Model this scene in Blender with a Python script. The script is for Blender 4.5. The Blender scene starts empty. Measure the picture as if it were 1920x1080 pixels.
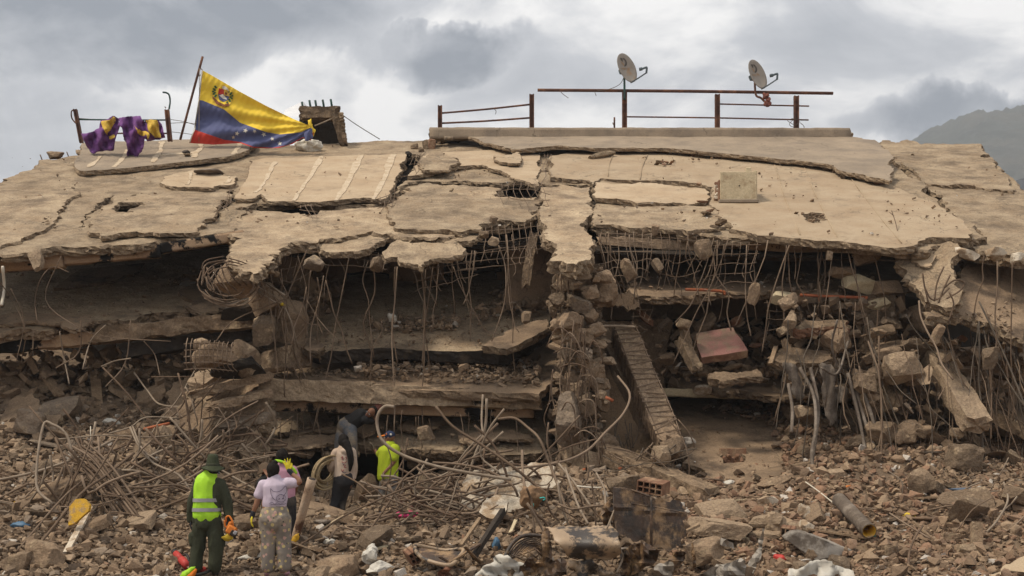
import bpy, bmesh, math, random
import numpy as np
from mathutils import Vector, Matrix, Euler
from mathutils.geometry import delaunay_2d_cdt
random.seed(7); RS = np.random.RandomState(7)
scn = bpy.context.scene
COL = scn.collection

# ------------------------------------------------------------------ camera, light, exposure
F, H, CZ = 2600.0, 870.0, 1.7
cam_d = bpy.data.cameras.new('camera'); cam = bpy.data.objects.new('camera', cam_d); COL.objects.link(cam)
cam.location = (0, 0, CZ); cam.rotation_euler = (math.radians(90), 0, 0)
cam_d.sensor_width = 36; cam_d.lens = 36 * F / 1920; cam_d.shift_y = (H - 540) / 1920
cam_d.clip_start = 0.1; cam_d.clip_end = 20000
scn.camera = cam
scn.view_settings.view_transform = 'Standard'; scn.view_settings.look = 'None'
scn.view_settings.gamma = 1; scn.view_settings.use_curve_mapping = False
scn.view_settings.exposure = 0.30

SUN_EL, SUN_AZ = math.radians(60), math.radians(252)     # high from the left
world = bpy.data.worlds.new('World'); scn.world = world; world.use_nodes = True
def build_world():
    nt = world.node_tree; nt.nodes.clear(); L = nt.links.new
    N = nt.nodes.new
    out = N('ShaderNodeOutputWorld'); bg = N('ShaderNodeBackground'); bg.inputs[1].default_value = 0.1
    L(bg.outputs[0], out.inputs[0])
    sky = N('ShaderNodeTexSky'); sky.sky_type = 'NISHITA'; sky.sun_disc = False
    sky.sun_elevation = SUN_EL; sky.sun_rotation = SUN_AZ
    tc = N('ShaderNodeTexCoord'); sep = N('ShaderNodeSeparateXYZ'); L(tc.outputs['Generated'], sep.inputs[0])
    def math_(op, a, b=None, clamp=False):
        n = N('ShaderNodeMath'); n.operation = op; n.use_clamp = clamp
        for i, v in enumerate((a, b)):
            if v is None: continue
            if isinstance(v, (int, float)): n.inputs[i].default_value = v
            else: L(v, n.inputs[i])
        return n.outputs[0]
    zz = math_('ADD', math_('MAXIMUM', sep.outputs[2], 0.0), 0.22)
    cx = math_('DIVIDE', sep.outputs[0], zz); cy = math_('DIVIDE', sep.outputs[1], zz)
    cmb = N('ShaderNodeCombineXYZ'); L(cx, cmb.inputs[0]); L(cy, cmb.inputs[1])
    def noise(vec, scale, det=6, rough=0.55, off=(0, 0, 0), dist=0.0, sc=(1, 1, 1)):
        mp = N('ShaderNodeMapping'); mp.inputs[1].default_value = off; mp.inputs[3].default_value = sc
        L(vec, mp.inputs[0]); n = N('ShaderNodeTexNoise'); n.inputs['Scale'].default_value = scale
        n.inputs['Detail'].default_value = det; n.inputs['Roughness'].default_value = rough
        n.inputs['Distortion'].default_value = dist
        L(mp.outputs[0], n.inputs['Vector']); return n
    n1 = noise(cmb.outputs[0], 2.3, 7, 0.55, (3.1, 0.4, 0), 0.5)          # cloud body
    n2 = noise(tc.outputs['Generated'], 7.0, 8, 0.58, (0, 2, 5), 0.5, (1, 1, 2.0))  # cloud texture
    warp = noise(tc.outputs['Generated'], 7.0, 6, 0.6, (5, 1, 0), 0.3)
    ws = N('ShaderNodeVectorMath'); ws.operation = 'SUBTRACT'; L(warp.outputs['Color'], ws.inputs[0]); ws.inputs[1].default_value = (.5, .5, .5)
    wm = N('ShaderNodeVectorMath'); wm.operation = 'SCALE'; L(ws.outputs[0], wm.inputs[0]); wm.inputs['Scale'].default_value = 0.13
    wa = N('ShaderNodeVectorMath'); wa.operation = 'ADD'; L(tc.outputs['Generated'], wa.inputs[0]); L(wm.outputs[0], wa.inputs[1])
    def bank(px, py, rx, rz, soft=0.5):
        """one dark cloud bank standing in direction (px,py) of the sky, rx by rz radians"""
        d = Vector(((px - 960) / F, 1, (H - py) / F)).normalized()
        s = N('ShaderNodeVectorMath'); s.operation = 'SUBTRACT'; L(wa.outputs[0], s.inputs[0]); s.inputs[1].default_value = d
        m = N('ShaderNodeVectorMath'); m.operation = 'MULTIPLY'; L(s.outputs[0], m.inputs[0]); m.inputs[1].default_value = (1 / rx, 1 / max(rx, rz), 1 / rz)
        l = N('ShaderNodeVectorMath'); l.operation = 'LENGTH'; L(m.outputs[0], l.inputs[0])
        r = N('ShaderNodeMapRange'); r.interpolation_type = 'SMOOTHSTEP'
        r.inputs[1].default_value = 1 + soft; r.inputs[2].default_value = 1 - soft; r.inputs[3].default_value = 0; r.inputs[4].default_value = 1
        L(l.outputs['Value'], r.inputs[0]); return r.outputs[0]
    banks = [bank(230, 45, .165, .030, .45), bank(0, 75, .055, .030, .5), bank(520, 10, .075, .022, .6), bank(860, 82, .050, .018, .35),
             bank(735, 75, .03, .010, .5), bank(1830, 200, .085, .016, .45), bank(80, 290, .05, .012, .8),
             bank(610, 205, .022, .022, .8), bank(1050, 150, .1, .02, .9)]
    wts = [1, 1, .9, .95, .7, 1, .35, .35, .22]
    n4 = noise(tc.outputs['Generated'], 14.0, 6, 0.6, (8, 2, 1), 0.2, (1, 1, 1.8)); tr_ = N('ShaderNodeMapRange'); L(n4.outputs[0], tr_.inputs[0]); tr_.inputs[1].default_value = .3; tr_.inputs[2].default_value = .62; tr_.inputs[3].default_value = .6; tr_.inputs[4].default_value = 1; tex = tr_.outputs[0]
    acc = None
    for b, w in zip(banks, wts):
        v = math_('MULTIPLY', math_('MULTIPLY', b, w), tex)
        acc = v if acc is None else math_('MAXIMUM', acc, v)
    # general cloud relief, everywhere
    r1 = N('ShaderNodeMapRange'); r1.interpolation_type = 'SMOOTHSTEP'; L(n1.outputs[0], r1.inputs[0])
    r1.inputs[1].default_value = .42; r1.inputs[2].default_value = .72; r1.inputs[4].default_value = .42
    dark = math_('MAXIMUM', acc, r1.outputs[0])
    ramp = N('ShaderNodeMapRange'); L(n2.outputs[0], ramp.inputs[0]); ramp.inputs[1].default_value = .28; ramp.inputs[2].default_value = .72
    ramp.inputs[3].default_value = .42; ramp.inputs[4].default_value = -.34
    dk = math_('ADD', dark, ramp.outputs[0], True)
    cr = N('ShaderNodeValToRGB'); L(dk, cr.inputs[0]); e = cr.color_ramp.elements
    e[0].position = 0.0; e[0].color = (0.92, 0.91, 0.90, 1)
    e[1].position = 1.0; e[1].color = (0.165, 0.20, 0.255, 1)
    m_ = e.new(.34); m_.color = (.50, .52, .56, 1)
    k = N('ShaderNodeVectorMath'); k.operation = 'SCALE'; L(cr.outputs[0], k.inputs[0]); k.inputs['Scale'].default_value = 10.0
    gap = N('ShaderNodeMapRange'); L(n1.outputs[0], gap.inputs[0]); gap.inputs[1].default_value = .30; gap.inputs[2].default_value = .20
    gap.inputs[3].default_value = 0; gap.inputs[4].default_value = .35
    mx = N('ShaderNodeMix'); mx.data_type = 'RGBA'; L(gap.outputs[0], mx.inputs['Factor'])
    L(k.outputs[0], mx.inputs['A']); L(sky.outputs[0], mx.inputs['B'])
    L(mx.outputs['Result'], bg.inputs[0])
build_world()
sun_d = bpy.data.lights.new('sun', 'SUN'); sun = bpy.data.objects.new('sun', sun_d); COL.objects.link(sun)
sun_d.energy = 2.9; sun_d.angle = math.radians(10); sun_d.color = (1, 0.90, 0.75)
sd = Vector((math.sin(SUN_AZ) * math.cos(SUN_EL), math.cos(SUN_AZ) * math.cos(SUN_EL), math.sin(SUN_EL)))
sun.rotation_euler = sd.to_track_quat('Z', 'Y').to_euler()

# ------------------------------------------------------------------ helpers
def W(px, py, Y): return Vector(((px - 960) / F * Y, Y, CZ + (H - py) / F * Y))
_T = np.random.RandomState(3).rand(40, 40, 40)
def vn(P, scale=1.0, octv=3, gain=0.5, seed=0):
    """fractal value noise, about -1..1"""
    P = np.asarray(P, float).reshape(-1, 3) * scale + 100 + seed * 7.31
    tot = np.zeros(len(P)); a = 1; s = 0
    for o in range(octv):
        i = np.floor(P).astype(int); f = P - i; f = f * f * (3 - 2 * f)
        i0 = i % 40; i1 = (i + 1) % 40
        x0, y0, z0 = i0.T; x1, y1, z1 = i1.T; fx, fy, fz = f.T
        c = (_T[x0, y0, z0] * (1 - fx) + _T[x1, y0, z0] * fx) * (1 - fy) + (_T[x0, y1, z0] * (1 - fx) + _T[x1, y1, z0] * fx) * fy
        d = (_T[x0, y0, z1] * (1 - fx) + _T[x1, y0, z1] * fx) * (1 - fy) + (_T[x0, y1, z1] * (1 - fx) + _T[x1, y1, z1] * fx) * fy
        tot += a * ((c * (1 - fz) + d * fz) * 2 - 1); s += a; a *= gain; P = P * 2.03 + 13.7
    return tot / s
def mesh(name, verts, faces, mats, smooth=False, midx=None):
    me = bpy.data.meshes.new(name)
    me.from_pydata([tuple(v) for v in verts], [], faces)
    if not isinstance(mats, (list, tuple)): mats = [mats]
    for m in mats: me.materials.append(m)
    if midx is not None: me.polygons.foreach_set('material_index', midx)
    if isinstance(smooth, bool): me.polygons.foreach_set('use_smooth', [smooth] * len(me.polygons))
    else: me.polygons.foreach_set('use_smooth', smooth)
    me.update(); return me
def obj(name, me, parent=None, loc=None):
    o = bpy.data.objects.new(name, me); COL.objects.link(o)
    if parent is not None:
        o.parent = parent
        o.location = -Vector(parent['_o']) if '_o' in parent.keys() else (0, 0, 0)
    if loc is not None: o.location = loc
    return o
def tag(o, label, cat, group=None):
    o['label'] = label; o['category'] = cat
    if group: o['group'] = group
    return o
ORIG = []
def thing(name, label, cat, loc=(0, 0, 0), group=None):
    """an Empty at the thing's base; children are made in world coordinates"""
    o = bpy.data.objects.new(name, None); COL.objects.link(o); o.location = loc; o.empty_display_size = .2
    o['_o'] = tuple(loc); ORIG.append(o); tag(o, label, cat, group); return o
def recenter(o):
    """move a world-coordinate mesh's origin to its base"""
    me = o.data; n = len(me.vertices); c = np.empty(n * 3); me.vertices.foreach_get('co', c); c = c.reshape(-1, 3)
    b = np.array([(c[:, 0].min() + c[:, 0].max()) / 2, (c[:, 1].min() + c[:, 1].max()) / 2, c[:, 2].min()])
    me.vertices.foreach_set('co', (c - b).ravel()); me.update(); o.location = Vector(b) + o.location; return o
def solo(name, me, label, cat, group=None): return tag(recenter(obj(name, me)), label, cat, group)

# ------------------------------------------------------------------ materials
def earth(c):
    """shifts mid-tone earthy colours slightly warmer"""
    r, g, b = c; return (r, g * .94, b * .885) if r > g > b and .04 < r < .42 and b > .45 * r else c
def mat(name, c1, c2, scale=3.0, rough=0.95, bump=0.3, bscale=40, c3=None, s3=0.7, t3=(.5, .62), rnd=None, metallic=0.0, det=5, island=False, coord='Object', spec=.2, grain=.28, cracks=False, objvar=0):
    c1, c2, c3 = earth(c1), earth(c2), earth(c3) if c3 else None; rnd = [(w, earth(q)) for w, q in rnd] if rnd else None
    m = bpy.data.materials.new(name); m.use_nodes = True; nt = m.node_tree; L = nt.links.new; N = nt.nodes.new
    b = nt.nodes['Principled BSDF']; b.inputs['Roughness'].default_value = rough; b.inputs['Metallic'].default_value = metallic
    b.inputs['Specular IOR Level'].default_value = spec
    tc = N('ShaderNodeTexCoord')
    vec = tc.outputs[coord]
    n = N('ShaderNodeTexNoise'); n.inputs['Scale'].default_value = scale; n.inputs['Detail'].default_value = det; n.inputs['Roughness'].default_value = .65; L(vec, n.inputs['Vector'])
    r = N('ShaderNodeMapRange'); L(n.outputs[0], r.inputs[0]); r.inputs[1].default_value = .36; r.inputs[2].default_value = .64
    mx = N('ShaderNodeMix'); mx.data_type = 'RGBA'; mx.inputs['A'].default_value = (*c1, 1); mx.inputs['B'].default_value = (*c2, 1); L(r.outputs[0], mx.inputs['Factor'])
    colr = mx.outputs['Result']
    if rnd:      # a list of piece colours picked at random per piece
        src = N('ShaderNodeNewGeometry').outputs['Random Per Island'] if island else N('ShaderNodeObjectInfo').outputs['Random']
        cr = N('ShaderNodeValToRGB'); cr.color_ramp.interpolation = 'CONSTANT'; e = cr.color_ramp.elements
        while len(e) < len(rnd): e.new(.5)
        acc = 0; tot = sum(w for w, c in rnd)
        for i, (w, c) in enumerate(rnd): e[i].position = acc / tot; e[i].color = (*c, 1); acc += w
        L(src, cr.inputs[0])
        mm = N('ShaderNodeMix'); mm.data_type = 'RGBA'; mm.inputs['Factor'].default_value = .62; L(colr, mm.inputs['A']); L(cr.outputs[0], mm.inputs['B']); colr = mm.outputs['Result']
    if c3:
        n3 = N('ShaderNodeTexNoise'); n3.inputs['Scale'].default_value = s3; n3.inputs['Detail'].default_value = 7; n3.inputs['Roughness'].default_value = .7
        mp = N('ShaderNodeMapping'); mp.inputs[1].default_value = (3, 9, 5); L(vec, mp.inputs[0]); L(mp.outputs[0], n3.inputs['Vector'])
        r3 = N('ShaderNodeMapRange'); L(n3.outputs[0], r3.inputs[0]); r3.inputs[1].default_value = t3[0]; r3.inputs[2].default_value = t3[1]
        m3 = N('ShaderNodeMix'); m3.data_type = 'RGBA'; L(r3.outputs[0], m3.inputs['Factor']); L(colr, m3.inputs['A']); m3.inputs['B'].default_value = (*c3, 1); colr = m3.outputs['Result']
    if objvar:
        oi = N('ShaderNodeObjectInfo'); ro = N('ShaderNodeMapRange'); L(oi.outputs['Random'], ro.inputs[0]); ro.inputs[3].default_value = 1 - objvar; ro.inputs[4].default_value = 1 + objvar * .6
        so = N('ShaderNodeVectorMath'); so.operation = 'SCALE'; L(colr, so.inputs[0]); L(ro.outputs[0], so.inputs['Scale']); colr = so.outputs[0]
    if bump >= .2:
        nf = N('ShaderNodeTexNoise'); nf.inputs['Scale'].default_value = bscale * 1.1; nf.inputs['Detail'].default_value = 5; nf.inputs['Roughness'].default_value = .8; L(vec, nf.inputs['Vector'])
        rf = N('ShaderNodeMapRange'); L(nf.outputs[0], rf.inputs[0]); rf.inputs[1].default_value = .33; rf.inputs[2].default_value = .67; rf.inputs[3].default_value = 1 - grain; rf.inputs[4].default_value = 1 + grain * .7
        sc = N('ShaderNodeVectorMath'); sc.operation = 'SCALE'; L(colr, sc.inputs[0]); L(rf.outputs[0], sc.inputs['Scale']); colr = sc.outputs[0]
    if cracks:
        for cs_, wd, am in ((.55, .012, .75), (1.9, .02, .35)):
            nd = N('ShaderNodeTexNoise'); nd.inputs['Scale'].default_value = 2.5; nd.inputs['Detail'].default_value = 6; L(vec, nd.inputs['Vector']); va = N('ShaderNodeVectorMath'); va.operation = 'SCALE'; va.inputs['Scale'].default_value = .9; L(nd.outputs['Color'], va.inputs[0])
            vb = N('ShaderNodeVectorMath'); L(vec, vb.inputs[0]); L(va.outputs[0], vb.inputs[1]); vo = N('ShaderNodeTexVoronoi'); vo.feature = 'DISTANCE_TO_EDGE'; vo.inputs['Scale'].default_value = cs_; L(vb.outputs[0], vo.inputs['Vector'])
            rc = N('ShaderNodeMapRange'); L(vo.outputs['Distance'], rc.inputs[0]); rc.inputs[1].default_value = 0; rc.inputs[2].default_value = wd; rc.inputs[3].default_value = am; rc.inputs[4].default_value = 0
            ng = N('ShaderNodeTexNoise'); ng.inputs['Scale'].default_value = .8; L(vec, ng.inputs['Vector']); rg = N('ShaderNodeMapRange'); L(ng.outputs[0], rg.inputs[0]); rg.inputs[1].default_value = .48; rg.inputs[2].default_value = .56
            mu = N('ShaderNodeMath'); mu.operation = 'MULTIPLY'; L(rc.outputs[0], mu.inputs[0]); L(rg.outputs[0], mu.inputs[1]); mc = N('ShaderNodeMix'); mc.data_type = 'RGBA'; L(mu.outputs[0], mc.inputs['Factor']); L(colr, mc.inputs['A']); mc.inputs['B'].default_value = (.09, .07, .05, 1); colr = mc.outputs['Result']
    L(colr, b.inputs['Base Color'])
    if bump:
        nb = N('ShaderNodeTexNoise'); nb.inputs['Scale'].default_value = bscale; nb.inputs['Detail'].default_value = 4; nb.inputs['Roughness'].default_value = .7; L(vec, nb.inputs['Vector'])
        nc = N('ShaderNodeTexNoise'); nc.inputs['Scale'].default_value = bscale * .2; nc.inputs['Detail'].default_value = 6; nc.inputs['Roughness'].default_value = .65; L(vec, nc.inputs['Vector'])
        ad = N('ShaderNodeMath'); ad.operation = 'MULTIPLY_ADD'; L(nc.outputs[0], ad.inputs[0]); ad.inputs[1].default_value = 3; L(nb.outputs[0], ad.inputs[2])
        bp = N('ShaderNodeBump'); bp.inputs['Strength'].default_value = bump; bp.inputs['Distance'].default_value = .02; L(ad.outputs[0], bp.inputs['Height']); L(bp.outputs[0], b.inputs['Normal'])
    return m
M = {}
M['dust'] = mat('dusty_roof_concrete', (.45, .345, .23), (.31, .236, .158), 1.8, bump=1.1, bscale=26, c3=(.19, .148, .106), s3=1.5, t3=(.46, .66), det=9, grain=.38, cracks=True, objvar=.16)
M['screed'] = mat('smooth_screed', (.43, .332, .225), (.36, .277, .188), 1.4, bump=.3, bscale=44, c3=(.27, .21, .148), s3=1.1, t3=(.52, .72), det=8, grain=.2, cracks=True, objvar=.14)
M['screedg'] = mat('grey_screed', (.315, .262, .20), (.235, .197, .153), 1.3, bump=.25, bscale=45, c3=(.20, .17, .138), s3=1.0, t3=(.48, .68), det=8, grain=.22, cracks=True)
M['strip'] = mat('pale_mortar', (.53, .43, .31), (.44, .345, .24), 5, bump=.3, c3=(.38, .295, .20), s3=4, t3=(.5, .66))
M['broken'] = mat('broken_concrete', (.24, .178, .12), (.125, .092, .063), 4, bump=1.1, bscale=24, c3=(.36, .28, .19), s3=3, t3=(.54, .66), grain=.4, objvar=.3)
M['edgec'] = mat('broken_slab_edge', (.31, .24, .165), (.18, .138, .096), 6, bump=1.2, bscale=28, c3=(.40, .32, .22), s3=5, t3=(.54, .66), grain=.45)
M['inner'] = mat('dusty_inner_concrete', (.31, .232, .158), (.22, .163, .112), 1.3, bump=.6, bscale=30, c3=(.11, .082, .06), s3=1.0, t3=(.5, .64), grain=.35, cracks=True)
M['beam'] = mat('dusty_beam', (.36, .285, .20), (.235, .18, .125), 3.5, bump=1.1, bscale=22, c3=(.022, .018, .015), s3=1.1, t3=(.56, .59), grain=.35)
M['soot'] = mat('sooty_plaster', (.40, .27, .165), (.30, .20, .13), 2, bump=.4, c3=(.014, .012, .011), s3=.95, t3=(.515, .545))
M['black'] = mat('char_and_hole_black', (.055, .045, .037), (.025, .021, .018), 3, bump=.6, c3=(.12, .095, .07), s3=1.4, t3=(.55, .7))  # serves charred parts and the painted dark of small holes
M['void'] = mat('void_black', (.045, .036, .028), (.03, .024, .019), 1)  # near-black colour puts deep shade into the gaps and openings
M['wall'] = mat('inner_wall_plaster', (.30, .215, .145), (.22, .158, .108), .9, bump=.3, c3=(.065, .05, .04), s3=.6, t3=(.5, .66), cracks=True)
M['rebar'] = mat('dusty_rebar', (.20, .15, .105), (.12, .085, .06), 5, rough=.8, bump=.3, bscale=60, rnd=[(4, (.17, .125, .09)), (2, (.26, .20, .15)), (2, (.11, .075, .05))])
M['rust'] = mat('rusty_rebar', (.16, .105, .068), (.10, .066, .044), 6, rough=.85, bump=.3)
M['cable'] = mat('pale_cable', (.27, .225, .175), (.19, .15, .112), 5, rough=.6, bump=.1)
M['cabledark'] = mat('dark_cable', (.07, .06, .05), (.12, .095, .07), 5, rough=.7, bump=.1)
TAN = [(4, (.26, .19, .13)), (4, (.175, .13, .092)), (2.6, (.36, .28, .20)), (3.4, (.11, .084, .062)), (1.6, (.235, .20, .165)), (.35, (.58, .54, .48))]
BRK = [(2.4, (.13, .095, .068)), (3, (.27, .195, .135)), (2.0, (.26, .145, .092)), (3.4, (.20, .145, .10)), (1.3, (.245, .155, .105)), (2, (.35, .27, .19)), (.5, (.60, .56, .50))]
M['rubble'] = mat('rubble', (.30, .225, .15), (.20, .145, .10), 4, bump=.6, bscale=30, rnd=TAN, island=True)
M['rubbleb'] = mat('brick_rubble', (.28, .20, .13), (.20, .14, .095), 4, bump=.6, bscale=30, rnd=BRK, island=True)
M['chunk'] = mat('concrete_chunk', (.31, .235, .16), (.18, .135, .092), 3.6, bump=1.2, bscale=20, rnd=TAN[:5], c3=(.38, .30, .205), s3=2.6, t3=(.54, .66), grain=.4)
M['brickfrag'] = mat('brick_fragment', (.30, .16, .095), (.24, .125, .075), 4, bump=.5, bscale=30, rnd=BRK[:4], c3=(.33, .24, .16), s3=3)
M['soil'] = mat('dust_and_soil', (.185, .138, .096), (.12, .09, .064), 1.6, bump=1, bscale=22, c3=(.24, .178, .12), s3=.8)  # soil colour, lowered so gaps between pieces look more shaded
M['rust_steel'] = mat('rusty_steel', (.11, .05, .032), (.065, .032, .024), 5, rough=.75, bump=.2, c3=(.19, .085, .045), s3=3)
M['greenpaint'] = mat('dark_green_paint', (.02, .06, .05), (.03, .045, .04), 8, rough=.6, bump=.1)
M['white'] = mat('white_plaster', (.62, .54, .43), (.50, .42, .32), 3, bump=.5, c3=(.33, .25, .17), s3=2.6, t3=(.47, .57))
M['yellow'] = mat('yellow_paint', (.62, .36, .03), (.50, .28, .03), 5, rough=.6, bump=.2, c3=(.35, .24, .13), s3=2, t3=(.56, .62))
M['redbrick'] = mat('terracotta', (.22, .115, .07), (.165, .088, .055), 6, bump=.3, c3=(.33, .23, .15), s3=2)
M['orange'] = mat('orange_conduit', (.36, .11, .045), (.28, .085, .04), 6, rough=.6, bump=.1)
M['pvc'] = mat('pvc_pipe', (.60, .54, .44), (.50, .44, .35), 5, rough=.5, bump=.1)
M['wood'] = mat('old_wood', (.30, .21, .13), (.20, .135, .085), 9, bump=.4)
M['ply'] = mat('cream_board', (.55, .455, .30), (.46, .37, .24), 2.5, bump=.25, c3=(.30, .225, .14), s3=2.4, t3=(.52, .66))
M['pinkpanel'] = mat('pink_paint', (.26, .135, .12), (.21, .11, .095), 2, bump=.2, c3=(.19, .145, .105), s3=1.3, t3=(.44, .56))
M['rag'] = mat('grey_rag', (.16, .135, .11), (.11, .09, .075), 6, rough=.9, bump=.3, c3=(.24, .21, .18), s3=3)
M['sack'] = mat('white_sack', (.66, .63, .56), (.56, .51, .42), 3, rough=.7, bump=.2)
M['burnt'] = mat('burnt_sheet_metal', (.09, .05, .028), (.025, .018, .013), 4, rough=.5, bump=.4, bscale=24, c3=(.29, .18, .09), s3=2.6, t3=(.50, .62), spec=.4)
M['tinsheet'] = mat('scorched_tin', (.36, .27, .18), (.27, .20, .13), 3, rough=.5, bump=.15, c3=(.035, .026, .02), s3=1.3, t3=(.50, .55), spec=.5)
M['greyfoil'] = mat('grey_sheet', (.33, .31, .28), (.24, .225, .20), 3, rough=.5, bump=.1, c3=(.1, .085, .07), s3=2)
M['mountain'] = mat('hazed_forest', (.045, .05, .042), (.025, .03, .028), .02, bump=0, c3=(.065, .062, .052), s3=.006)  # forest tone greyed so that some haze is in the colour

# ------------------------------------------------------------------ geometry tools
class Plane:
    """a flat sheet in the place; hit() gives the point of the sheet seen at a picture position"""
    def __init__(s, p0, n):
        s.p0 = Vector(p0); s.n = Vector(n).normalized()
        s.u = (Vector((1, 0, 0)) - s.n * s.n.x).normalized(); s.v = s.n.cross(s.u).normalized()
    def uv(s, px, py, off=0):
        d = Vector(((px - 960) / F, 1, (H - py) / F)); c = Vector((0, 0, CZ)); p0 = s.p0 + s.n * off
        t = (p0 - c).dot(s.n) / d.dot(s.n); q = c + d * t - p0
        return (q.dot(s.u), q.dot(s.v))
    def pt(s, a, b, off=0): return s.p0 + s.n * off + s.u * a + s.v * b
    def hit(s, px, py, off=0): return s.pt(*s.uv(px, py, off), off)
def slope(px, py, Y, k, c=0): return Plane(W(px, py, Y), (-c, -k, 1))
def wallp(px, py, Y, yaw=0, lean=0): return Plane(W(px, py, Y), (math.sin(yaw), -math.cos(yaw), lean))
def jag(poly, amp, seg, rng):
    out = []
    n = len(poly)
    for i in range(n):
        a = np.array(poly[i][:2]); b = np.array(poly[(i + 1) % n][:2]); am = amp
        def rec(p, q, m):
            L = np.linalg.norm(q - p)
            if L < seg: out.append(tuple(p)); return
            d = (q - p) / L; t = rng.uniform(.4, .6)
            mid = p + (q - p) * t + np.array([-d[1], d[0]]) * rng.normal() * min(m, L * .14)
            rec(p, mid, m * .62); rec(mid, q, m * .62)
        rec(a, b, am)
    return out
def inside(P, poly):
    P = np.asarray(P); r = np.zeros(len(P), bool); poly = np.asarray(poly); n = len(poly); j = n - 1
    x, y = P[:, 0], P[:, 1]
    for i in range(n):
        xi, yi = poly[i]; xj, yj = poly[j]
        if yi != yj:
            c = ((yi > y) != (yj > y)) & (x < (xj - xi) * (y - yi) / (yj - yi) + xi); r ^= c
        j = i
    return r
def slab_uv(outl, holes, pl, off, thick, mats, grid=.3, amp=.03, nscale=.9, edge=.04, seed=0, nseed=None, curl=0):
    """one broken slab: jagged outline, uneven top, rough broken sides with depth. outl and holes are uv lists"""
    rng = np.random.RandomState(seed + 11)
    pts = [Vector(p) for p in outl]; ed = [(i, (i + 1) % len(outl)) for i in range(len(outl))]
    for h in holes:
        b = len(pts); pts += [Vector(p) for p in h]; ed += [(b + i, b + (i + 1) % len(h)) for i in range(len(h))]
    A = np.array(outl); x0, y0 = A.min(0); x1, y1 = A.max(0)
    gx, gy = np.meshgrid(np.arange(x0, x1, grid), np.arange(y0, y1, grid)); G = np.c_[gx.ravel(), gy.ravel()]
    if len(G):
        G = G + rng.uniform(-.3, .3, G.shape) * grid; k = inside(G, outl)
        for h in holes: k &= ~inside(G, h)
        G = G[k]
        B = np.array([tuple(p) for p in pts])
        keep = np.ones(len(G), bool)
        for b in B: keep &= ((G - b) ** 2).sum(1) > (grid * .35) ** 2
        G = G[keep]
        pts += [Vector(g) for g in G]
    vs, es, fs, *_ = delaunay_2d_cdt(pts, ed, [], 0, 1e-5)
    V = np.array([tuple(v) for v in vs]); T = np.array([f for f in fs if len(f) == 3])
    cen = V[T].mean(1); k = inside(cen, outl)
    for h in holes: k &= ~inside(cen, h)
    T = T[k]
    a = V[T[:, 1]] - V[T[:, 0]]; b = V[T[:, 2]] - V[T[:, 0]]; cr = a[:, 0] * b[:, 1] - a[:, 1] * b[:, 0]
    T[cr < 0] = T[cr < 0][:, ::-1]
    p0 = np.array(pl.p0 + pl.n * off); u, v, n = np.array(pl.u), np.array(pl.v), np.array(pl.n)
    P = p0 + V[:, :1] * u + V[:, 1:] * v
    nz = vn(P, nscale, 4, .55, (seed if nseed is None else nseed) % 9) * amp + vn(P, nscale * 7, 2, .5, 3) * amp * .28
    if curl: nz += curl * ((V[:, 1] - y0) / max(y1 - y0, .01) - .5) ** 2 * -1
    top = P + nz[:, None] * n
    th = thick * (1 + .35 * vn(P, 1.6, 2, .5, 4))
    bot = top - th[:, None] * n
    cnt = {}
    for t in T:
        for i in range(3):
            e = (int(t[i]), int(t[(i + 1) % 3])); cnt[e] = 1
    bd = [e for e in cnt if (e[1], e[0]) not in cnt]
    nV = len(V); verts = [*top, *bot]; faces = [tuple(int(i) for i in t) for t in T]; nt = len(faces)
    faces += [tuple(int(i) + nV for i in t[::-1]) for t in T]
    nb = len(faces)
    nrm = {}
    for i, j in bd:
        d = V[j] - V[i]; q = np.array([d[1], -d[0]]); q = q / (np.linalg.norm(q) + 1e-9)
        for s in (i, j): nrm[s] = nrm.get(s, 0) + q
    rings = max(1, min(3, int(thick / .05)))
    ridx = {}
    for s, q in nrm.items():
        q = q / (np.linalg.norm(q) + 1e-9); w = q[0] * u + q[1] * v; l = [len(verts)]; verts.append(top[s])
        for r in range(1, rings + 1):
            f = r / (rings + 1); p = top[s] * (1 - f) + bot[s] * f + w * edge * (rng.uniform(-.6, 1.0)) + n * rng.uniform(-.2, .2) * thick / (rings + 1)
            l.append(len(verts)); verts.append(p)
        l.append(len(verts)); verts.append(bot[s]); ridx[s] = l
    for i, j in bd:
        A_, B_ = ridx[i], ridx[j]
        for r in range(len(A_) - 1): faces.append((A_[r], A_[r + 1], B_[r + 1], B_[r]))
    mi = [0] * nt + [1] * (len(faces) - nt)
    sm = [True] * nt + [False] * (len(faces) - nt)
    return mesh('slab', verts, faces, mats, sm, mi)
BUILD = None
def slab(name, poly, pl, thick=.15, off=0, top='screed', side='edgec', jg=.12, seg=.12, holes=(), grid=.3, amp=.03, edge=.04, seed=0, parent='B', nscale=.9, label=None, curl=0, nseed=None):
    rng = np.random.RandomState(seed + 5)
    o = jag([pl.uv(x, y, off) for x, y in poly], jg, seg, rng)
    hs = [jag([pl.uv(x, y, off) for x, y in h], jg * .6, seg, rng) for h in holes]
    me = slab_uv(o, hs, pl, off, thick, [M[top], M[side]], grid, amp, nscale, edge, seed, nseed, curl=curl)
    ob = obj(name, me, BUILD if parent == 'B' else parent)
    if label: ob['label'] = label
    return ob
def catmull(P, n=6):
    P = [Vector(p) for p in P]
    if len(P) < 3: return P
    Q = [P[0] * 2 - P[1]] + P + [P[-1] * 2 - P[-2]]; out = []
    for i in range(1, len(Q) - 2):
        a, b, c, d = Q[i - 1:i + 3]
        for k in range(n):
            t = k / n; out.append(.5 * ((2 * b) + (c - a) * t + (2 * a - 5 * b + 4 * c - d) * t * t + (3 * b - a - 3 * c + d) * t ** 3))
    out.append(P[-1]); return out
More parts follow.
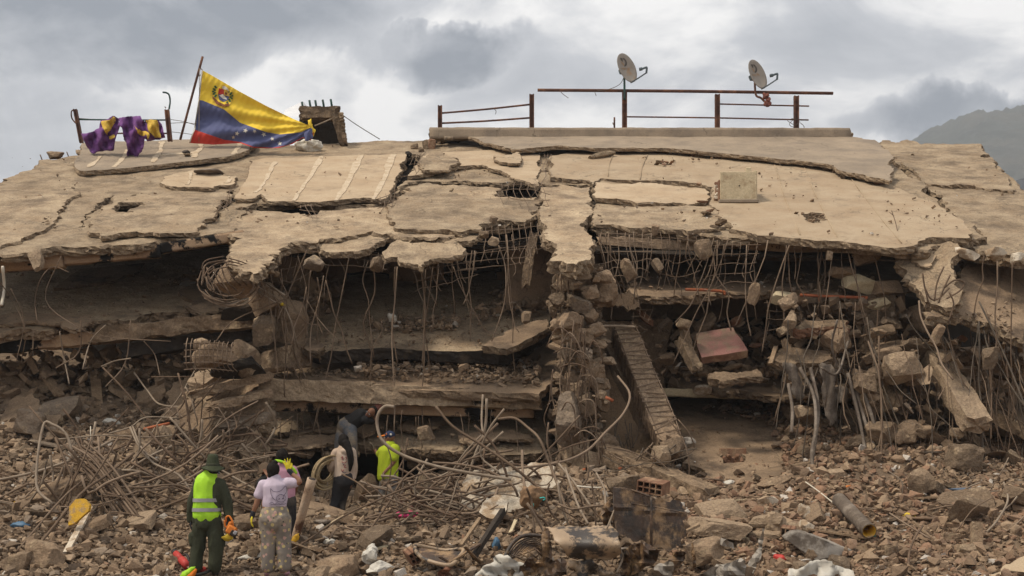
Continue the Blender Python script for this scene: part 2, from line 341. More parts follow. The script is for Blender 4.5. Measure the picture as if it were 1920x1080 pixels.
def tube(P, r, sides=6, n=5, taper=None, smooth=True):
    P = catmull(P, n); V = []; Fc = []
    up = Vector((.13, .27, 1)).normalized(); m = len(P)
    for i, p in enumerate(P):
        d = (P[min(i + 1, m - 1)] - P[max(i - 1, 0)]).normalized()
        a = d.cross(up)
        if a.length < .05: a = d.cross(Vector((1, 0, 0)))
        a.normalize(); b = d.cross(a); rr = r if taper is None else r + (taper - r) * i / (m - 1)
        for k in range(sides):
            t = k * 2 * math.pi / sides; V.append(p + (a * math.cos(t) + b * math.sin(t)) * rr)
    for i in range(m - 1):
        for k in range(sides):
            k2 = (k + 1) % sides; Fc.append((i * sides + k, i * sides + k2, (i + 1) * sides + k2, (i + 1) * sides + k))
    Fc.append(tuple(range(sides))[::-1]); Fc.append(tuple((m - 1) * sides + k for k in range(sides)))
    return V, Fc
def tubes(L):
    V = []; Fc = []
    for v, f in L:
        b = len(V); V += v; Fc += [tuple(i + b for i in q) for q in f]
    return V, Fc
def box(c, s, rot=None, bev=0):
    """box verts/faces; c centre, s full sizes, rot Matrix3"""
    x, y, z = [q / 2 for q in s]; rot = rot or Matrix.Identity(3); c = Vector(c)
    if bev:
        V = []; b = bev
        for sx in (-1, 1):
            for sy in (-1, 1):
                for sz in (-1, 1):
                    for k in range(3):
                        p = [sx * (x - b), sy * (y - b), sz * (z - b)]; p[k] = [sx * x, sy * y, sz * z][k]; V.append(c + rot @ Vector(p))
        bm = bmesh.new(); [bm.verts.new(v) for v in V]; r = bmesh.ops.convex_hull(bm, input=bm.verts)
        bmesh.ops.dissolve_limit(bm, angle_limit=.01, verts=bm.verts, edges=bm.edges)
        bm.verts.index_update(); out = ([v.co.copy() for v in bm.verts], [tuple(v.index for v in f.verts) for f in bm.faces]); bm.free(); return out
    V = [c + rot @ Vector((sx * x, sy * y, sz * z)) for sx in (-1, 1) for sy in (-1, 1) for sz in (-1, 1)]
    return V, [(0, 1, 3, 2), (4, 6, 7, 5), (0, 4, 5, 1), (2, 3, 7, 6), (0, 2, 6, 4), (1, 5, 7, 3)]
def frame(a, b, roll=0):
    """rotation whose X runs from a to b"""
    d = (Vector(b) - Vector(a)).normalized(); up = Vector((0, 0, 1))
    if abs(d.z) > .95: up = Vector((0, 1, 0))
    y = up.cross(d).normalized(); z = d.cross(y)
    return Matrix((d, y, z)).transposed() @ Matrix.Rotation(roll, 3, 'X')
def bar(a, b, w, h, roll=0): 
    a, b = Vector(a), Vector(b); return box((a + b) / 2, ((b - a).length, w, h), frame(a, b, roll))
def rock(sz, seed, sub=3, cuts=14, amp=.05, boxy=.5):
    """an angular broken lump: a ball cut back by planes, then roughened"""
    rng = np.random.RandomState(seed); bm = bmesh.new(); bmesh.ops.create_icosphere(bm, subdivisions=sub, radius=1)
    P = np.array([v.co[:] for v in bm.verts]); Fc = [tuple(v.index for v in f.verts) for f in bm.faces]; bm.free()
    ns = []
    if boxy:
        for ax in range(3):
            for s in (-1, 1):
                n = np.zeros(3); n[ax] = s; n += rng.normal(0, .16, 3); ns.append((n / np.linalg.norm(n), rng.uniform(.48, .66)))
    for i in range(cuts):
        n = rng.normal(0, 1, 3); ns.append((n / np.linalg.norm(n), rng.uniform(.5, .8) if boxy else rng.uniform(.6, .85)))
    for n, d in ns:
        k = P @ n - d; P = P - np.outer(np.maximum(k, 0), n)
    P = P / .62 * .5
    P = P * np.array(sz)
    s = float(min(sz)) ; nn = P / (np.linalg.norm(P, axis=1)[:, None] + 1e-9)
    P = P + nn * (vn(P + seed, 2.2 / s, 3, .6)[:, None]) * amp * s * 1.6
    return P, Fc
def rotm(e): return np.array(Euler(e).to_matrix())
def roughbeam(a, b, w, h, seg=.12, amp=.02, seed=0, roll=0, taper=1.0, ends=.08, ring=14):
    """a beam with worn arrises and broken ends; returns verts, faces"""
    a, b = Vector(a), Vector(b); R = frame(a, b, roll); L = (b - a).length; n = max(3, int(L / seg)); rng = np.random.RandomState(seed)
    per = []
    q = ring // 4 + 1
    for (x0, y0), (x1, y1) in (((-1, -1), (1, -1)), ((1, -1), (1, 1)), ((1, 1), (-1, 1)), ((-1, 1), (-1, -1))):
        for k in range(q): t = k / q; per.append((x0 + (x1 - x0) * t, y0 + (y1 - y0) * t))
    m = len(per); V = []
    e0 = rng.uniform(-ends, ends, m); e1 = rng.uniform(-ends, ends, m)
    for i in range(n + 1):
        t = i / n; sc = 1 + (taper - 1) * t
        for k, (x, y) in enumerate(per):
            ex = (e0[k] * max(0, 1 - t * n / 2) + e1[k] * max(0, 1 - (1 - t) * n / 2))
            V.append(a + R @ Vector((L * t + ex, x * w / 2 * sc, y * h / 2 * sc)))
    A = np.array(V); c = A.reshape(n + 1, m, 3).mean(1); d = A - np.repeat(c, m, 0); d /= np.linalg.norm(d, axis=1)[:, None]
    A = A + d * ((vn(A, 3.5, 4, .65, seed % 7) * 2.0 - .3) * amp + vn(A, 11, 2, .5, 3) * min(amp, .03) * .5)[:, None]
    Fc = []
    for i in range(n):
        for k in range(m):
            k2 = (k + 1) % m; Fc.append((i * m + k, i * m + k2, (i + 1) * m + k2, (i + 1) * m + k))
    V = list(A); V.append(A[:m].mean(0) - np.array(R @ Vector((ends * .3, 0, 0)))); V.append(A[-m:].mean(0) + np.array(R @ Vector((ends * .3, 0, 0))))
    for k in range(m): k2 = (k + 1) % m; Fc.append((len(V) - 2, k2, k)); Fc.append((len(V) - 1, n * m + k, n * m + k2))
    return V, Fc
def hull(pts):
    bm = bmesh.new(); [bm.verts.new(p) for p in pts]; bmesh.ops.convex_hull(bm, input=bm.verts)
    for v in [v for v in bm.verts if not v.link_faces]: bm.verts.remove(v)
    bm.verts.index_update(); r = ([v.co[:] for v in bm.verts], [tuple(v.index for v in f.verts) for f in bm.faces]); bm.free(); return r
def protos(n, flat, seed):
    rng = np.random.RandomState(seed); out = []
    for i in range(n):
        if flat:
            k = rng.randint(4, 7); an = np.sort(rng.uniform(0, 6.28, k)); r = rng.uniform(.6, 1, k)
            p = np.c_[np.cos(an) * r, np.sin(an) * r * .75] * .5
            P = np.r_[np.c_[p, np.full(k, .5)], np.c_[p * rng.uniform(.9, 1.05), np.full(k, -.5)]]
        else:
            P = rng.normal(0, 1, (11, 3)); P /= np.linalg.norm(P, axis=1)[:, None]; P *= rng.uniform(.75, 1, (11, 1)); P = np.sign(P) * np.abs(P) ** .8 * .55
        out.append(hull(P))
    return [(np.array(v), f) for v, f in out]
ROCKP = protos(14, False, 1); FLATP = protos(14, True, 2)
def mass(name, items, material, parent=None):
    """items: (pos, size3, euler, flat) -> one joined mesh of uncountable bits"""
    VV = []; FF = []; b = 0
    for p, s, e, fl in items:
        pr = FLATP if fl else ROCKP; v, f = pr[int(abs(p[0] * 977 + p[1] * 331 + s[0] * 7919)) % len(pr)]
        q = (v * np.array(s)) @ rotm(e).T + np.array(p); VV.append(q); FF += [tuple(i + b for i in t) for t in f]; b += len(v)
    me = mesh(name, np.concatenate(VV), FF, material); o = obj(name, me, parent); o['kind'] = 'stuff'; return o

# ------------------------------------------------------------------ ground, far hills
gp, gf = [(-2400, -60, -.35), (2400, -60, -.35), (2400, 2600, -.35), (-2400, 2600, -.35)], [(0, 1, 2, 3)]
g = obj('ground', mesh('ground', gp, gf, M['soil'])); g['kind'] = 'structure'
CP = [(-300,1085,19.8,0),(0,1080,19.8,0),(400,1082,20,0),(700,1080,20,0),(1000,1085,19.6,0),(1300,1080,19.8,0),(1600,1080,19.8,0),(1900,1080,19.8,0),(2300,1080,19.8,0),
 (400,1000,21.6,0),(550,1005,21.5,0),(700,995,22.3,0),(635,984,24.2,0),(900,985,21.8,0),(900,915,24.3,0),(1050,905,24.2,0),(60,965,22,0),(-200,900,24,0),(0,900,24,0),(190,860,25.3,0),
 (60,770,27.2,0),(-150,720,28.5,0),(0,700,29.5,0),(200,690,30,0),(320,890,24.5,0),(400,830,26,0),(300,800,26.6,0),(300,740,28.3,0),(560,930,26.6,0),(750,925,26.6,0),(900,905,27,0),
 (1090,885,25.6,0),(1180,900,24.6,0),(1200,965,22.3,0),(1320,965,22.4,0),(1330,910,24.3,-.12),(1400,850,26.2,-.15),(1440,770,29,-.15),(1600,905,24,0),(1620,800,27,0),(1650,700,29.5,0),
 (1700,965,22.3,0),(1720,850,26,0),(1800,1005,21.3,0),(1920,1010,21.2,0),(1860,880,25,0),(1820,760,28,0),(1930,720,30,0),(2100,860,26,0),(2100,760,29,0),(2300,960,23,0),
 (560,900,31,0),(900,890,31,0),(1200,860,31,0),(1500,700,34,0),(0,640,36,0),(1900,640,36,0),(-300,800,27,0)]
cp = np.array([(*W(a, b, y)[:2], W(a, b, y)[2] + d) for a, b, y, d in CP] + [(x, 14.5, 0) for x in range(-16, 17, 4)])
def rbf_fit(c):
    D = np.linalg.norm(c[:, None, :2] - c[None, :, :2], axis=2); n = len(c)
    A = np.zeros((n + 3, n + 3)); A[:n, :n] = D + np.eye(n) * -.25; A[:n, n] = 1; A[:n, n + 1:n + 3] = c[:, :2]; A[n:, :n] = A[:n, n:].T
    return np.linalg.solve(A, np.r_[c[:, 2], 0, 0, 0])
wts = rbf_fit(cp)
def tz(X, Y):
    X = np.asarray(X, float); Y = np.asarray(Y, float); D = np.hypot(X.ravel()[:, None] - cp[None, :, 0], Y.ravel()[:, None] - cp[None, :, 1])
    z = D @ wts[:len(cp)] + wts[len(cp)] + wts[len(cp) + 1] * X.ravel() + wts[len(cp) + 2] * Y.ravel()
    P = np.c_[X.ravel(), Y.ravel(), z * 0]
    for hx, hy, sx_, sy_, hh_ in ((-6.6, 24.0, 1.5, .8, .42), (-5.0, 25.2, .8, .7, .35), (.2, 24.6, 1.4, .6, .10), (2.3, 21.8, .9, .5, .16), (7.0, 24.6, 1.6, .9, .35), (-8.2, 21.6, .9, .5, .22), (4.6, 21.4, 1.0, .4, .14)):
        z = z + hh_ * np.exp(-((P[:, 0] - hx) / sx_) ** 2 - ((P[:, 1] - hy) / sy_) ** 2)
    fade = np.clip((Y.ravel() - 17) / 3, 0, 1)
    z = z * np.clip((Y.ravel() - 14) / 3, 0, 1)
    calm = np.ones(len(P))
    for hx, hy in ((-4.38, 19.6), (-3.4, 19.5)): calm *= 1 - np.exp(-((P[:, 0] - hx) / .75) ** 2 - ((P[:, 1] - hy) / 1.0) ** 2)
    z = z - (1 - calm) * .07
    z = z + calm * fade * (vn(P, .8, 3, .5, 1) * .13 + vn(P, 3.2, 3, .6, 2) * .055)
    return z.reshape(X.shape)
xs = np.arange(-17, 17.01, .095); ys = np.arange(13, 36, .095)
GX, GY = np.meshgrid(xs, ys); GZ = tz(GX, GY)
V = np.c_[GX.ravel(), GY.ravel(), GZ.ravel()]; nx = len(xs)
idx = np.arange(len(V)).reshape(len(ys), nx)
Fq = np.c_[idx[:-1, :-1].ravel(), idx[:-1, 1:].ravel(), idx[1:, 1:].ravel(), idx[1:, :-1].ravel()].tolist()
tr = obj('rubble_terrain', mesh('rubble_terrain', V, Fq, M['soil'], True)); tr['kind'] = 'structure'
ring = [(-6000, -60), (6000, -60), (6000, 6000), (-6000, 6000)]
def ground_at(px, py, Ya=17, Yb=34):
    """the point of the rubble seen at a picture position"""
    Ys = np.linspace(Ya, Yb, 240); X = (px - 960) / F * Ys; Z = CZ + (H - py) / F * Ys
    t = tz(X, Ys); k = np.where(t >= Z)[0]
    i = k[0] if len(k) else 120
    return Vector((X[i], Ys[i], t[i]))
# distant forested mountain
mx_ = np.linspace(600, 3400, 330); my_ = np.linspace(2300, 4300, 150)
MX, MY = np.meshgrid(mx_, my_)
ridx = [(-2000, 0), (500, 20), (740, 400), (835, 660), (880, 700), (930, 725), (1000, 765), (1060, 770), (1150, 790), (1400, 860), (2200, 780), (3400, 500)]
crest = np.interp(MX / MY * 3000 , [r[0] for r in ridx], [r[1] for r in ridx])
fall = np.clip(1 - np.abs(MY - 3000) / 1500, 0, 1) ** .8
MP = np.c_[MX.ravel(), MY.ravel(), MX.ravel() * 0]
MZ = crest * fall + (vn(MP, .0035, 5, .6, 5) * 22).reshape(MX.shape) * fall + ((.5 - np.abs(vn(MP, .008, 4, .55, 2))) * 22).reshape(MX.shape) * fall + (vn(MP, .09, 3, .7, 3) * 11).reshape(MX.shape)
MZ = np.maximum(MZ * .42, -.34); MXs, MYs = MX * .42, MY * .42
mi_ = np.arange(MX.size).reshape(MX.shape)
mf = np.c_[mi_[:-1, :-1].ravel(), mi_[:-1, 1:].ravel(), mi_[1:, 1:].ravel(), mi_[1:, :-1].ravel()].tolist()
mo = obj('mountain', mesh('mountain', np.c_[MXs.ravel(), MYs.ravel(), MZ.ravel()], mf, M['mountain'], True)); mo['kind'] = 'structure'

# ------------------------------------------------------------------ the collapsed building
BUILD = thing('collapsed_building', 'collapsed concrete apartment building with pancaked tilted floors, filling the view behind the rescuers', 'building', (0, 27, 0))
R = Plane((0, 27, 6.11), (0, -.4, 1))
U = [(-150,420),(-60,378),(0,345),(35,325),(72,302),(150,290),(300,272),(455,266),(560,272),(700,264),(800,261),(860,255),(1590,258),(1640,262),(1700,330),(1760,380),(1827,430),
     (1815,448),(1690,467),(1640,463),(1500,448),(1400,446),(1330,441),(1230,432),(1118,426),(1112,348),(1012,342),(1008,330),(1000,345),(935,345),(850,338),(790,340),(755,348),(720,380),(600,384),(480,382),(440,393),(430,438),
     (380,442),(300,447),(200,456),(100,462),(0,475),(-150,490)]
UH = [[(212,397),(228,380),(262,378),(268,386),(250,399)],[(145,428),(165,400),(190,378),(215,366),(213,373),(188,392),(160,426)],[(242,374),(262,364),(282,366),(262,377)],
      [(392,408),(412,378),(428,358),(442,352),(436,375),(415,405),(400,412)],[(728,362),(746,330),(752,300),(770,288),(787,294),(772,318),(765,337),(745,357)],[(1017,284),(1031,283),(1029,324),(1015,324)],[(340,352),(440,344),(439,349),(345,357)]]
slab('roof_slab', U, R, .17, 0, 'dust', 'edgec', .16, .13, UH, grid=.17, amp=.075, edge=.06, seed=1, nscale=.8)
slab('roof_slab', [(428,486),(440,502),(475,514),(515,492),(522,470),(545,458),(600,448),(700,434),(780,446),(840,447),(900,426),(1000,408),(1006,371),(935,369),(928,354),(850,348),(790,350),(755,356),(725,391),(600,394),(580,401),(560,394),(480,392),(449,400),(436,442),(455,446)],
     R, .20, .02, 'dust', 'edgec', .16, .12, grid=.14, amp=.09, edge=.08, seed=2, nscale=.9)
slab('roof_slab', [(1013,352),(1050,346),(1106,351),(1113,400),(1103,440),(1107,486),(1080,498),(1030,490),(1020,440),(1011,395)], R, .26, .06, 'dust', 'edgec', .10, .11, grid=.12, amp=.06, edge=.08, seed=3)
slab('roof_slab', [(1654,264),(1700,264),(1770,268),(1840,272),(1862,305),(1890,330),(1925,372),(2010,450),(2100,530),(1990,494),(1920,484),(1823,464),(1840,432),(1768,375),(1710,325)], R, .22, -.16, 'dust', 'edgec', .14, .12, grid=.18, amp=.09, edge=.08, seed=4,
     holes=[[(1838,292),(1850,288),(1852,295),(1842,297)]])
slab('slab_fragment', [(583,457),(620,448),(700,441),(717,452),(692,466),(640,472),(600,465)], R, .13, -.05, 'dust', 'edgec', .09, .09, grid=.12, amp=.05, seed=5)
DR = slope(795, 500, 25.0, .62)
slab('slab_fragment', [(717,472),(745,449),(800,454),(856,451),(874,466),(842,483),(792,501),(750,491),(722,484)], DR, .12, 0, 'dust', 'edgec', .09, .09, grid=.1, amp=.03, seed=6)
slab('slab_fragment', [(842,450),(895,428),(905,436),(885,452)], R, .12, -.04, 'dust', 'edgec', .06, .08, grid=.12, seed=7)
# smoother screed layers lying on the roof
def screed(poly, seed, off=.10, top='screed', th=.10, jg=.07, amp=.03, holes=(), name='screed_layer'): return slab(name, poly, R, th, off, top, 'edgec', jg, .13, holes, grid=.2, amp=amp, edge=.035, seed=seed)
screed([(143,316),(150,290),(153,268),(200,265),(330,262),(470,262),(482,268),(468,280),(440,290),(378,299),(240,314),(160,320)], 11, .16, 'screedg', .12, jg=.03)
screed([(441,372),(470,303),(500,296),(762,288),(750,310),(738,350),(715,374),(690,372),(600,379),(500,377),(492,364),(480,372)], 12, .10, jg=.05)
screed([(303,345),(325,326),(360,320),(400,324),(442,330),(440,344),(400,352),(330,350)], 13, .09, jg=.08)
screed([(764,330),(790,302),(800,288),(868,284),(976,281),(1012,290),(1010,347),(960,332),(940,320),(905,308),(860,312),(800,326)], 14, .10)
screed([(1033,332),(1032,292),(1100,282),(1310,286),(1500,302),(1670,345),(1762,387),(1818,430),(1812,447),(1742,446),(1690,462),(1640,460),(1560,452),(1500,447),(1420,442),(1370,430),(1352,412),(1350,395),(1332,384),(1338,352),(1300,343),(1205,338),(1125,334),(1112,345),(1092,336)], 15, .10, th=.13, amp=.035,
       holes=[[(1502,402),(1520,398),(1548,401),(1553,412),(1530,418),(1508,412)]])
screed([(1118,341),(1150,345),(1200,342),(1262,349),(1318,352),(1328,374),(1290,383),(1262,378),(1240,380),(1196,381),(1160,374),(1116,371)], 16, .10, jg=.08)
for i, P in enumerate([[(165,432),(188,392),(215,382),(262,364),(300,368),(420,361),(434,370),(398,410),(372,432),(300,440),(240,436),(190,444)], [(728,404),(745,368),(762,350),(800,343),(850,352),(900,372),(1000,374),(1003,396),(985,414),(900,421),(860,434),(760,432)], [(1119,388),(1200,386),(1330,388),(1352,402),(1356,424),(1290,433),(1230,427),(1118,421)], [(-80,440),(20,372),(120,352),(150,360),(110,395),(60,440),(0,462)], [(480,330) if False else (790,318),(800,290),(830,286),(860,300),(840,318)], [(1850,300),(1700,300),(1740,345),(1840,352),(1900,360)]]):
    ob = slab('roof_layer', P, R, .09, (.085, .085, .07, .07, .2, -.08)[i], 'dust', 'edgec', .12, .12, [[(214,398),(228,380),(262,378),(268,386),(250,399)]] if i == 0 else [], grid=.16, amp=.06, edge=.05, seed=700 + i, nscale=1.3)
screed([(926,292),(975,283),(978,300),(962,306),(935,302)], 17, .20, jg=.08, th=.08)
# shallow debris bed under the hole on the right
screed([(835,258),(866,250),(912,268),(960,279),(1090,276),(1240,277),(1400,291),(1540,306),(1668,340),(1672,322),(1640,262),(1592,256),(1592,247),(1200,241),(835,241)], 18, .28, 'screedg', .10, .10, .035)
# pale mortar strips across the screed
def strip(a, b, w0, w1, off, seed):
    (x0, y0), (x1, y1) = a, b; mx_, my_ = (x0 + x1) / 2 + 2, (y0 + y1) / 2
    slab('mortar_strip', [(x0 - w0, y0), (x0 + w0, y0), (mx_ + (w0 + w1) * .6, my_), (x1 + w1, y1), (x1 - w1, y1), (mx_ - (w0 + w1) * .4, my_)], R, .03, off, 'strip', 'strip', .03, .10, grid=.2, amp=.03, edge=.004, seed=seed, nseed=11 if off > .15 else 13 if off < .11 else 12)
for i, (a, b, w0, w1, o) in enumerate([((166,313),(188,293),3,3,.172),((213,312),(240,280),4,4,.172),((287,303),(304,265),4,5,.172),((363,295),(378,268),5,5,.172),((437,288),(452,264),4,5,.172),
    ((478,361),(517,303),4,4,.114),((550,376),(602,293),3,4,.114),((630,376),(677,290),4,5,.114),((700,374),(738,289),3,5,.114),((350,346),(358,324),3,3,.104),((425,342),(430,330),6,3,.104),((812,322),(822,300),5,5,.114)]):
    strip(a, b, w0, w1, o, 30 + i)
slab('mortar_strip', [(302,288),(372,283),(372,286),(302,291)], R, .03, .172, 'strip', 'strip', .02, .12, grid=.2, amp=.03, edge=.004, seed=50, nseed=11)
for i, (x0, y0, x1, y1) in enumerate([(1150,288,1140,330),(1215,288,1200,336),(1450,300,1500,440),(1505,306,1570,445),(1590,326,1690,455)]):   # low seams in the screed
    v, f = tube([R.hit(x0, y0, .112), R.hit((x0 + x1) / 2 - 3, (y0 + y1) / 2, .105), R.hit(x1, y1, .112)], .012, 5); obj('seam', mesh('seam', v, f, M['screed'], True), BUILD)
# parapet kerb along the back
a, b = R.hit(806, 252, .3), R.hit(1591, 253, .3)
v, f = roughbeam(a, b, .35, .30, .15, .012, 3, ends=.03); obj('parapet', mesh('parapet', v, f, M['screedg'], True), BUILD)
v, f = roughbeam(R.hit(808, 262, .05), R.hit(862, 262, .05), .7, .3, .1, .05, 5); obj('charred_corner', mesh('cc', v, f, M['black']), BUILD)
# broken brick edge showing below the upper layer
for i in range(46):
    t = i / 46 + RS.uniform(-.008, .008); px = 1175 + t * 490; py = np.interp(px, [1175,1240,1400,1540,1668], [281,282,297,311,345])
    if RS.rand() < .25: continue
    p = R.hit(px, py + RS.uniform(0, 3), .13); v, f = box(p, (RS.uniform(.12, .3), .14, RS.uniform(.07, .13)), Euler((.3 + RS.normal(0, .1), RS.normal(0, .12), -.1 + RS.normal(0, .2))).to_matrix(), .012)
    obj('brick', mesh('brick', v, f, M['redbrick'] if RS.rand() < .45 else M['broken']), BUILD)
# shed lumps at the crack near the top
def lump(px, py, Y, w, h, seed, m='broken', name='rubble_lump', dpt=None, parent=None, sub=3, boxy=.5, rot=None, amp=.05):
    """a broken lump w by h in the photo's pixels, standing at depth Y"""
    s = Y / F; P, f = rock((w * s, (dpt if dpt else (w + h) / 2 * s), h * s), seed, sub, amp=amp, boxy=boxy)
    e = rot if rot is not None else tuple(np.random.RandomState(seed).uniform(-.5, .5, 3)); P = P @ rotm(e).T + np.array(W(px, py, Y))
    return obj(name, mesh(name, P, f, M[m]), parent or BUILD)
for i, (px, py, w, h, m) in enumerate([(778,277,16,12,'broken'),(790,283,12,14,'broken'),(766,290,14,9,'black'),(757,296,10,8,'broken'),(843,262,30,12,'black'),(826,268,14,10,'broken')]):
    lump(px, py, R.hit(px, py).y - .15, w, h, 60 + i, m)
lump(809, 276, R.hit(809, 276).y - .1, 16, 34, 70, 'redbrick', 'brick_stub', boxy=.9, rot=(.1, .05, .2))
lump(797, 272, R.hit(797, 276).y - .1, 9, 22, 71, 'broken', 'brick_stub')
# cream box standing on the right of the roof
def pbox(name, c, s, m, rot=None, bev=.01, parent=None, smooth=False): v, f = box(c, s, rot, bev); return obj(name, mesh(name, v, f, M[m] if isinstance(m, str) else m, smooth), parent or BUILD)
bp = R.hit(1384, 379, .1); s_ = bp.y / F
q = pbox('box_front', bp + Vector((0, 0, 28 * s_)), (68 * s_, .07, 57 * s_), 'ply', bev=.008)
pbox('box_side', bp + Vector((33 * s_, .42, 30 * s_)), (.07, .8, 60 * s_), 'ply', bev=.008)
pbox('box_side', bp + Vector((-33 * s_, .25, 22 * s_)), (.09, .5, 40 * s_), 'redbrick')
pbox('box_post', bp + Vector((30 * s_, .75, 40 * s_)), (.12, .12, 76 * s_), 'ply')
for k in range(7): lump(1345 + RS.uniform(-6, 5), 345 + k * 5, bp.y + RS.uniform(0, .2), 9, 7, 80 + k, 'redbrick' if k % 3 == 0 else 'white', 'brick_stub', sub=2)
pbox('dark_hole_patch', bp + Vector((.02, -.045, 30 * s_)), (.03, .012, .03), 'black'); pbox('box_plinth', bp + Vector((0, .05, .01)), (74 * s_, .3, .07), 'screedg')  # the hole is a black patch standing in for its shade
# curb end lump, stones on the roof
for i, (px, py, w, h, m) in enumerate([(1128,292,64,10,'dust'),(1350,273,13,12,'broken'),(1580,330,12,14,'broken'),(1250,304,8,4,'redbrick'),(1240,303,10,4,'redbrick'),(1258,305,6,4,'redbrick'),(1232,306,7,3,'broken'),(1245,308,8,3,'redbrick'),(1310,345,10,6,'redbrick'),(1316,378,22,5,'redbrick'),(1330,396,18,6,'redbrick'),(1325,400,20,5,'broken'),(1340,425,16,6,'broken'),(1352,418,24,10,'broken')]):
    lump(px, py, R.hit(px, py, .14).y, w, h, 90 + i, m, 'roof_debris', dpt=.25, sub=2)
RB = []
for i in range(620):         # small fragments and crumbs lying on the roof
    k = RS.rand()
    if k < .55:
        cx_, cy_, sx, sy = [(880,375,110,22),(300,405,70,18),(1230,400,90,18),(90,400,30,25),(620,410,120,15),(1720,395,60,30),(1530,408,18,6),(860,325,60,10),(1420,330,90,25),(1250,300,60,12)][RS.randint(10)]
        px, py = RS.normal(cx_, sx * .6), RS.normal(cy_, sy * .6)
    else: px, py = RS.uniform(0, 1880), RS.uniform(290, 440)
    if py > 470 or py < 275 or px < 20 or px > 1880: continue
    s = .02 + .085 * RS.rand() ** 3; p = R.hit(px, py, .14 if (1120 < px < 1800 or (440 < px < 760 and 295 < py < 370)) else .06)
    RB.append((p, (s * 1.3, s, s * .5), (.35 + RS.normal(0, .2), RS.normal(0, .2), RS.uniform(0, 6)), RS.rand() < .5))
mass('roof_crumbs', RB, M['rubble'], BUILD)
# --- left bay: plaster beam under the roof edge, tilted floor
for (x0, y0, Y0, h0), (x1, y1, Y1, h1) in [((-160,505,26.3,.34),(120,487,26.6,.30)),((120,485,26.6,.28),(300,470,27.0,.24)),((300,467,27.0,.22),(456,442,27.5,.17))]:
    v, f = roughbeam(W(x0, y0, Y0), W(x1, y1, Y1), .25, (h0 + h1) / 2, .1, .012, int(x0) % 50 + 3, ends=.02); obj('plaster_beam', mesh('pb', v, f, M['soot'], True), BUILD)
v, f = roughbeam(W(100, 474, 26.9), W(450, 444, 27.5), .2, .12, .1, .04, 9, ends=.02); obj('charred_beam', mesh('cb', v, f, M['black']), BUILD)
F3L = slope(200, 612, 27, .45, -.02)
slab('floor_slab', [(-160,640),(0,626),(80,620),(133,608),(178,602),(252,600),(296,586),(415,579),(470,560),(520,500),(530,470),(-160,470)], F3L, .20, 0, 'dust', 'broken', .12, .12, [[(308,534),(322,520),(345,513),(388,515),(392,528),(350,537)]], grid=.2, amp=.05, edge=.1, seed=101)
slab('floor_slab', [(-160,632),(20,606),(75,603),(140,620),(176,604),(160,592),(60,584),(0,590),(-160,596)], F3L, .08, .1, 'inner', 'broken', .15, .12, grid=.2, amp=.05, edge=.06, seed=102)
slab('slab_fragment', [(150,505),(270,492),(252,514),(230,518),(180,530),(100,540)], F3L, .07, .08, 'inner', 'broken', .05, .15, seed=103)
slab('slab_fragment', [(340,555),(360,532),(400,528),(430,545),(420,565),(370,578)], F3L, .09, .08, 'inner', 'broken', .08, .12, seed=104)
slab('slab_fragment', [(350,575),(380,566),(420,562),(428,575),(380,586)], F3L, .1, .12, 'inner', 'broken', .08, .12, seed=105)
v, f = roughbeam(W(-160, 668, 27.0), W(180, 634, 27.2), .35, .25, .1, .05, 21); obj('floor_beam', mesh('fb', v, f, M['soot']), BUILD)
v, f = roughbeam(W(180, 630, 27.2), W(480, 600, 27.3), .4, .32, .1, .07, 22); obj('floor_beam', mesh('fb', v, f, M['broken']), BUILD)
v, f = roughbeam(W(230, 660, 27.5), W(470, 628, 27.6), .4, .25, .1, .05, 23); obj('floor_beam', mesh('fb', v, f, M['black']), BUILD)
slab('slab_fragment', [(-20,770),(0,702),(48,715),(40,760),(10,775)], slope(20, 740, 28, 1.0), .1, .1, 'inner', 'broken', .1, .12, seed=106)
slab('slab_fragment', [(-10,830),(0,760),(60,735),(118,770),(110,800),(60,838),(20,830)], slope(60, 800, 26.4, .9, .2), .16, .1, 'inner', 'broken', .12, .12, grid=.15, amp=.06, seed=107)
slab('slab_fragment', [(300,790),(320,730),(345,706),(400,700),(470,715),(440,760),(380,790)], slope(380, 760, 27.5, .9, -.3), .1, .1, 'inner', 'broken', .08, .12, seed=108)
slab('slab_fragment', [(0,905),(0,878),(160,885),(280,905),(250,930),(90,925)], slope(120, 910, 24.0, .35), .12, .12, 'inner', 'broken', .1, .12, seed=109)
# --- middle bay
F3M = slope(790, 656, 26.9, .46)
slab('floor_slab', [(575,650),(600,662),(640,657),(800,656),(955,656),(990,640),(1030,612),(1045,560),(1060,500),(560,500),(560,560)], F3M, .26, 0, 'dust', 'black', .06, .14, grid=.2, amp=.05, edge=.03, seed=120)
slab('slab_fragment', [(905,648),(950,655),(1032,615),(1025,597),(975,610)], slope(960, 650, 26.6, .5, .1), .14, .12, 'inner', 'broken', .06, .12, seed=121)
slab('slab_fragment', [(556,642),(560,632),(608,648),(600,662),(585,658)], slope(580, 650, 26.6, .5, .1), .16, .1, 'inner', 'broken', .06, .12, seed=122)
WM = wallp(760, 560, 31.0, 0, .12)
slab('inner_wall', [(480,600),(480,440),(1030,420),(1030,600)], WM, .18, 0, 'wall', 'black', .03, .3, [[(650,512),(700,508),(730,514),(730,532),(652,530)],[(832,500),(835,488),(928,486),(933,524),(860,528),(832,524)]], grid=.3, amp=.03, seed=123)
slab('inner_wall', [(955,470),(990,450),(1040,440),(1040,580),(950,580)], wallp(990, 520, 29.0, .5, .1), .15, 0, 'wall', 'broken', .06, .2, seed=125)
v, f = roughbeam(W(1000, 440, 28.3), W(985, 538, 28.0), .18, .18, .08, .03, 31); obj('hanging_column', mesh('hc', v, f, M['broken']), BUILD)
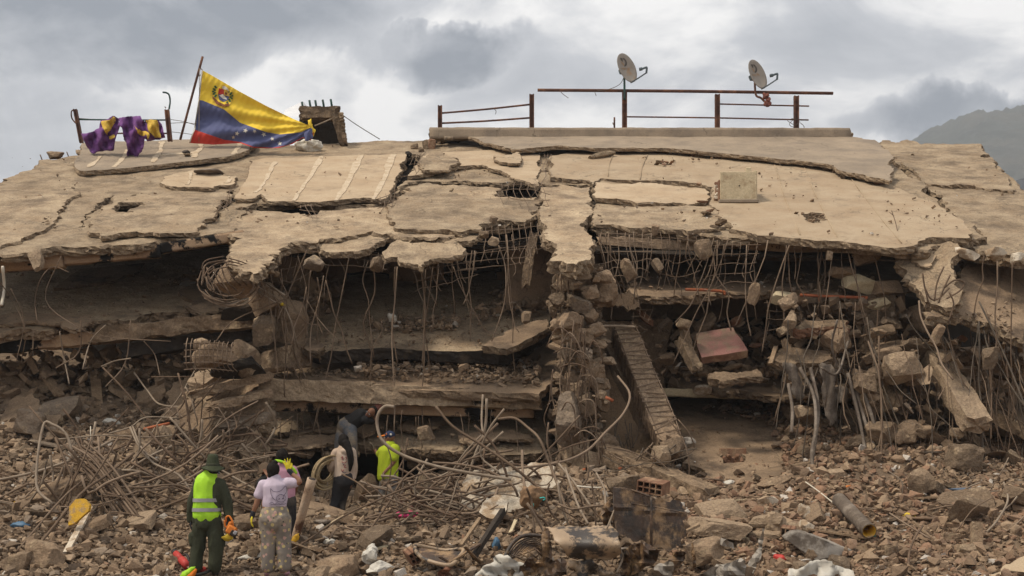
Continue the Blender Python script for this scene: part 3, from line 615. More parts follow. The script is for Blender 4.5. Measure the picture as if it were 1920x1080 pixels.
v, f = roughbeam(W(835, 500, 30.5), W(935, 494, 30.5), .4, .35, .1, .06, 32); obj('ceiling_beam', mesh('hc', v, f, M['black']), BUILD)
slab('inner_wall', [(480,640),(480,440),(560,470),(600,560),(600,650)], wallp(540, 560, 29.5, -.7, .2), .2, 0, 'inner', 'broken', .1, .15, amp=.1, seed=126)
# second floor beam across the middle
v, f = roughbeam(W(488, 732, 26.2), W(700, 738, 26.3), .5, .40, .09, .05, 33, ends=.06, ring=22); obj('floor_beam', mesh('fb', v, f, M['beam']), BUILD)
v, f = roughbeam(W(700, 741, 26.3), W(1012, 752, 26.4), .5, .36, .09, .05, 34, ends=.06, ring=22); obj('floor_beam', mesh('fb', v, f, M['beam']), BUILD)
v, f = roughbeam(W(492, 758, 26.5), W(1000, 772, 26.7), .3, .26, .1, .01, 35, ends=.02, ring=22); obj('plaster_beam', mesh('fb', v, f, M['soot'], True), BUILD)
F2M = slope(740, 722, 26.5, .36)
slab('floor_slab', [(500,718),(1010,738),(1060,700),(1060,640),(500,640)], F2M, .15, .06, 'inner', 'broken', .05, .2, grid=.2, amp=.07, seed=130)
F1M = slope(750, 838, 26.2, .40)
slab('floor_slab', [(488,826),(560,832),(700,834),(760,846),(880,845),(1012,848),(1030,800),(1030,752),(480,752)], F1M, .16, 0, 'dust', 'broken', .1, .12, grid=.18, amp=.06, edge=.09, seed=131)
for i, P in enumerate([[(497,838),(560,815),(640,812),(628,828),(560,838)],[(576,768),(604,755),(625,790),(590,800)],[(520,812),(610,800),(640,806),(560,815)],[(745,800),(790,770),(830,780),(800,812)],[(860,815),(960,806),(1000,822),(880,832)],[(640,800),(700,780),(720,800),(680,815)]]):
    slab('slab_fragment', P, F1M, .07, .10 + .02 * i, 'inner', 'broken', .07, .1, seed=140 + i)
v, f = roughbeam(W(760, 855, 26.4), W(1010, 862, 26.4), .35, .2, .1, .05, 41); obj('floor_beam', mesh('fb', v, f, M['broken']), BUILD)
v, f = roughbeam(W(770, 870, 26.8), W(1010, 880, 26.8), .3, .18, .1, .03, 42); obj('floor_beam', mesh('fb', v, f, M['inner']), BUILD)
slab('inner_wall', [(480,930),(480,845),(1030,850),(1030,930)], wallp(750, 900, 30.5), .2, 0, 'void', 'black', .05, .3, seed=132)  # near-black panel stands in for the dark under this floor
for i in range(26):
    px = RS.uniform(560, 1000); lump(px, 846 + RS.uniform(0, 10), 26.15, RS.uniform(8, 30), RS.uniform(6, 20), 150 + i, 'broken', 'slab_spall', sub=2)
# sheared slab heap left of the opening
SH = slope(420, 800, 25.6, 1.0, .15)
slab('sheared_slab', [(338,800),(352,752),(392,722),(440,712),(496,712),(504,760),(488,820),(470,870),(430,850),(390,820)], SH, .35, .05, 'chunk', 'edgec', .25, .11, grid=.13, amp=.22, edge=.15, seed=160, nscale=1.4)
slab('sheared_slab', [(350,880),(400,838),(486,840),(504,860),(482,900),(452,950),(430,985),(380,930)], slope(430, 900, 24.8, 1.3, -.2),   .3, .05, 'chunk', 'edgec', .2, .11, grid=.13, amp=.2, edge=.12, seed=161, nscale=1.4)
for i, (x0, y0, Y0, x1, y1, Y1, w, h) in enumerate([(352,742,25.0,498,705,26.0,.5,.16),(400,762,24.8,500,735,25.8,.4,.14),(430,800,25.0,500,778,25.9,.4,.15),(372,725,25.3,420,690,26.3,.45,.2)]):
    v, f = roughbeam(W(x0, y0, Y0), W(x1, y1, Y1), w, h, .08, .06, 50 + i); obj('broken_layer', mesh('bl', v, f, M['chunk']), BUILD)
# knot of column stub with reinforcement at the left of the middle bay
lump(452, 520, 25.6, 80, 56, 201, 'chunk', 'column_stub', boxy=.8); lump(500, 560, 26.2, 62, 50, 202, 'inner', 'column_stub'); lump(470, 575, 26.6, 100, 40, 203, 'black', 'column_stub')
lump(497, 618, 26.0, 50, 52, 204, 'chunk', 'column_stub', boxy=.8); lump(540, 600, 26.6, 70, 60, 205, 'inner', 'column_stub'); lump(530, 675, 26.5, 90, 50, 206, 'broken', 'column_stub')
lump(400, 665, 24.9, 78, 42, 207, 'chunk', 'column_stub', boxy=.9, sub=4); lump(455, 672, 25.3, 46, 54, 208, 'chunk', 'column_stub', boxy=.9); lump(378, 645, 24.8, 34, 18, 209, 'chunk', 'column_stub')
lump(440, 692, 25.3, 110, 22, 210, 'black', 'column_stub')
# central pier: cap, core and the lumps that cling to it
v, f = roughbeam(W(1085, 910, 26.8), W(1082, 500, 26.9), .86, .7, .07, .2, 61, ring=40); obj('pier', mesh('pier', v, f, M['chunk']), BUILD)
for i, (px, py, w, h, Y) in enumerate([(1122,548,66,58,26.2),(1075,528,50,44,26.0),(1130,522,44,20,25.9),(1068,600,58,34,25.8),(1072,634,72,36,25.8),(1065,780,46,88,25.3),(1112,705,46,52,25.8),(1130,838,56,48,25.8),(1080,850,50,66,25.6),(1108,872,60,50,25.5),(1085,570,50,30,25.8)]):
    lump(px, py, Y, w, h, 220 + i, 'chunk', 'pier_lump', sub=4, boxy=.6, amp=.10)
for i in range(190):
    py = 505 + 405 * RS.rand(); w0 = np.interp(py, [500, 560, 700, 800, 910], [34, 46, 48, 50, 62]); px = 1088 + RS.uniform(-1, 1) * w0; w = 8 + 34 * RS.rand() ** 2; fl_ = RS.rand() < .5
    lump(px, py, RS.uniform(25.5, 26.4), w * (1.3 if fl_ else 1), w * (.4 if fl_ else .9), 2000 + i, ['chunk', 'chunk', 'inner'][i % 3], 'pier_lump', sub=2 if w < 14 else 3, boxy=.3, amp=.16)
# fallen ribbed column
ra, rb_ = W(1168, 622, 27.6), W(1256, 838, 25.0)
v, f = roughbeam(ra, rb_, .46, .40, .05, .05, 71, roll=.15, ring=30); cc = obj('fallen_column', mesh('fc', v, f, M['chunk']), BUILD)
L_ = (rb_ - ra).length; fr = frame(ra, rb_, .15)
for y_, z_ in ((-.2, .21), (.21, .2)):
    v, f = tube([ra + fr @ Vector((L_ * q_, y_ + RS.normal(0, .012), z_ + RS.normal(0, .01))) for q_ in (.02, .2, .4, .6, .8, .97)], .011, 5, 3); obj('long_bar', mesh('lb', v, f, M['rebar'], True), cc)
for k in range(24):
    t = (k + .6 + RS.uniform(-.25, .25)) / 25 * L_; c = ra + fr @ Vector((t, 0, 0)); sk = RS.normal(0, .05)
    pts = [c + fr @ Vector((sk * s1 + RS.normal(0, .015), y * .24, z * .212)) for y, z, s1 in ((-1, -1, 1), (1, -1, -1), (1, 1, -1), (-1, 1, 1), (-1, -1, 1))]
    v, f = tube(pts, .013, 5, 1); obj('stirrup', mesh('stirrup', v, f, M['rebar']), cc)
lump(1262, 842, 24.9, 44, 40, 260, 'chunk', 'column_foot'); lump(1240, 852, 24.6, 40, 36, 261, 'chunk', 'column_foot')
v, f = roughbeam(W(1125, 622, 28), W(1215, 800, 26.4), .3, .25, .1, .03, 72); obj('fallen_column', mesh('fc', v, f, M['inner']), BUILD)
v, f = roughbeam(W(1135, 850, 25.6), W(1330, 930, 23.6), .55, .3, .1, .05, 73); obj('fallen_column', mesh('fc', v, f, M['broken']), BUILD)
v, f = roughbeam(W(1280, 640, 26.9), W(1306, 695, 26.4), .22, .2, .08, .04, 74); obj('fallen_post', mesh('fc', v, f, M['broken']), BUILD)
lump(1283, 608, 26.8, 26, 24, 262, 'chunk', 'post_head'); v, f = roughbeam(W(1278, 605, 26.8), W(1290, 650, 26.9), .14, .14, .06, .03, 75); obj('fallen_post', mesh('fc', v, f, M['broken']), BUILD)
# --- right bay
F3R = slope(1400, 552, 27.2, .36)
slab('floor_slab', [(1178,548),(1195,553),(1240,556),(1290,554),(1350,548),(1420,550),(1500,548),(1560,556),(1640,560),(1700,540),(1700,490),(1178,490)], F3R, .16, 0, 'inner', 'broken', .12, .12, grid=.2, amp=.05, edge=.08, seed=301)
slab('slab_fragment', [(1140,540),(1180,545),(1200,575),(1190,580),(1150,570),(1138,560)], wallp(1170, 560, 27.0, .2), .1, 0, 'inner', 'broken', .08, .1, seed=302)
v, f = roughbeam(W(1125, 452, 27.6), W(1400, 470, 27.8), .25, .2, .1, .03, 81); obj('ceiling_beam', mesh('cb', v, f, M['inner']), BUILD)
v, f = roughbeam(W(1400, 462, 27.5), W(1690, 482, 27.6), .25, .16, .1, .02, 82); obj('ceiling_beam', mesh('cb', v, f, M['soot']), BUILD)
slab('inner_wall', [(1100,600),(1100,430),(1700,430),(1700,600)], wallp(1400, 500, 31.5, 0, .1), .2, 0, 'wall', 'black', .03, .3, [[(1380,500),(1440,498),(1442,528),(1385,530)]], grid=.35, amp=.04, seed=303)
for i, (px, py, w, h) in enumerate([(1610,530,60,30),(1660,540,60,30),(1640,575,60,30),(1580,510,40,22),(1470,560,40,22),(1630,480,50,26)]): lump(px, py, 27.0, w, h, 310 + i, 'inner' if i % 2 else 'ply', 'floor_lump')
F2R = slope(1450, 728, 28.2, .30, 0)
slab('floor_slab', [(1212,712),(1240,706),(1262,722),(1330,728),(1400,734),(1480,742),(1560,742),(1700,735),(1700,640),(1212,640)], F2R, .14, 0, 'inner', 'broken', .12, .12, grid=.18, amp=.07, edge=.08, seed=304)
v, f = roughbeam(W(1235, 735, 28.4), W(1700, 752, 28.4), .2, .17, .1, .015, 83, ring=18); obj('edge_beam', mesh('cb', v, f, M['ply'], True), BUILD)
for px, py, w, h in ((1318, 731, 34, 12), (1470, 742, 50, 14), (1445, 738, 30, 10), (1375, 735, 26, 9)): lump(px, py, 28.05, w, h, int(px), 'white', 'plaster_patch')
GR = slope(1400, 860, 26, .315)
slab('floor_slab', [(1215,770),(1300,740),(1600,745),(1620,880),(1560,910),(1480,925),(1340,905),(1285,862),(1262,840)], GR, .15, 0, 'inner', 'broken', .1, .14, [[(1352,842),(1393,840),(1396,866),(1355,868)]], grid=.2, amp=.04, seed=305)
pp = slope(1370, 870, 25.9, .8); pbox('hole_infill', W(1374, 860, 26.35), (.5, .1, .4), 'redbrick')
for k in range(5): lump(1358 + k * 8, 862 - k % 2 * 5, 26.05, 8, 14, 330 + k, 'redbrick', 'brick_stub', sub=2)
slab('inner_wall', [(1120,900),(1120,600),(1260,600),(1260,900)], wallp(1190, 760, 28.6, .3), .2, 0, 'inner', 'broken', .1, .2, amp=.1, seed=306)
slab('inner_wall', [(1180,770),(1180,560),(1720,560),(1720,770)], wallp(1400, 650, 31.5), .2, 0, 'void', 'black', .05, .4, seed=307)  # near-black panel puts the gap's deep shade into colour
# pink-painted brick panel leaning in the gap
PK = slope(1355, 675, 26.6, .85, .12)
pk = slab('wall_panel', [(1305,625),(1375,614),(1402,657),(1316,670)], PK, .17, .05, 'pinkpanel', 'redbrick', .015, .3, grid=.25, amp=.01, edge=.005, seed=308, label='pink painted brick panel leaning in the dark gap')
for i, P in enumerate([[(1440,672),(1462,655),(1555,658),(1562,672),(1540,681),(1470,682)],[(1490,615),(1510,600),(1590,602),(1592,616),(1500,618)],[(1330,700),(1420,690),(1430,705),(1350,715)]]):
    slab('slab_fragment', P, slope(P[0][0] + 40, P[0][1], 26.4, .7), .16, .05, 'broken', 'broken' if i != 1 else 'redbrick', .06, .1, seed=320 + i)
# drooping roof tongue and the big slab at the far right
TG = slope(1745, 575, 25.4, 1.0, .35)
slab('roof_slab', [(1681,474),(1700,462),(1762,458),(1802,466),(1782,490),(1788,515),(1806,545),(1800,562),(1762,574),(1735,566),(1718,535),(1700,505)], TG, .22, .05, 'dust', 'edgec', .1, .1, grid=.12, amp=.05, edge=.07, seed=350)
slab('screed_layer', [(1700,470),(1740,466),(1755,480),(1748,498),(1726,500),(1710,490)], TG, .05, .10, 'screed', 'edgec', .06, .1, seed=351)
SR = slope(1800, 600, 25.3, .75, -.25)
slab('floor_slab', [(1740,594),(1772,560),(1800,520),(1806,480),(1900,470),(2080,470),(2080,690),(1960,655),(1920,640),(1888,628),(1840,604),(1780,596)], SR, .2, 0, 'inner', 'edgec', .1, .13, grid=.18, amp=.09, edge=.08, seed=352)  # darker top colour stands in for shade under the roof
for i, (px, py, w) in enumerate([(1812,478,44),(1868,476,42),(1910,486,34)]): lump(px, py, 26.2, w, 18, 360 + i, 'white', 'plaster_patch')
v, f = roughbeam(W(1745, 655, 26.5), W(1832, 800, 24.6), .46, .36, .1, .04, 91); obj('fallen_column', mesh('fc', v, f, M['chunk']), BUILD)
v, f = roughbeam(W(1820, 755, 26.0), W(1960, 830, 25.2), .5, .22, .1, .05, 92); obj('fallen_column', mesh('fc', v, f, M['broken']), BUILD)
v, f = roughbeam(W(1700, 640, 27.5), W(1960, 720, 27.5), .5, .3, .1, .05, 93); obj('floor_beam', mesh('fc', v, f, M['inner']), BUILD)
v, f = roughbeam(W(1780, 690, 27.2), W(1980, 760, 27), .4, .2, .1, .04, 94); obj('floor_beam', mesh('fc', v, f, M['inner']), BUILD)
slab('floor_slab', [(1780,760),(1850,735),(1990,740),(2000,820),(1900,800)], slope(1900, 800, 26, .4, -.2), .2, 0, 'inner', 'broken', .1, .14, seed=353)
RS2 = slope(1860, 940, 23.5, .5); slab('floor_slab', [(1700,880),(1760,850),(1960,900),(1980,1000),(1880,985),(1760,935)], RS2, .25, .12, 'inner', 'broken', .12, .13, amp=.08, seed=354)
for i in range(75):     # heap of lumps at the right pier
    px = RS.normal(1668, 48); py = RS.uniform(580, 900); w = 10 + 50 * RS.rand() ** 2.2; fl_ = RS.rand() < .6; lump(px, py, np.interp(py, [560, 900], [26.9, 24.8]) + RS.uniform(-.2, .5), w * (1.3 if fl_ else 1), w * (.4 if fl_ else .85), 370 + i, ['chunk', 'broken', 'inner', 'broken'][i % 4], 'pier_lump', boxy=.6, amp=.10, sub=3 if w > 20 else 2)
for i in range(60):      # tilted plates jammed in the left gap and on the left slope
    px, py = RS.uniform(-10, 480), RS.uniform(660, 800); w = RS.uniform(14, 70); lump(px, py, np.interp(py, [660, 800], [29, 27]), w, w * RS.uniform(.15, .5), 4000 + i, ['chunk', 'broken', 'inner', 'broken'][i % 4], 'fallen_plate', boxy=.8, amp=.08, sub=3 if w > 26 else 2, rot=tuple(RS.uniform(-.8, .8, 3)))
for i in range(50):      # and in the right gaps
    px, py = RS.uniform(1190, 1930), RS.uniform(590, 700) if i % 2 else RS.uniform(700, 860); px = px if i % 2 else RS.uniform(1560, 1930); w = RS.uniform(12, 56); lump(px, py, 28.0 if px < 1600 and py < 700 else 26.2, w, w * RS.uniform(.15, .5), 4100 + i, ['broken', 'broken', 'inner', 'redbrick', 'chunk'][i % 5], 'fallen_plate', boxy=.8, amp=.08, sub=2, rot=tuple(RS.uniform(-.7, .7, 3)))
v, f = roughbeam(W(1670, 900, 26.4), W(1640, 560, 27.2), .7, .7, .12, .12, 95); obj('pier', mesh('pier', v, f, M['broken']), BUILD)
v, f = roughbeam(W(1470, 640, 26.6), W(1500, 720, 26.2), .14, .1, .08, .03, 96); obj('fallen_post', mesh('fc', v, f, M['wood']), BUILD)
slab('under_roof_light_block', [(-120,492),(440,462),(560,478),(1000,452),(1110,470),(1700,482),(1860,484),(1840,400),(1780,330),(1640,284),(800,280),(160,310),(20,356),(-120,410)], R, .06, -.36, 'void', 'void', .02, .8, grid=1.5, amp=.02, seed=8)  # black sheet added under the roof to stop light leaks and darken holes
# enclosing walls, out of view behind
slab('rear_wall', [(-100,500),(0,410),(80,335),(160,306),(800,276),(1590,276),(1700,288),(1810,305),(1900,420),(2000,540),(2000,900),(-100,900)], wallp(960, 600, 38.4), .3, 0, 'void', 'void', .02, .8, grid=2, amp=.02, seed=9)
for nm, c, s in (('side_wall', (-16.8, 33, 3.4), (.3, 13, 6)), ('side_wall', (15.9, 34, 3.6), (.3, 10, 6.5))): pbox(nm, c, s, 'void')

# ------------------------------------------------------------------ steel hanging from the building
def wire(P, r, m='rebar', parent=None, name='rebar', sides=5, n=4):
    v, f = tube(P, r, sides, n); return obj(name, mesh(name, v, f, M[m], True), parent or BUILD)
def hang(px, py, Y, ln, sway=0, kick=0, r=.012, m='rebar', seed=0, dy=.0):
    """a bar hanging down from (px,py): ln and sway in the photo's pixels"""
    rng = np.random.RandomState(seed); n = 5; P = []
    bow = rng.normal(0, .07) * ln; kx = rng.randint(1, 5); kd = rng.normal(0, .05) * ln * (rng.rand() < .35)
    for i in range(n + 1):
        t = i / n; P.append(W(px + sway * t ** 1.3 + bow * t * (1 - t) * 2 + (kd if i == kx else 0) + rng.normal(0, .6 + ln * .006) * (i > 0) + kick * max(0, t - .7) * 3, py + ln * t * (1 - .15 * (abs(kick) > 14) * (t > .85)), Y - dy * t + rng.normal(0, .03)))
    return wire(P, r * rng.choice([.7, .85, 1, 1, 1.2]), m, n=int(rng.choice([1, 3, 4, 4])))
hs = 0
for px, py, Y, ln, sw, kk in [(655,478,26.2,330,-68,0),(690,490,26.3,180,10,0),(700,495,26.3,275,-18,18),(822,480,26.2,130,-10,0),(812,500,26.2,300,-22,0),(960,440,26.4,30,5,0),
     (745,500,26.1,310,-5,0),(741,500,26.2,180,3,0),(790,505,26.2,180,2,0),(798,505,26.3,200,6,6),(848,490,26.2,100,5,0),(850,500,26.2,150,70,20),(858,488,26.3,120,30,0),(885,470,26.3,170,-2,0),(890,470,26.3,100,-20,0),(935,460,26.4,180,-14,0),
     (948,440,26.4,260,18,0),(950,440,26.3,215,12,16),(992,445,26.6,90,-4,0),(558,480,26.3,120,18,0),(585,500,26.4,130,-8,0),(595,520,26.4,160,-6,10),(520,500,26.0,130,60,20),(480,470,26,160,25,0),(620,480,26.4,90,-12,0),(715,600,26.3,110,-30,0),
     (1052,498,25.8,90,-2,0),(1064,498,25.8,88,0,0),(1076,498,25.8,92,2,0),(1044,500,25.8,100,-4,0),(1088,496,25.9,60,0,0)]:
    hang(px, py, Y, ln, sw, kk, .015 if 1040 < px < 1090 else .012, 'rust' if 1040 < px < 1090 else 'rebar', 500 + hs); hs += 1
for px, py, Y, ln, sw, kk in [(1128,435,26.8,140,22,0),(1135,438,26.8,160,10,0),(1140,440,26.8,120,16,10),(1150,470,27,110,30,0),(1180,440,26.9,130,8,0),(1216,445,26.9,70,-6,0),(1245,470,27,120,60,20),(1275,450,26.9,110,-15,0),(1290,440,26.9,150,30,0),
     (1330,450,26.7,170,40,0),(1345,450,26.7,230,-55,0),(1350,455,26.7,150,-80,0),(1365,450,26.7,230,-100,0),(1400,460,26.6,170,10,0),(1420,470,26.6,130,-2,0),(1440,450,26.6,160,-60,0),(1475,460,26.6,170,-10,0),(1480,460,26.5,200,-50,0),
     (1578,470,26.5,100,6,0),(1590,470,26.5,180,40,10),(1600,480,26.5,220,50,0),(1560,480,26.5,150,-20,0),(1535,460,26.6,110,5,0),(1640,480,26.4,180,20,0),(1870,490,24.9,250,-10,0),(1898,490,24.9,300,5,0),(1845,480,25,110,-20,0)]:
    hang(px, py, Y, ln, sw, kk, .012, 'rebar', 500 + hs); hs += 1
for i in range(64):          # bars out of the right pier, sweeping down and to the right
    px, py = RS.uniform(1600, 1860) if i % 4 else RS.uniform(1850, 1930), RS.uniform(560, 720); ln = RS.uniform(110, 300); hang(px, py, RS.uniform(25.2, 26.4), ln, RS.uniform(-30, 150), RS.choice([0, 0, 12, -12]), RS.choice([.008, .010, .015]), RS.choice(['rebar', 'rust', 'cabledark']), 600 + i, dy=RS.uniform(0, 1.6))
for i in range(13): hang(RS.uniform(1440, 1620), RS.uniform(560, 700), RS.uniform(25.8, 26.4), RS.uniform(90, 240), RS.uniform(-30, 25), 0, .011, RS.choice(['rebar', 'cabledark']), 700 + i, dy=RS.uniform(0, 1))
for i in range(14): hang(RS.uniform(1120, 1640), RS.uniform(440, 460), 26.7, RS.uniform(40, 150), RS.uniform(-40, 40), RS.choice([0, 10, -10]), .009, 'rebar', 740 + i)
for i in range(14): hang(RS.uniform(470, 620), RS.uniform(490, 600), RS.uniform(25.4, 26.2), RS.uniform(60, 180), RS.uniform(-60, 60), 10, .011, 'rebar', 780 + i)
for P, r, m in [([(5,500),(8,540),(3,572)],.03,'pvc'),([(115,480),(85,560),(140,610),(200,632),(320,640)],.009,'rebar'),([(70,605),(66,560),(78,520),(100,500),(128,510)],.009,'rebar'),([(20,540),(45,600),(30,680)],.009,'rebar'),([(112,622),(120,670),(130,720)],.014,'cable'),
     ([(152,600),(148,660),(105,690)],.012,'rebar'),([(198,610),(170,640),(155,692)],.014,'cable'),([(245,600),(235,680),(198,725)],.011,'rebar'),([(0,530),(22,560),(48,620),(40,680),(60,660),(62,620)],.009,'rebar'),([(270,640),(290,665),(300,705)],.009,'rebar'),
     ([(190,687),(215,677),(245,672)],.014,'cable'),([(535,560),(440,600),(405,640)],.012,'rebar'),([(460,525),(520,560),(545,600),(560,655)],.012,'cable'),([(463,520),(530,555),(533,600)],.012,'rebar'),([(455,520),(495,530),(534,554)],.022,'cable'),([(455,530),(480,545),(516,567)],.02,'cable'),
     ([(575,470),(545,540),(520,600)],.011,'rebar'),([(540,640),(535,680),(545,690),(560,670),(575,640)],.01,'rebar'),([(1115,612),(1150,611),(1190,613)],.022,'cable')]:
    wire([W(a, b, 25.6 + .3 * (k % 2)) for k, (a, b) in enumerate(P)], r, m)
# welded mesh in the torn places
def wmesh(q, nx, ny, sag=.15, r=.0075, seed=0, m='rebar'):
    """q: four corners (px,py,Y) in order; a bent sheet of welded wire"""
    rng = np.random.RandomState(seed); c = [W(*k) for k in q]; L = []
    def p(u, v): 
        a = c[0].lerp(c[1], u).lerp(c[3].lerp(c[2], u), v); n = vn([tuple(a), tuple(a + Vector((9, 3, 5)))], 1.6, 2, .5, seed % 5); return a + Vector((n[0] * .32 * v + n[1] * .08, n[1] * sag * 2, -abs(n[0]) * sag * 2.2 * v))
    nx = max(3, int(nx * .7)); ny = max(3, int(ny * .75))
    for i in range(nx):
        v0 = rng.uniform(0, .1); v1 = rng.uniform(.35, 1.35); L.append(tube([p((i + .5) / nx, v0 + (v1 - v0) * k / 5) for k in range(6)], r, 4, 2))
    for j in range(ny):
        L.append(tube([p(rng.uniform(-.03, .05) * (k == 0) + k / 7, (j + .5) / ny) for k in range(8)], r, 4, 2))
    v, f = tubes(L); return obj('welded_mesh', mesh('wm', v, f, M[m], True), BUILD)
for i, (q, a, b) in enumerate([([(930,340,30.4),(1022,340,30.4),(1022,372,28.9),(930,372,28.9)],10,4),([(905,425,27.3),(1012,415,27.5),(1015,460,27.0),(900,480,26.8)],13,5),([(520,465,26.6),(600,455,26.8),(590,510,26.3),(515,540,26.2)],8,5),
     ([(590,468,26.5),(730,470,26.6),(740,500,26.2),(600,500,26.2)],14,3),([(870,470,26.8),(1010,455,27),(1000,495,26.5),(860,510,26.2)],14,4),([(760,500,26),(880,485,26),(900,520,25.8),(770,545,25.7)],10,3),([(1118,430,27.2),(1230,434,27.1),(1225,520,26.6),(1125,530,26.6)],10,8),
     ([(1230,434,27.1),(1330,445,27),(1320,510,26.6),(1240,520,26.5)],9,6),([(1335,450,26.9),(1430,452,26.7),(1410,530,26.4),(1330,540,26.4)],9,7),([(1185,575,27.2),(1230,570,27.2),(1226,612,27),(1180,610,27)],6,5),([(700,365,29.6),(750,350,30.1),(742,385,29.0),(705,392,28.8)],7,3),
     ([(562,386,28.8),(590,384,28.8),(588,400,28.3),(562,400,28.3)],5,3),([(400,380,28.8),(440,352,30),(432,380,28.9),(404,408,28)],5,4),([(1014,282,35.4),(1034,282,35.4),(1032,326,32),(1014,326,32)],3,4),([(1430,560,27),(1510,560,27),(1500,620,26.8),(1440,620,26.8)],8,6),([(780,283,34),(800,281,34),(780,330,31),(752,335,31)],4,5)]):
    wmesh(q, a, b, seed=i)
# cage of bars round the stub at the left, and round the concrete box below
for i in range(26):
    a = RS.uniform(0, 6.28); c = W(440, 530, 25.2); r1 = RS.uniform(.35, .62)
    P = [c + Vector((math.cos(a + k * .5) * r1 * (1.1 if k < 2 else .9), -.2 - .1 * k + RS.normal(0, .05), math.sin(a + k * .5) * r1 * .75)) for k in range(4)]
    wire(P, .012, 'rust' if i % 2 else 'rebar')
for i, (px, py) in enumerate([(388,502),(400,500),(414,497),(422,488),(433,487),(446,488),(456,494),(462,488),(408,512),(396,520)]): wire([W(px, py, 25.1), W(px + 8 + i, py + 28, 24.9), W(px + 30, py + 48, 25.0)], .014, 'rust')
for i in range(11):
    x = 352 + i * 8.5; wire([W(x, 634 + i * .8, 24.7), W(x - 3, 650, 24.35), W(x - 2, 684, 24.4), W(x + 8, 697, 24.8)], .010, 'rebar')
for j in range(5): wire([W(345, 645 + j * 12, 24.5), W(390, 643 + j * 12, 24.35), W(438, 648 + j * 12, 24.6)], .010, 'rebar')
for i in range(18):          # looping bars round the central pier
    px, py = RS.uniform(1035, 1120), RS.uniform(600, 840); w = RS.uniform(12, 34); Y = RS.uniform(24.7, 25.4)
    wire([W(px - w, py + RS.normal(0, 8), Y), W(px - w * .3, py - RS.uniform(10, 24), Y - .1), W(px + w * .6, py + RS.normal(0, 8), Y - .1), W(px + w * .8, py + RS.uniform(20, 60), Y)], .013, 'rust' if i % 2 else 'rebar')
for i in range(16): hang(RS.uniform(1035, 1120), RS.uniform(590, 700), 25.1, RS.uniform(60, 190), RS.uniform(-14, 14), 0, .013, RS.choice(['rust', 'rebar']), 820 + i)
for i in range(12): hang(RS.uniform(1145, 1200), RS.uniform(780, 830), 25.9, RS.uniform(40, 90), RS.uniform(-14, 14), 0, .012, 'cabledark', 850 + i)
for i in range(22): hang(RS.uniform(510, 1010), RS.uniform(765, 790), 26.0, RS.uniform(40, 110), RS.uniform(-12, 16), 0, .007, 'rebar', 880 + i)
# lumps still dangling on the steel
for i, (px, py, w, h, Y) in enumerate([(1320,466,34,40,26.4),(1177,506,26,44,26.5),(1234,498,18,32,26.4),(1416,551,20,42,26.3),(585,492,32,22,26.0),(706,496,26,26,26.0),(926,452,18,18,26.5),(70,490,22,36,25.8),(986,595,16,24,26.3),(1478,566,40,24,26.3),(1483,600,22,30,26.2),(1468,621,22,18,26.2),
    (1855,672,26,46,24.8),(1758,626,18,44,25.0),(1556,480,12,20,26.2),(1228,430,16,22,26.6),(520,514,10,12,25.6),(908,440,18,12,26.6),(925,412,14,14,27),(1210,432,10,14,26.7),(1795,812,26,22,25),(797,812,30,28,25.7),(1500,772,22,22,25.6)]):
    lump(px, py, Y, w, h, 900 + i, 'chunk', 'hanging_lump', dpt=w * Y / F, boxy=.5, amp=.06); 
wire([W(8, 905, 26), W(8, 905, 26.1)], .001) if False else None
# rags and roots of cable at the right, orange conduit
def cloth(name, poly, Y, fold, m, parent=None, seg=.05, jg=.01, thick=.012, seed=0, n=None):
    """a hanging piece of cloth: outline at depth Y (px), folds in depth given by fold(px,py) metres"""
    rng = np.random.RandomState(seed); s = Y / F; pl = wallp(960, 870, Y)
    o = jag([pl.uv(x, y) for x, y in poly], jg, seg, rng); A = np.array(o); x0, y0 = A.min(0); x1, y1 = A.max(0)
    g = seg * 1.0; gx, gy = np.meshgrid(np.arange(x0, x1, g), np.arange(y0, y1, g)); G = np.c_[gx.ravel(), gy.ravel()]; G = G[inside(G, o)] if len(G) else G
    if len(G): G = G[np.array([((A - q) ** 2).sum(1).min() > (g * .4) ** 2 for q in G])] 
    pts = [Vector(p) for p in o] + [Vector(p) for p in G]
    vs, es, fs, *_ = delaunay_2d_cdt(pts, [(i, (i + 1) % len(o)) for i in range(len(o))], [], 0, 1e-5)
    Vv = np.array([tuple(v) for v in vs]); T = np.array([f for f in fs if len(f) == 3]); T = T[inside(Vv[T].mean(1), o)]
    P3 = []
    for a, b in Vv:
        p = pl.pt(a, b); px = 960 + p.x / p.y * F; py = H - (p.z - CZ) / p.y * F; P3.append(W(px, py, Y + fold(px, py)))
    a = Vv[T[:, 1]] - Vv[T[:, 0]]; b = Vv[T[:, 2]] - Vv[T[:, 0]]; c = a[:, 0] * b[:, 1] - a[:, 1] * b[:, 0]; T[c < 0] = T[c < 0][:, ::-1]
    nV = len(P3); fr = [tuple(int(i) for i in t) for t in T]; verts = P3 + [p + Vector((0, thick, 0)) for p in P3]
    fa = fr + [tuple(i + nV for i in t[::-1]) for t in fr]
    ed = {(t[i], t[(i + 1) % 3]) for t in fr for i in range(3)}
    fa += [(i, i + nV, j + nV, j) for i, j in ed if (j, i) not in ed]
    me = mesh(name, verts, fa, m if not isinstance(m, str) else M[m], not (m in ('burnt', 'greyfoil', 'rust_steel'))); return obj(name, me, parent)
def crum(amp, fs=.04, seed=0):
    return lambda x, y: amp * (1 - 3 * abs(float(vn([(x * fs, y * fs, seed)], 1, 2, .45, 1)[0]))) + amp * .4 * abs(((x * .7 + y * .5) * fs * 1.3) % 2 - 1)
def wav(amp, fx, fy, ph=0): return lambda x, y: amp * math.sin(x * fx + y * fy + ph) + amp * .5 * math.sin(x * fx * 2.3 - y * fy * 1.4 + ph * 2)
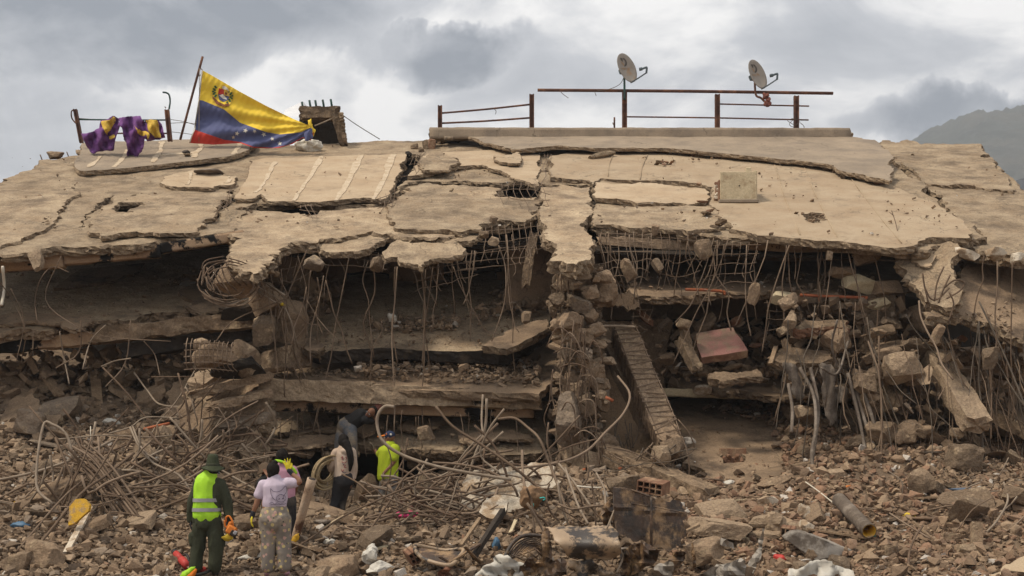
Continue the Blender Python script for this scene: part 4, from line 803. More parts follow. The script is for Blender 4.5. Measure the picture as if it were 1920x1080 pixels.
RAGG = 'grey rags hanging in the right hand debris'
for i, (P, lb) in enumerate([([(1466,682),(1482,680),(1496,700),(1510,742),(1500,752),(1486,738),(1478,712)], 'short grey rag hanging over the slab edge left of the longer rags'),
        ([(1535,684),(1558,682),(1566,720),(1570,790),(1556,800),(1546,770),(1540,730)], 'longest grey rag hanging straight down in front of the slab edge'),
        ([(1562,730),(1580,724),(1592,740),(1586,756),(1566,760)], 'crumpled pale grey rag bundled beside the longest hanging rag')]):
    solo('rag', cloth('rag', P, 25.9, wav(.05, .25, .03, i), 'rag', seg=.07, jg=.03).data, lb, 'rag', RAGG); bpy.data.objects.remove([o for o in bpy.data.objects if o.type == 'MESH' and o.data.users > 1 and o.name.startswith('rag') and 'label' not in o.keys()][-1])
for i, P in enumerate([[(1478,720),(1486,770),(1484,810)],[(1500,690),(1525,740),(1530,800),(1522,850),(1526,900)],[(1520,690),(1534,760),(1528,830),(1516,895),(1513,905)],[(1590,700),(1612,790),(1622,850),(1618,895)],[(1600,720),(1625,800),(1645,860),(1640,930),(1630,960)],[(1605,700),(1640,800),(1648,900)],[(1575,700),(1560,650),(1570,600)],[(1590,640),(1570,700),(1540,690)],[(1530,860),(1520,900),(1508,925)]]):
    wire([W(a, b, 25.7 - .35 * k) for k, (a, b) in enumerate(P)], .035 if i < 6 else .022, 'rag', name='torn_cable', n=5)
wire([W(1285, 543, 26.9), W(1320, 544, 26.9), W(1356, 547, 26.9), W(1358, 553, 26.9)], .03, 'orange', name='conduit')
wire([W(1500, 553, 26.8), W(1560, 556, 26.8), W(1624, 558, 26.8)], .03, 'orange', name='conduit'); wire([W(1536, 556, 26.8), W(1537, 566, 26.8)], .025, 'orange', name='conduit'); wire([W(1615, 558, 26.8), W(1616, 572, 26.8), W(1626, 556, 26.7)], .025, 'orange', name='conduit')
for P, m in [([(1095,878),(1097,890),(1098,897)],'orange'),([(1135,745),(1150,752)],'orange'),([(1160,880),(1180,870)],'orange'),([(1190,878),(1204,886)],'orange')]: wire([W(a, b, 24.9) for a, b in P], .03, m, name='conduit')

# ------------------------------------------------------------------ on the roof: railings
rail = obj('railing', None, BUILD) if False else None
def rY(px): return R.hit(px, 246, .36).y - .1
def rail_part(P, r, m='rust_steel', par=None, name='rail', sides=6): return wire([W(*p) for p in P], r, m, par, name, sides, 3)
def ipost(px, y0, y1, w, par, lean=0):
    Y = rY(px); s = Y / F; c = W(px + lean / 2, (y0 + y1) / 2, Y); h = (y1 - y0) * s; L = []
    rot = Matrix.Rotation(-lean * s / h, 3, 'Y') if lean else Matrix.Identity(3)
    for dx, ww, dd in ((-w * .38, w * .24, w * 1.0), (w * .38, w * .24, w * 1.0), (0, w * .6, w * .25)): L.append(box(c + rot @ Vector((dx * s, 0, 0)), (ww * s, dd * s, h), rot))
    v, f = tubes(L); return obj('post', mesh('post', v, f, M['rust_steel']), par)
RG = 'rusty steel railings along the roof top'
r1 = thing('railing', 'rusty railing with two sloping rails between two posts, left of the satellite dishes', 'railing', W(911, 240, rY(911)), RG)
ipost(825, 198, 244, 8, r1); ipost(997, 177, 240, 9, r1)
rail_part([(829, 212, rY(829)), (910, 205, rY(910)), (993, 196, rY(993))], .025, par=r1); rail_part([(829, 231, rY(829)), (910, 227, rY(910)), (993, 221, rY(993))], .025, par=r1)
r2 = thing('railing', 'long rusty railing with three posts and a long top pipe below the satellite dishes', 'railing', W(1300, 240, rY(1300)), RG)
ipost(1171, 173, 240, 9, r2); ipost(1345, 177, 240, 9, r2); ipost(1493, 180, 243, 9, r2)
rail_part([(1008, 169, rY(1008)), (1280, 171, rY(1280)), (1562, 175, rY(1562))], .042, par=r2, name='top_pipe'); rail_part([(1176, 219, rY(1176)), (1340, 221, rY(1340)), (1516, 225, rY(1516))], .02, par=r2); rail_part([(1349, 195, rY(1349)), (1430, 197, rY(1430)), (1517, 199, rY(1517))], .02, par=r2)
rail_part([(1152, 220, rY(1152)), (1152, 240, rY(1152))], .025, par=r2, name='bar_stub')
for P in [[(1050,170),(1055,176),(1066,184)],[(1115,172),(1118,180)],[(1171,142),(1162,158),(1140,168),(1120,170)],[(1493,220),(1480,232),(1488,238),(1498,226),(1484,222)],[(1500,230),(1508,240),(1500,270),(1478,282)],[(1476,226),(1490,234),(1500,228)],[(924,202),(930,208),(929,214)]]:
    wire([W(a, b, rY(a) - .05) for a, b in P], .008, 'cabledark', r2 if P[0][0] > 1000 else r1, 'loose_wire')
lY = lambda px: R.hit(px, 276, .2).y
r3 = thing('railing', 'short rusty railing at the far left of the roof with purple cloth over it', 'railing', W(230, 265, lY(230)), RG)
def post3(px0, y0, px1, y1, w):
    Y = lY(px0) ; L = []
    for d in (-w * .35, w * .35): L.append(bar(W(px0 + d, y0, Y), W(px1 + d, y1, Y), w * .3 * Y / F, w * Y / F))
    L.append(bar(W(px0, y0, Y), W(px1, y1, Y), w * .5 * Y / F, .04)); v, f = tubes(L); obj('post', mesh('post', v, f, M['rust_steel']), r3)
post3(141, 205, 153, 268, 7); post3(313, 206, 319, 265, 8)
for P, r, m in [([(147,224),(230,225),(311,225)],.02,'greenpaint'),([(219,250),(313,250)],.02,'rust_steel'),([(140,206),(134,209),(135,222),(143,232)],.018,'rust_steel'),([(317,205),(319,190),(317,178),(312,174),(305,173)],.022,'greenpaint'),([(147,222),(165,223),(180,225)],.008,'cabledark'),([(311,203),(309,200)],.012,'rust_steel'),([(320,224),(345,228),(365,234)],.007,'cabledark'),([(320,231),(345,230),(368,232)],.007,'cabledark'),([(320,247),(345,250),(360,252)],.007,'cabledark')]:
    wire([W(a, b, lY(a)) for a, b in P], r, m, r3, 'rail' if r > .015 else 'loose_wire', 6, 4)
# ------------------------------------------------------------------ satellite dishes
M['dish'] = mat('backlit_dish_grey', (.29, .265, .235), (.24, .22, .195), 4, rough=.5, bump=.05, c3=(.30, .20, .12), s3=3, t3=(.58, .66))  # dish grey lowered to put its backlit shade into the colour
M['logo'] = mat('faded_logo', (.085, .08, .075), (.12, .11, .10), 20, bump=0); M['logo2'] = mat('faded_logo_orange', (.36, .21, .10), (.32, .21, .12), 20, bump=0)
M['arm'] = mat('dish_arm', (.09, .12, .13), (.06, .07, .08), 6, rough=.6, bump=.05)
def dish(px, py, lb, low):
    Y = rY(px) - .1; c = W(px, py, Y); t = thing('satellite_dish', lb, 'satellite dish', W(px, 170, Y), 'satellite dishes on the roof railing')
    nrm = Vector((.60, -.72, .26)).normalized(); up = (Vector((-.22, 0, 1)) - nrm * nrm.dot(Vector((-.22, 0, 1)))).normalized(); rt = up.cross(nrm).normalized()   # rt points to the dish's own side
    Rm = Matrix((rt, up, nrm)).transposed(); a, b = .345, .425
    V = []; Fc = []; nr, ns = 6, 36
    for side in (0, 1):
        for i in range(nr + 1):
            q = i / nr
            for k in range(ns):
                th = k * 2 * math.pi / ns; V.append(c + Rm @ Vector((a * q * math.cos(th), b * q * math.sin(th), .09 * q * q - .09 - side * .012)))
    o2 = (nr + 1) * ns
    for i in range(nr):
        for k in range(ns):
            k2 = (k + 1) % ns; A = (i * ns + k, i * ns + k2, (i + 1) * ns + k2, (i + 1) * ns + k); Fc.append(A); Fc.append(tuple(x + o2 for x in A[::-1]))
    for k in range(ns): k2 = (k + 1) % ns; Fc.append((nr * ns + k, nr * ns + k2, o2 + nr * ns + k2, o2 + nr * ns + k))
    obj('reflector', mesh('reflector', V, Fc, M['dish'], True), t)
    def S(x, y): q2 = (x / a) ** 2 + (y / b) ** 2; return c + Rm @ Vector((x, y, .09 * q2 - .09 + .008))
    def patch(poly, m, name):
        pts = [Vector(p) for p in poly]; vs, es, fs, *_ = delaunay_2d_cdt(pts, [(i, (i + 1) % len(pts)) for i in range(len(pts))], [], 1, 1e-6); obj(name, mesh(name, [S(*v) for v in vs], [tuple(f) for f in fs], M[m]), t)
    # the faded emblem: a cut D with a swoosh, and a short line of faded letters
    patch([(-.13,.30),(-.02,.30),(-.02,.20),(-.06,.22),(-.10,.26)], 'logo', 'emblem')
    patch([(0,.31),(.05,.30),(.11,.25),(.13,.18),(.11,.12),(.05,.08),(0,.08),(.02,.12),(.05,.14),(.075,.19),(.05,.25),(0,.27)], 'logo', 'emblem'); patch([(-.12,.22),(-.02,.10),(.0,.10),(.0,.15)], 'logo2', 'emblem')
    cu = bpy.data.curves.new('lettering', 'FONT'); cu.body = 'DIRECTV'; cu.size = .085; cu.align_x = 'CENTER'; cu.extrude = .0; tmp = bpy.data.objects.new('lettering', cu); COL.objects.link(tmp); dg = bpy.context.evaluated_depsgraph_get(); me = bpy.data.meshes.new_from_object(tmp.evaluated_get(dg)); bpy.data.objects.remove(tmp)
    for v in me.vertices: v.co = S(v.co.x, v.co.y - .02)
    me.materials.clear(); me.materials.append(M['logo2']); obj('lettering', me, t)
    bot = c + Rm @ Vector((0, -b * .98, 0)); lnb = W(px + 36, py + 6, Y - .5)
    v, f = tube([bot - nrm * .04, bot + (lnb - bot) * .5 + Vector((0, 0, -.03)), lnb + Vector((0, 0, -.05))], .018, 6); obj('arm', mesh('arm', v, f, M['arm'], True), t)
    v, f = tube([lnb + Vector((0, 0, -.06)), lnb + Vector((.01, 0, .08)), lnb + Vector((-.02, 0, .09)), lnb + Vector((-.13, 0, .05))], .028, 7); obj('receiver', mesh('receiver', v, f, M['arm'], True), t)
    v, f = tube([lnb + Vector((-.11, 0, .055)), lnb + Vector((-.19, 0, .04))], .045, 9, 1); obj('feed_horn', mesh('fh', v, f, M['arm'], True), t)
    v, f = box(c - nrm * .20, (.16, .14, .14), Rm, .02); obj('bracket', mesh('bracket', v, f, M['arm']), t)
    if not low: P = [c - nrm * .12, W(px - 5, py + 45, Y), W(px - 5, py + 60, Y)]
    else: P = [c - nrm * .12, W(px - 4, py + 38, Y), W(px + 6, py + 45, Y), W(px + 18, py + 57, Y)]
    v, f = tube(P, .03, 7, 4); obj('mast', mesh('mast', v, f, M['rust_steel'] if low else M['greenpaint'], True), t)
    return t
dish(1176, 127, 'leftmost satellite dish, grey oval on a straight mast above the railing', False)
dish(1421, 139, 'rightmost satellite dish, grey oval tilted on a bent rusty mast above the railing', True)
M['redrag'] = mat('red_rag', (.22, .085, .06), (.14, .055, .045), 9, bump=.3)
t = thing('red_rag', 'red rag tied round the foot of the rightmost satellite dish', 'rag', W(1437, 199, rY(1437)))
for i, (px, py, w) in enumerate([(1436,180,9),(1440,188,8),(1437,194,10),(1442,196,7)]):
    P, f = rock((w * .012, .10, w * .012), i + 5, 3, boxy=0, amp=.4); obj('knot', mesh('k', P + np.array(W(px, py, rY(px) - .3)), f, M['redrag'], True), t)
# ------------------------------------------------------------------ flag and pole
FY = R.hit(470, 270, .1).y - 1.0
pole = thing('flagpole', 'thin dark pole leaning over the flag at the roof edge', 'pole', W(338, 262, FY))
wire([W(338, 262, FY), W(360, 180, FY), W(380, 106, FY)], .032, 'rust_steel', pole, 'pole', 7); wire([W(374, 126, FY), W(380, 132, FY)], .012, 'cable', pole, 'rope'); wire([W(374, 125, FY), W(373, 142, FY), W(376, 140, FY)], .012, 'cabledark', pole, 'rope')
wire([W(374, 128, FY - .1), W(373.5, 200, FY - .1), W(373, 266, FY - .1)], .008, 'cable', pole, 'rope')
TOPC = [(380,132),(400,143),(450,172),(500,199),(550,223),(576,234),(586,232)]; YBC = [(374,188),(379,188),(420,205),(450,230),(500,248),(525,252),(565,248),(585,238)]
BRC = [(365,243),(385,250),(420,262),(450,266),(475,275),(512,277),(540,272),(568,257),(580,262),(588,246)]; BOT = [(355,268),(400,271),(450,268),(475,277),(500,278),(524,277),(548,270),(568,258),(582,264),(590,246)]
def cur(C, x): return np.interp(x, [c[0] for c in C], [c[1] for c in C])
def ffold(x, y):
    d = (y - 140) / 130; r = math.atan2(y - 236, x - 592)
    return .09 * math.sin(r * 26) * min(1, abs(592 - x) / 120) * (.25 + d) + .06 * math.sin(x * .09 + y * .05) * d + .012 * math.sin(x * .5 + y * .3) - .25 * max(0, d - .6)
M['flagy'] = mat('flag_yellow', (.74, .52, .05), (.68, .47, .045), 2, rough=.8, bump=.05); M['flagb'] = mat('flag_blue', (.09, .10, .20), (.078, .088, .175), 2, rough=.8, bump=.05); M['flagr'] = mat('flag_red', (.50, .05, .035), (.44, .04, .03), 2, rough=.8, bump=.05); M['flagw'] = mat('flag_white', (.62, .58, .50), (.5, .47, .42), 2, rough=.8, bump=0)
fl = thing('flag', 'yellow, blue and red flag with coat of arms and white stars, above the roof edge', 'flag', W(470, 275, FY))
def band(name, A, B, m, x0, x1):
    """cloth between two edge curves; u runs along the fly"""
    nu, nv = 90, 14; V = []; 
    for i in range(nu + 1):
        u = i / nu
        ax = A[0][0] + (A[-1][0] - A[0][0]) * u; bx = B[0][0] + (B[-1][0] - B[0][0]) * u; ay, by = cur(A, ax), cur(B, bx)
        for j in range(nv + 1):
            w = j / nv; x, y = ax + (bx - ax) * w, ay + (by - ay) * w; V.append(W(x, y, FY + ffold(x, y)))
    Fc = [(i * (nv + 1) + j, (i + 1) * (nv + 1) + j, (i + 1) * (nv + 1) + j + 1, i * (nv + 1) + j + 1) for i in range(nu) for j in range(nv)]
    n = len(V); V2 = V + [v + Vector((0, .012, 0)) for v in V]; F2 = Fc + [tuple(k + n for k in q[::-1]) for q in Fc]; o = obj(name, mesh(name, V2, F2, M[m], True), fl); return o
band('yellow_stripe', TOPC, YBC, 'flagy', 0, 0); band('blue_stripe', YBC, BRC, 'flagb', 0, 0); band('red_stripe', BRC, BOT, 'flagr', 0, 0)
def fpatch(poly, m, name='emblem', lift=.02, par=None):
    A = np.array(poly); gx, gy = np.meshgrid(np.arange(A[:, 0].min(), A[:, 0].max(), 2.5), np.arange(A[:, 1].min(), A[:, 1].max(), 2.5)); G = np.c_[gx.ravel(), gy.ravel()]; G = G[inside(G, poly)]
    pts = [Vector(p) for p in poly] + [Vector(g) for g in G]; vs, es, fs, *_ = delaunay_2d_cdt(pts, [(i, (i + 1) % len(poly)) for i in range(len(poly))], [], 0, 1e-6)
    Vv = np.array([tuple(v) for v in vs]); T = np.array([f for f in fs if len(f) == 3]); fs = T[inside(Vv[T].mean(1), poly)].tolist()
    return obj(name, mesh(name, [W(v[0], v[1], FY + ffold(v[0], v[1]) - lift) for v in vs], [tuple(f) for f in fs], m if not isinstance(m, str) else M[m]), par or fl)
def star(x, y, r, rot): return [(x + (r if k % 2 == 0 else r * .42) * math.sin(rot + k * math.pi / 5), y - (r if k % 2 == 0 else r * .42) * math.cos(rot + k * math.pi / 5)) for k in range(10)]
for i, (x, y, r) in enumerate([(437.5,257.5,3.8),(444.5,250.5,4.6),(460,245,5),(477.5,246.5,4.2),(494.5,252,5),(510.5,260.5,4.2),(524.5,269,4.6)]): fpatch(star(x, y, r, .2 * i), 'flagw', 'star')
fpatch([(380,132),(378,150),(374,188),(366,242),(357,267),(354,268),(364,240),(372,186),(376,150),(378,132)], 'flagw', 'hoist_band', .03)
def elp(cx_, cy_, rx, ry, n=28, t0=0, t1=6.2832): return [(cx_ + rx * math.cos(t0 + (t1 - t0) * k / n), cy_ + ry * math.sin(t0 + (t1 - t0) * k / n)) for k in range(n)]
M['fy2'] = mat('crest_gold', (.62, .40, .10), (.55, .35, .08), 2, bump=0); M['fg'] = mat('crest_green', (.03, .09, .035), (.05, .12, .05), 9, bump=0); M['fbr'] = mat('crest_brown', (.22, .08, .04), (.14, .06, .03), 9, bump=0)
fpatch(elp(417.5, 181, 19.5, 21), 'fy2', 'crest_disc', .02); fpatch(elp(417.5, 181, 18.6, 20), 'flagy', 'crest_disc', .024)
fpatch([(410,165),(420,168),(420,178),(409,176)], 'flagr', 'crest_shield', .035); fpatch([(420,168),(431,172),(430,181),(420,178)], 'fy2', 'crest_shield', .035); fpatch([(409,176),(430,181),(428,187),(420,191),(411,187)], 'flagb', 'crest_shield', .035); fpatch([(411,179),(418,176),(424,183),(426,187),(418,185)], 'flagw', 'crest_horse', .045)
fpatch([(416,163),(421,161),(427,166),(430,171),(424,168),(418,167)], 'flagw', 'crest_horns', .045); fpatch([(422,173),(426,174),(425,178),(422,177)], 'fbr', 'crest_weapons', .045)
for k in range(9):
    t = k / 8; x, y = 405 - 4 * math.sin(t * 3.1), 162 + t * 19; fpatch(elp(x + (k % 2) * 3 - 1.5, y, 2.4, 1.7, 8), 'fg', 'laurel', .04); x, y = 429 + 5 * math.sin(t * 3.1 + .3), 172 + t * 20; fpatch(elp(x + (k % 2) * 3 - 1.5, y, 2.2, 1.8, 8), 'fg', 'palm', .04)
for P in ([(399,180),(410,191),(421,196),(431,196),(430,198.5),(419,199),(407,194),(398,184)], [(403,186),(412,193),(410,197),(402,190)], [(404,190),(418,197),(428,193),(430,195),(418,200),(404,194)]): fpatch(P, 'fbr', 'ribbon', .045)
cloth('tie_end', [(577,226),(583,222),(585,234),(592,244),(588,255),(582,262),(579,256),(584,244),(580,238)], FY - .05, wav(.03, .4, .1), 'flagy', fl, seg=.05, seed=3)
cloth('tie_end', [(570,250),(585,240),(587,256),(580,263),(572,264)], FY - .12, wav(.05, .4, .1), 'flagb', fl, seg=.05, seed=4)
# ------------------------------------------------------------------ stub room with bars, line, white tent behind
BX = R.hit(610, 270).y; t = thing('concrete_stub', 'dark burnt concrete stub with bars on top standing right of the flag', 'concrete stub', W(610, 270, BX)); s_ = BX / F
v, f = roughbeam(W(566, 215, BX), W(636, 214, BX), .6, 22 * s_, .12, .04, 5); obj('top_slab', mesh('ts', v, f, M['broken']), t)
v, f = roughbeam(W(627, 210, BX - .2), W(645, 272, BX - .2), .22, .4, .12, .03, 6); obj('side_wall', mesh('sw', v, f, M['broken']), t)
v, f = roughbeam(W(572, 215, BX + .3), W(566, 272, BX + .3), .2, .4, .12, .03, 7); obj('side_wall', mesh('sw', v, f, M['black']), t)
pb_ = pbox('back_wall', W(607, 243, BX + .4), (62 * s_, .1, 60 * s_), 'void', parent=t)  # near-black back makes the opening look deeply shaded
for i, (px, y0) in enumerate([(566,191),(580,188),(591,188),(605,187),(620,186)]): wire([W(px, y0, BX), W(px + 3, y0 + 17, BX)], .03, 'greenpaint', t, 'rebar', 6, 1)
wire([W(590, 236, BX - .35), W(605, 230, BX - .4), (W(624, 222, BX - .35))], .02, 'cable', t, 'rope'); wire([W(637, 212, BX), W(670, 235, BX), W(712, 261, BX)], .012, 'cabledark', t, 'guy_wire')
for k in range(9): lump(640 + k * .8, 214 + k * 6, BX - .5, 9, 8, 1000 + k, 'broken', 'broken_edge', parent=t, sub=2)
M['tent'] = mat('white_canvas', (.6, .6, .6), (.52, .52, .54), 2, bump=0, rough=.7)
A = W(534, 206, 46); B = W(568, 190, 46); C_ = W(578, 202, 46); D = W(575, 216, 45); E = W(532, 220, 45)
tn = mesh('canopy', [A, B, C_, D, E, W(556, 207, 48)], [(0, 5, 1), (1, 5, 2), (0, 1, 3, 4), (1, 2, 3)], M['tent']); solo('canopy', tn, 'white canvas canopy peak showing behind the flag and the dark stub', 'canopy')
# ------------------------------------------------------------------ purple and yellow cloth on the left railing
M['purple'] = mat('purple_cloth', (.17, .065, .22), (.13, .05, .165), 3, rough=.85, bump=.1); M['goldc'] = mat('gold_cloth', (.58, .38, .06), (.48, .31, .05), 3, rough=.85, bump=.1)
CYp = lY(230) - .9
pc = thing('purple_cloth', 'purple cloth with yellow patches draped over the railing at the far left', 'cloth', W(230, 296, CYp))
fo = lambda x, y: .14 * math.sin(x * .22 + y * .10) + .08 * math.sin(x * .5 - y * .22) + .05 * math.sin(y * .35 + x * .1) - .1 * math.sin((y - 220) / 70 * 3.1)
cloth('cloth_fold', [(152,250),(165,249),(186,240),(189,226),(200,224),(208,219),(214,217),(222,222),(226,235),(221,248),(216,262),(213,282),(200,282),(186,284),(178,288),(170,286),(163,276),(156,262)], CYp, fo, 'purple', pc, seg=.07, seed=1)
cloth('cloth_fold', [(222,221),(240,218),(263,217),(266,224),(272,228),(276,240),(281,250),(276,256),(270,270),(266,284),(258,294),(250,297),(240,296),(237,288),(238,275),(232,262),(230,245),(224,236)], CYp - .12, fo, 'purple', pc, seg=.07, seed=2)
cloth('cloth_fold', [(272,224),(298,226),(304,236),(310,258),(300,262),(276,265),(270,255)], CYp + .1, fo, 'purple', pc, seg=.07, seed=3)
cloth('yellow_patch', [(190,227),(205,225),(212,218),(217,221),(216,230),(210,238),(204,246),(201,254),(197,248),(192,240)], CYp - .3, fo, 'goldc', pc, seg=.06, seed=4)
cloth('yellow_patch', [(204,256),(214,252),(216,256),(209,261),(205,261)], CYp - .3, fo, 'goldc', pc, seg=.06, seed=5)
cloth('yellow_patch', [(273,225),(294,225),(298,242),(302,258),(290,258),(278,246)], CYp - .15, fo, 'goldc', pc, seg=.06, seed=6)
cloth('yellow_patch', [(252,235),(258,243),(268,246),(278,248),(281,252),(277,262),(275,253),(266,255),(258,250)], CYp - .35, fo, 'goldc', pc, seg=.06, seed=7)
# small things lying on the roof
def solo_rock(name, px, py, Y, w, h, lb, cat, m, seed, d=None, boxy=.3, sub=3, sm=True, amp=.08, group=None, rot=(0, 0, 0)):
    s = Y / F; P, f = rock((w * s, d or w * s * .7, h * s), seed, sub, boxy=boxy, amp=amp); P = P @ rotm(rot).T + np.array(W(px, py, Y)); return solo(name, mesh(name, P, f, M[m] if isinstance(m, str) else m, sm), lb, cat, group)
solo_rock('white_cloth', 582, 275, R.hit(582, 280).y - .2, 34, 18, 'white cloth heaped on the roof below the right end of the flag', 'cloth', 'sack', 5, amp=.25, boxy=0, sub=4)
M['shoe'] = mat('dark_shoe', (.04, .035, .03), (.06, .05, .045), 5, bump=.1)
Y_ = R.hit(350, 290, .2).y; t = thing('shoe', 'dark shoe lying on the grey slab left of the bottle', 'shoe', W(350, 291, Y_)); 
P, f = rock((.14, .2, .07), 8, 3, boxy=0); obj('upper', mesh('u', P + np.array(W(349, 286, Y_)), f, M['shoe'], True), t); v, f = box(W(351, 290, Y_), (.15, .22, .03), None, .008); obj('sole', mesh('s', v, f, M['white']), t)
M['bluep'] = mat('blue_label', (.10, .22, .45), (.12, .26, .5), 5, bump=0, rough=.4); M['clearp'] = mat('pale_plastic', (.55, .57, .58), (.5, .52, .54), 5, bump=0, rough=.3)
Y_ = R.hit(393, 303).y - .1; t = thing('bottle', 'plastic bottle with a blue label lying on the roof below the flag', 'bottle', W(395, 307, Y_)); a, b = W(388, 296, Y_), W(398, 306, Y_)
v, f = tubes([tube([a, a.lerp(b, .25), b], .06, 10, 3), tube([a - (b - a) * .15, a], .022, 8, 1)]); obj('body', mesh('b', v, f, M['clearp'], True), t); v, f = tube([a.lerp(b, .4), a.lerp(b, .75)], .064, 10, 1); obj('label_band', mesh('b', v, f, M['bluep'], True), t)
solo_rock('grey_cloth', 392, 322, R.hit(392, 325, .1).y - .1, 42, 6, 'dark grey scrap of sheeting on the small screed slab below the flag', 'sheeting', 'rag', 6, boxy=0, amp=.2)
solo_rock('stone', 103, 291, R.hit(103, 292).y, 32, 13, 'flat stone balanced on the left skyline of the roof', 'stone', 'chunk', 9, boxy=.7, sm=False)
solo_rock('stone', 150, 286, R.hit(150, 288).y - .1, 14, 12, 'small stone beside the grey slab under the purple cloth', 'stone', 'chunk', 10, boxy=.7, sm=False)
for px, py in ((78, 296), (128, 291), (625, 276), (1152, 236)): wire([W(px - 3, py - 6, R.hit(px, max(py, 268)).y), W(px + 1, py + 4, R.hit(px, max(py, 268)).y)], .015, 'rust', name='bar_stub')
solo_rock('terracotta_bowl', 75, 368, R.hit(75, 368).y - .05, 11, 5, 'small orange terracotta piece on the left roof slope', 'terracotta piece', 'redbrick', 11)
v, f = tubes([tube([W(1338, 722 - 410 + 0, 0)] * 2, .001)]) if False else ([], [])
wire([W(1686, 449, 26.9), W(1680, 420, 27.2), W(1672, 395, 27.5)], .009, 'rust'); wire([W(1676, 405, 27.4), W(1668, 398, 27.5)], .007, 'rust')
for P in [[(1741,570),(1733,535),(1730,512)],[(1752,565),(1757,530),(1770,500)],[(1760,568),(1768,545),(1782,515)],[(1735,540),(1745,560),(1760,560),(1780,540)],[(1775,560),(1800,545),(1808,530),(1790,525),(1770,540)],[(1780,548),(1788,570),(1778,605)]]:
    wire([W(a, b, 24.9) for a, b in P], .016, 'rust')

# ------------------------------------------------------------------ loose rubble on the ground and on the floors
def scat(n, smin, smax, pw, flatp, xr=(-40, 1960), yr=(18.6, 31), seed=0, ok=None, sink=.25):
    rng = np.random.RandomState(seed); Y = rng.uniform(yr[0] ** 2, yr[1] ** 2, n) ** .5; px = rng.uniform(*xr, n); X = (px - 960) / F * Y; Z = tz(X, Y); out = []
    py = H - (Z - CZ) / Y * F
    g = .09
    dzx = (tz(X + g, Y) - Z) / g; dzy = (tz(X, Y + g) - Z) / g
    for i in range(n):
        if ok and not ok(px[i], py[i], Y[i]): continue
        if (348 < px[i] < 432 or 482 < px[i] < 556) and Y[i] < 20.1 and (smax > .2 or rng.rand() < .8): continue
        s = smin + (smax - smin) * rng.rand() ** pw; fl = rng.rand() < flatp
        size = (s * rng.uniform(.8, 1.5), s * rng.uniform(.7, 1.1), s * (rng.uniform(.12, .3) if fl else rng.uniform(.5, .9)))
        e = (math.atan(dzy[i]) + rng.normal(0, .35), -math.atan(dzx[i]) + rng.normal(0, .35), rng.uniform(0, 6.28))
        out.append(((X[i], Y[i], Z[i] + size[2] * .5 * (1 - sink)), size, e, fl, px[i], py[i]))
    return out
okL = lambda px, py, Y: not (1275 < px < 1480 and 760 < py < 900 and RS.rand() < .93)
_n2 = vn(np.array([(i * .1, j * .12, 0) for i in range(-6, 206) for j in range(60, 170)]), .9, 2, .5, 6).reshape(212, 110)
def NZ(px, Y): return _n2[int(min(max(px * .1 + 6, 0), 211)), int(min(max(Y * 5 - 60, 0), 109))]
def dens(px, py, Y):
    if 1275 < px < 1470 and 740 < py < 905 and RS.rand() < .95: return False
    return NZ(px, Y) > -.34 or RS.rand() < .6
brickside = lambda px: px > 1250
A = scat(46000, .022, .15, 2.0, .5, yr=(18.6, 27), seed=1, ok=dens) + scat(9000, .08, .26, 1.8, .6, yr=(19.4, 27), seed=12, ok=dens) + scat(16000, .03, .24, 2.2, .5, yr=(22.5, 32), seed=2, ok=dens)
mass('small_rubble', [q[:4] for q in A if not brickside(q[4])], M['rubble'])
mass('small_brick_rubble', [q[:4] for q in A if brickside(q[4])], M['rubbleb'])
# rubble lying on the tilted floors
def onplane(poly, pl, n, s0, s1, off=.08, seed=0, flat=.6, heap=None):
    rng = np.random.RandomState(seed); o = [pl.uv(*p) for p in poly]; Aq = np.array(o); out = []
    while len(out) < n:
        q = rng.uniform(Aq.min(0), Aq.max(0)); 
        if not inside([q], o)[0]: continue
        s = s0 + (s1 - s0) * rng.rand() ** 2.6; fl = rng.rand() < flat; h = heap(q) if heap else 0
        out.append((pl.pt(*q, off + h * rng.rand()), (s * 1.3, s, s * (.25 if fl else .75)), (.3 + rng.normal(0, .35), rng.normal(0, .35), rng.uniform(0, 6)), fl))
    return out
FR = onplane([(520,500),(640,560),(560,650),(470,600)], F3M, 700, .03, .3, .1, 1, heap=lambda q: .35) + onplane([(560,650),(960,652),(1030,610),(1030,560),(830,560),(640,600)], F3M, 900, .02, .09, .04, 2) + \
     onplane([(690,610),(860,600),(860,625),(700,630)], F3M, 240, .05, .2, .06, 3, heap=lambda q: .1) + onplane([(870,620),(1040,590),(1040,480),(960,520)], F3M, 420, .04, .26, .08, 4, heap=lambda q: .2) + \
     onplane([(660,716),(1010,735),(1010,690),(860,670),(680,690)], F2M, 1500, .02, .2, .06, 5, flat=.8, heap=lambda q: .2) + onplane([(500,716),(660,716),(660,700),(500,700)], F2M, 200, .02, .1, .1, 6) + \
     onplane([(490,836),(1010,846),(1010,770),(490,770)], F1M, 420, .02, .12, .08, 7) + onplane([(1215,708),(1260,722),(1700,738),(1700,660),(1215,660)], F2R, 1500, .03, .24, .1, 8, heap=lambda q: .3) + \
     onplane([(1180,548),(1640,555),(1640,515),(1180,515)], F3R, 300, .02, .14, .06, 9) + onplane([(0,624),(420,578),(440,500),(0,500)], F3L, 260, .02, .12, .06, 10) + onplane([(1700,885),(1760,855),(1950,900),(1960,990),(1880,980),(1760,935)], RS2, 900, .03, .16, .2, 14) + onplane([(1780,600),(1900,630),(1900,560)], SR, 60, .03, .12, .05, 11)
mass('floor_rubble', FR, M['rubble'], BUILD)
GRs = onplane([(1290,760),(1600,740),(1620,880),(1560,905),(1480,900),(1440,800)], GR, 900, .03, .2, .06, 12) + onplane([(1230,780),(1480,760),(1480,920),(1290,870)], GR, 160, .015, .06, .03, 13)
mass('floor_brick_rubble', GRs, M['rubbleb'], BUILD)
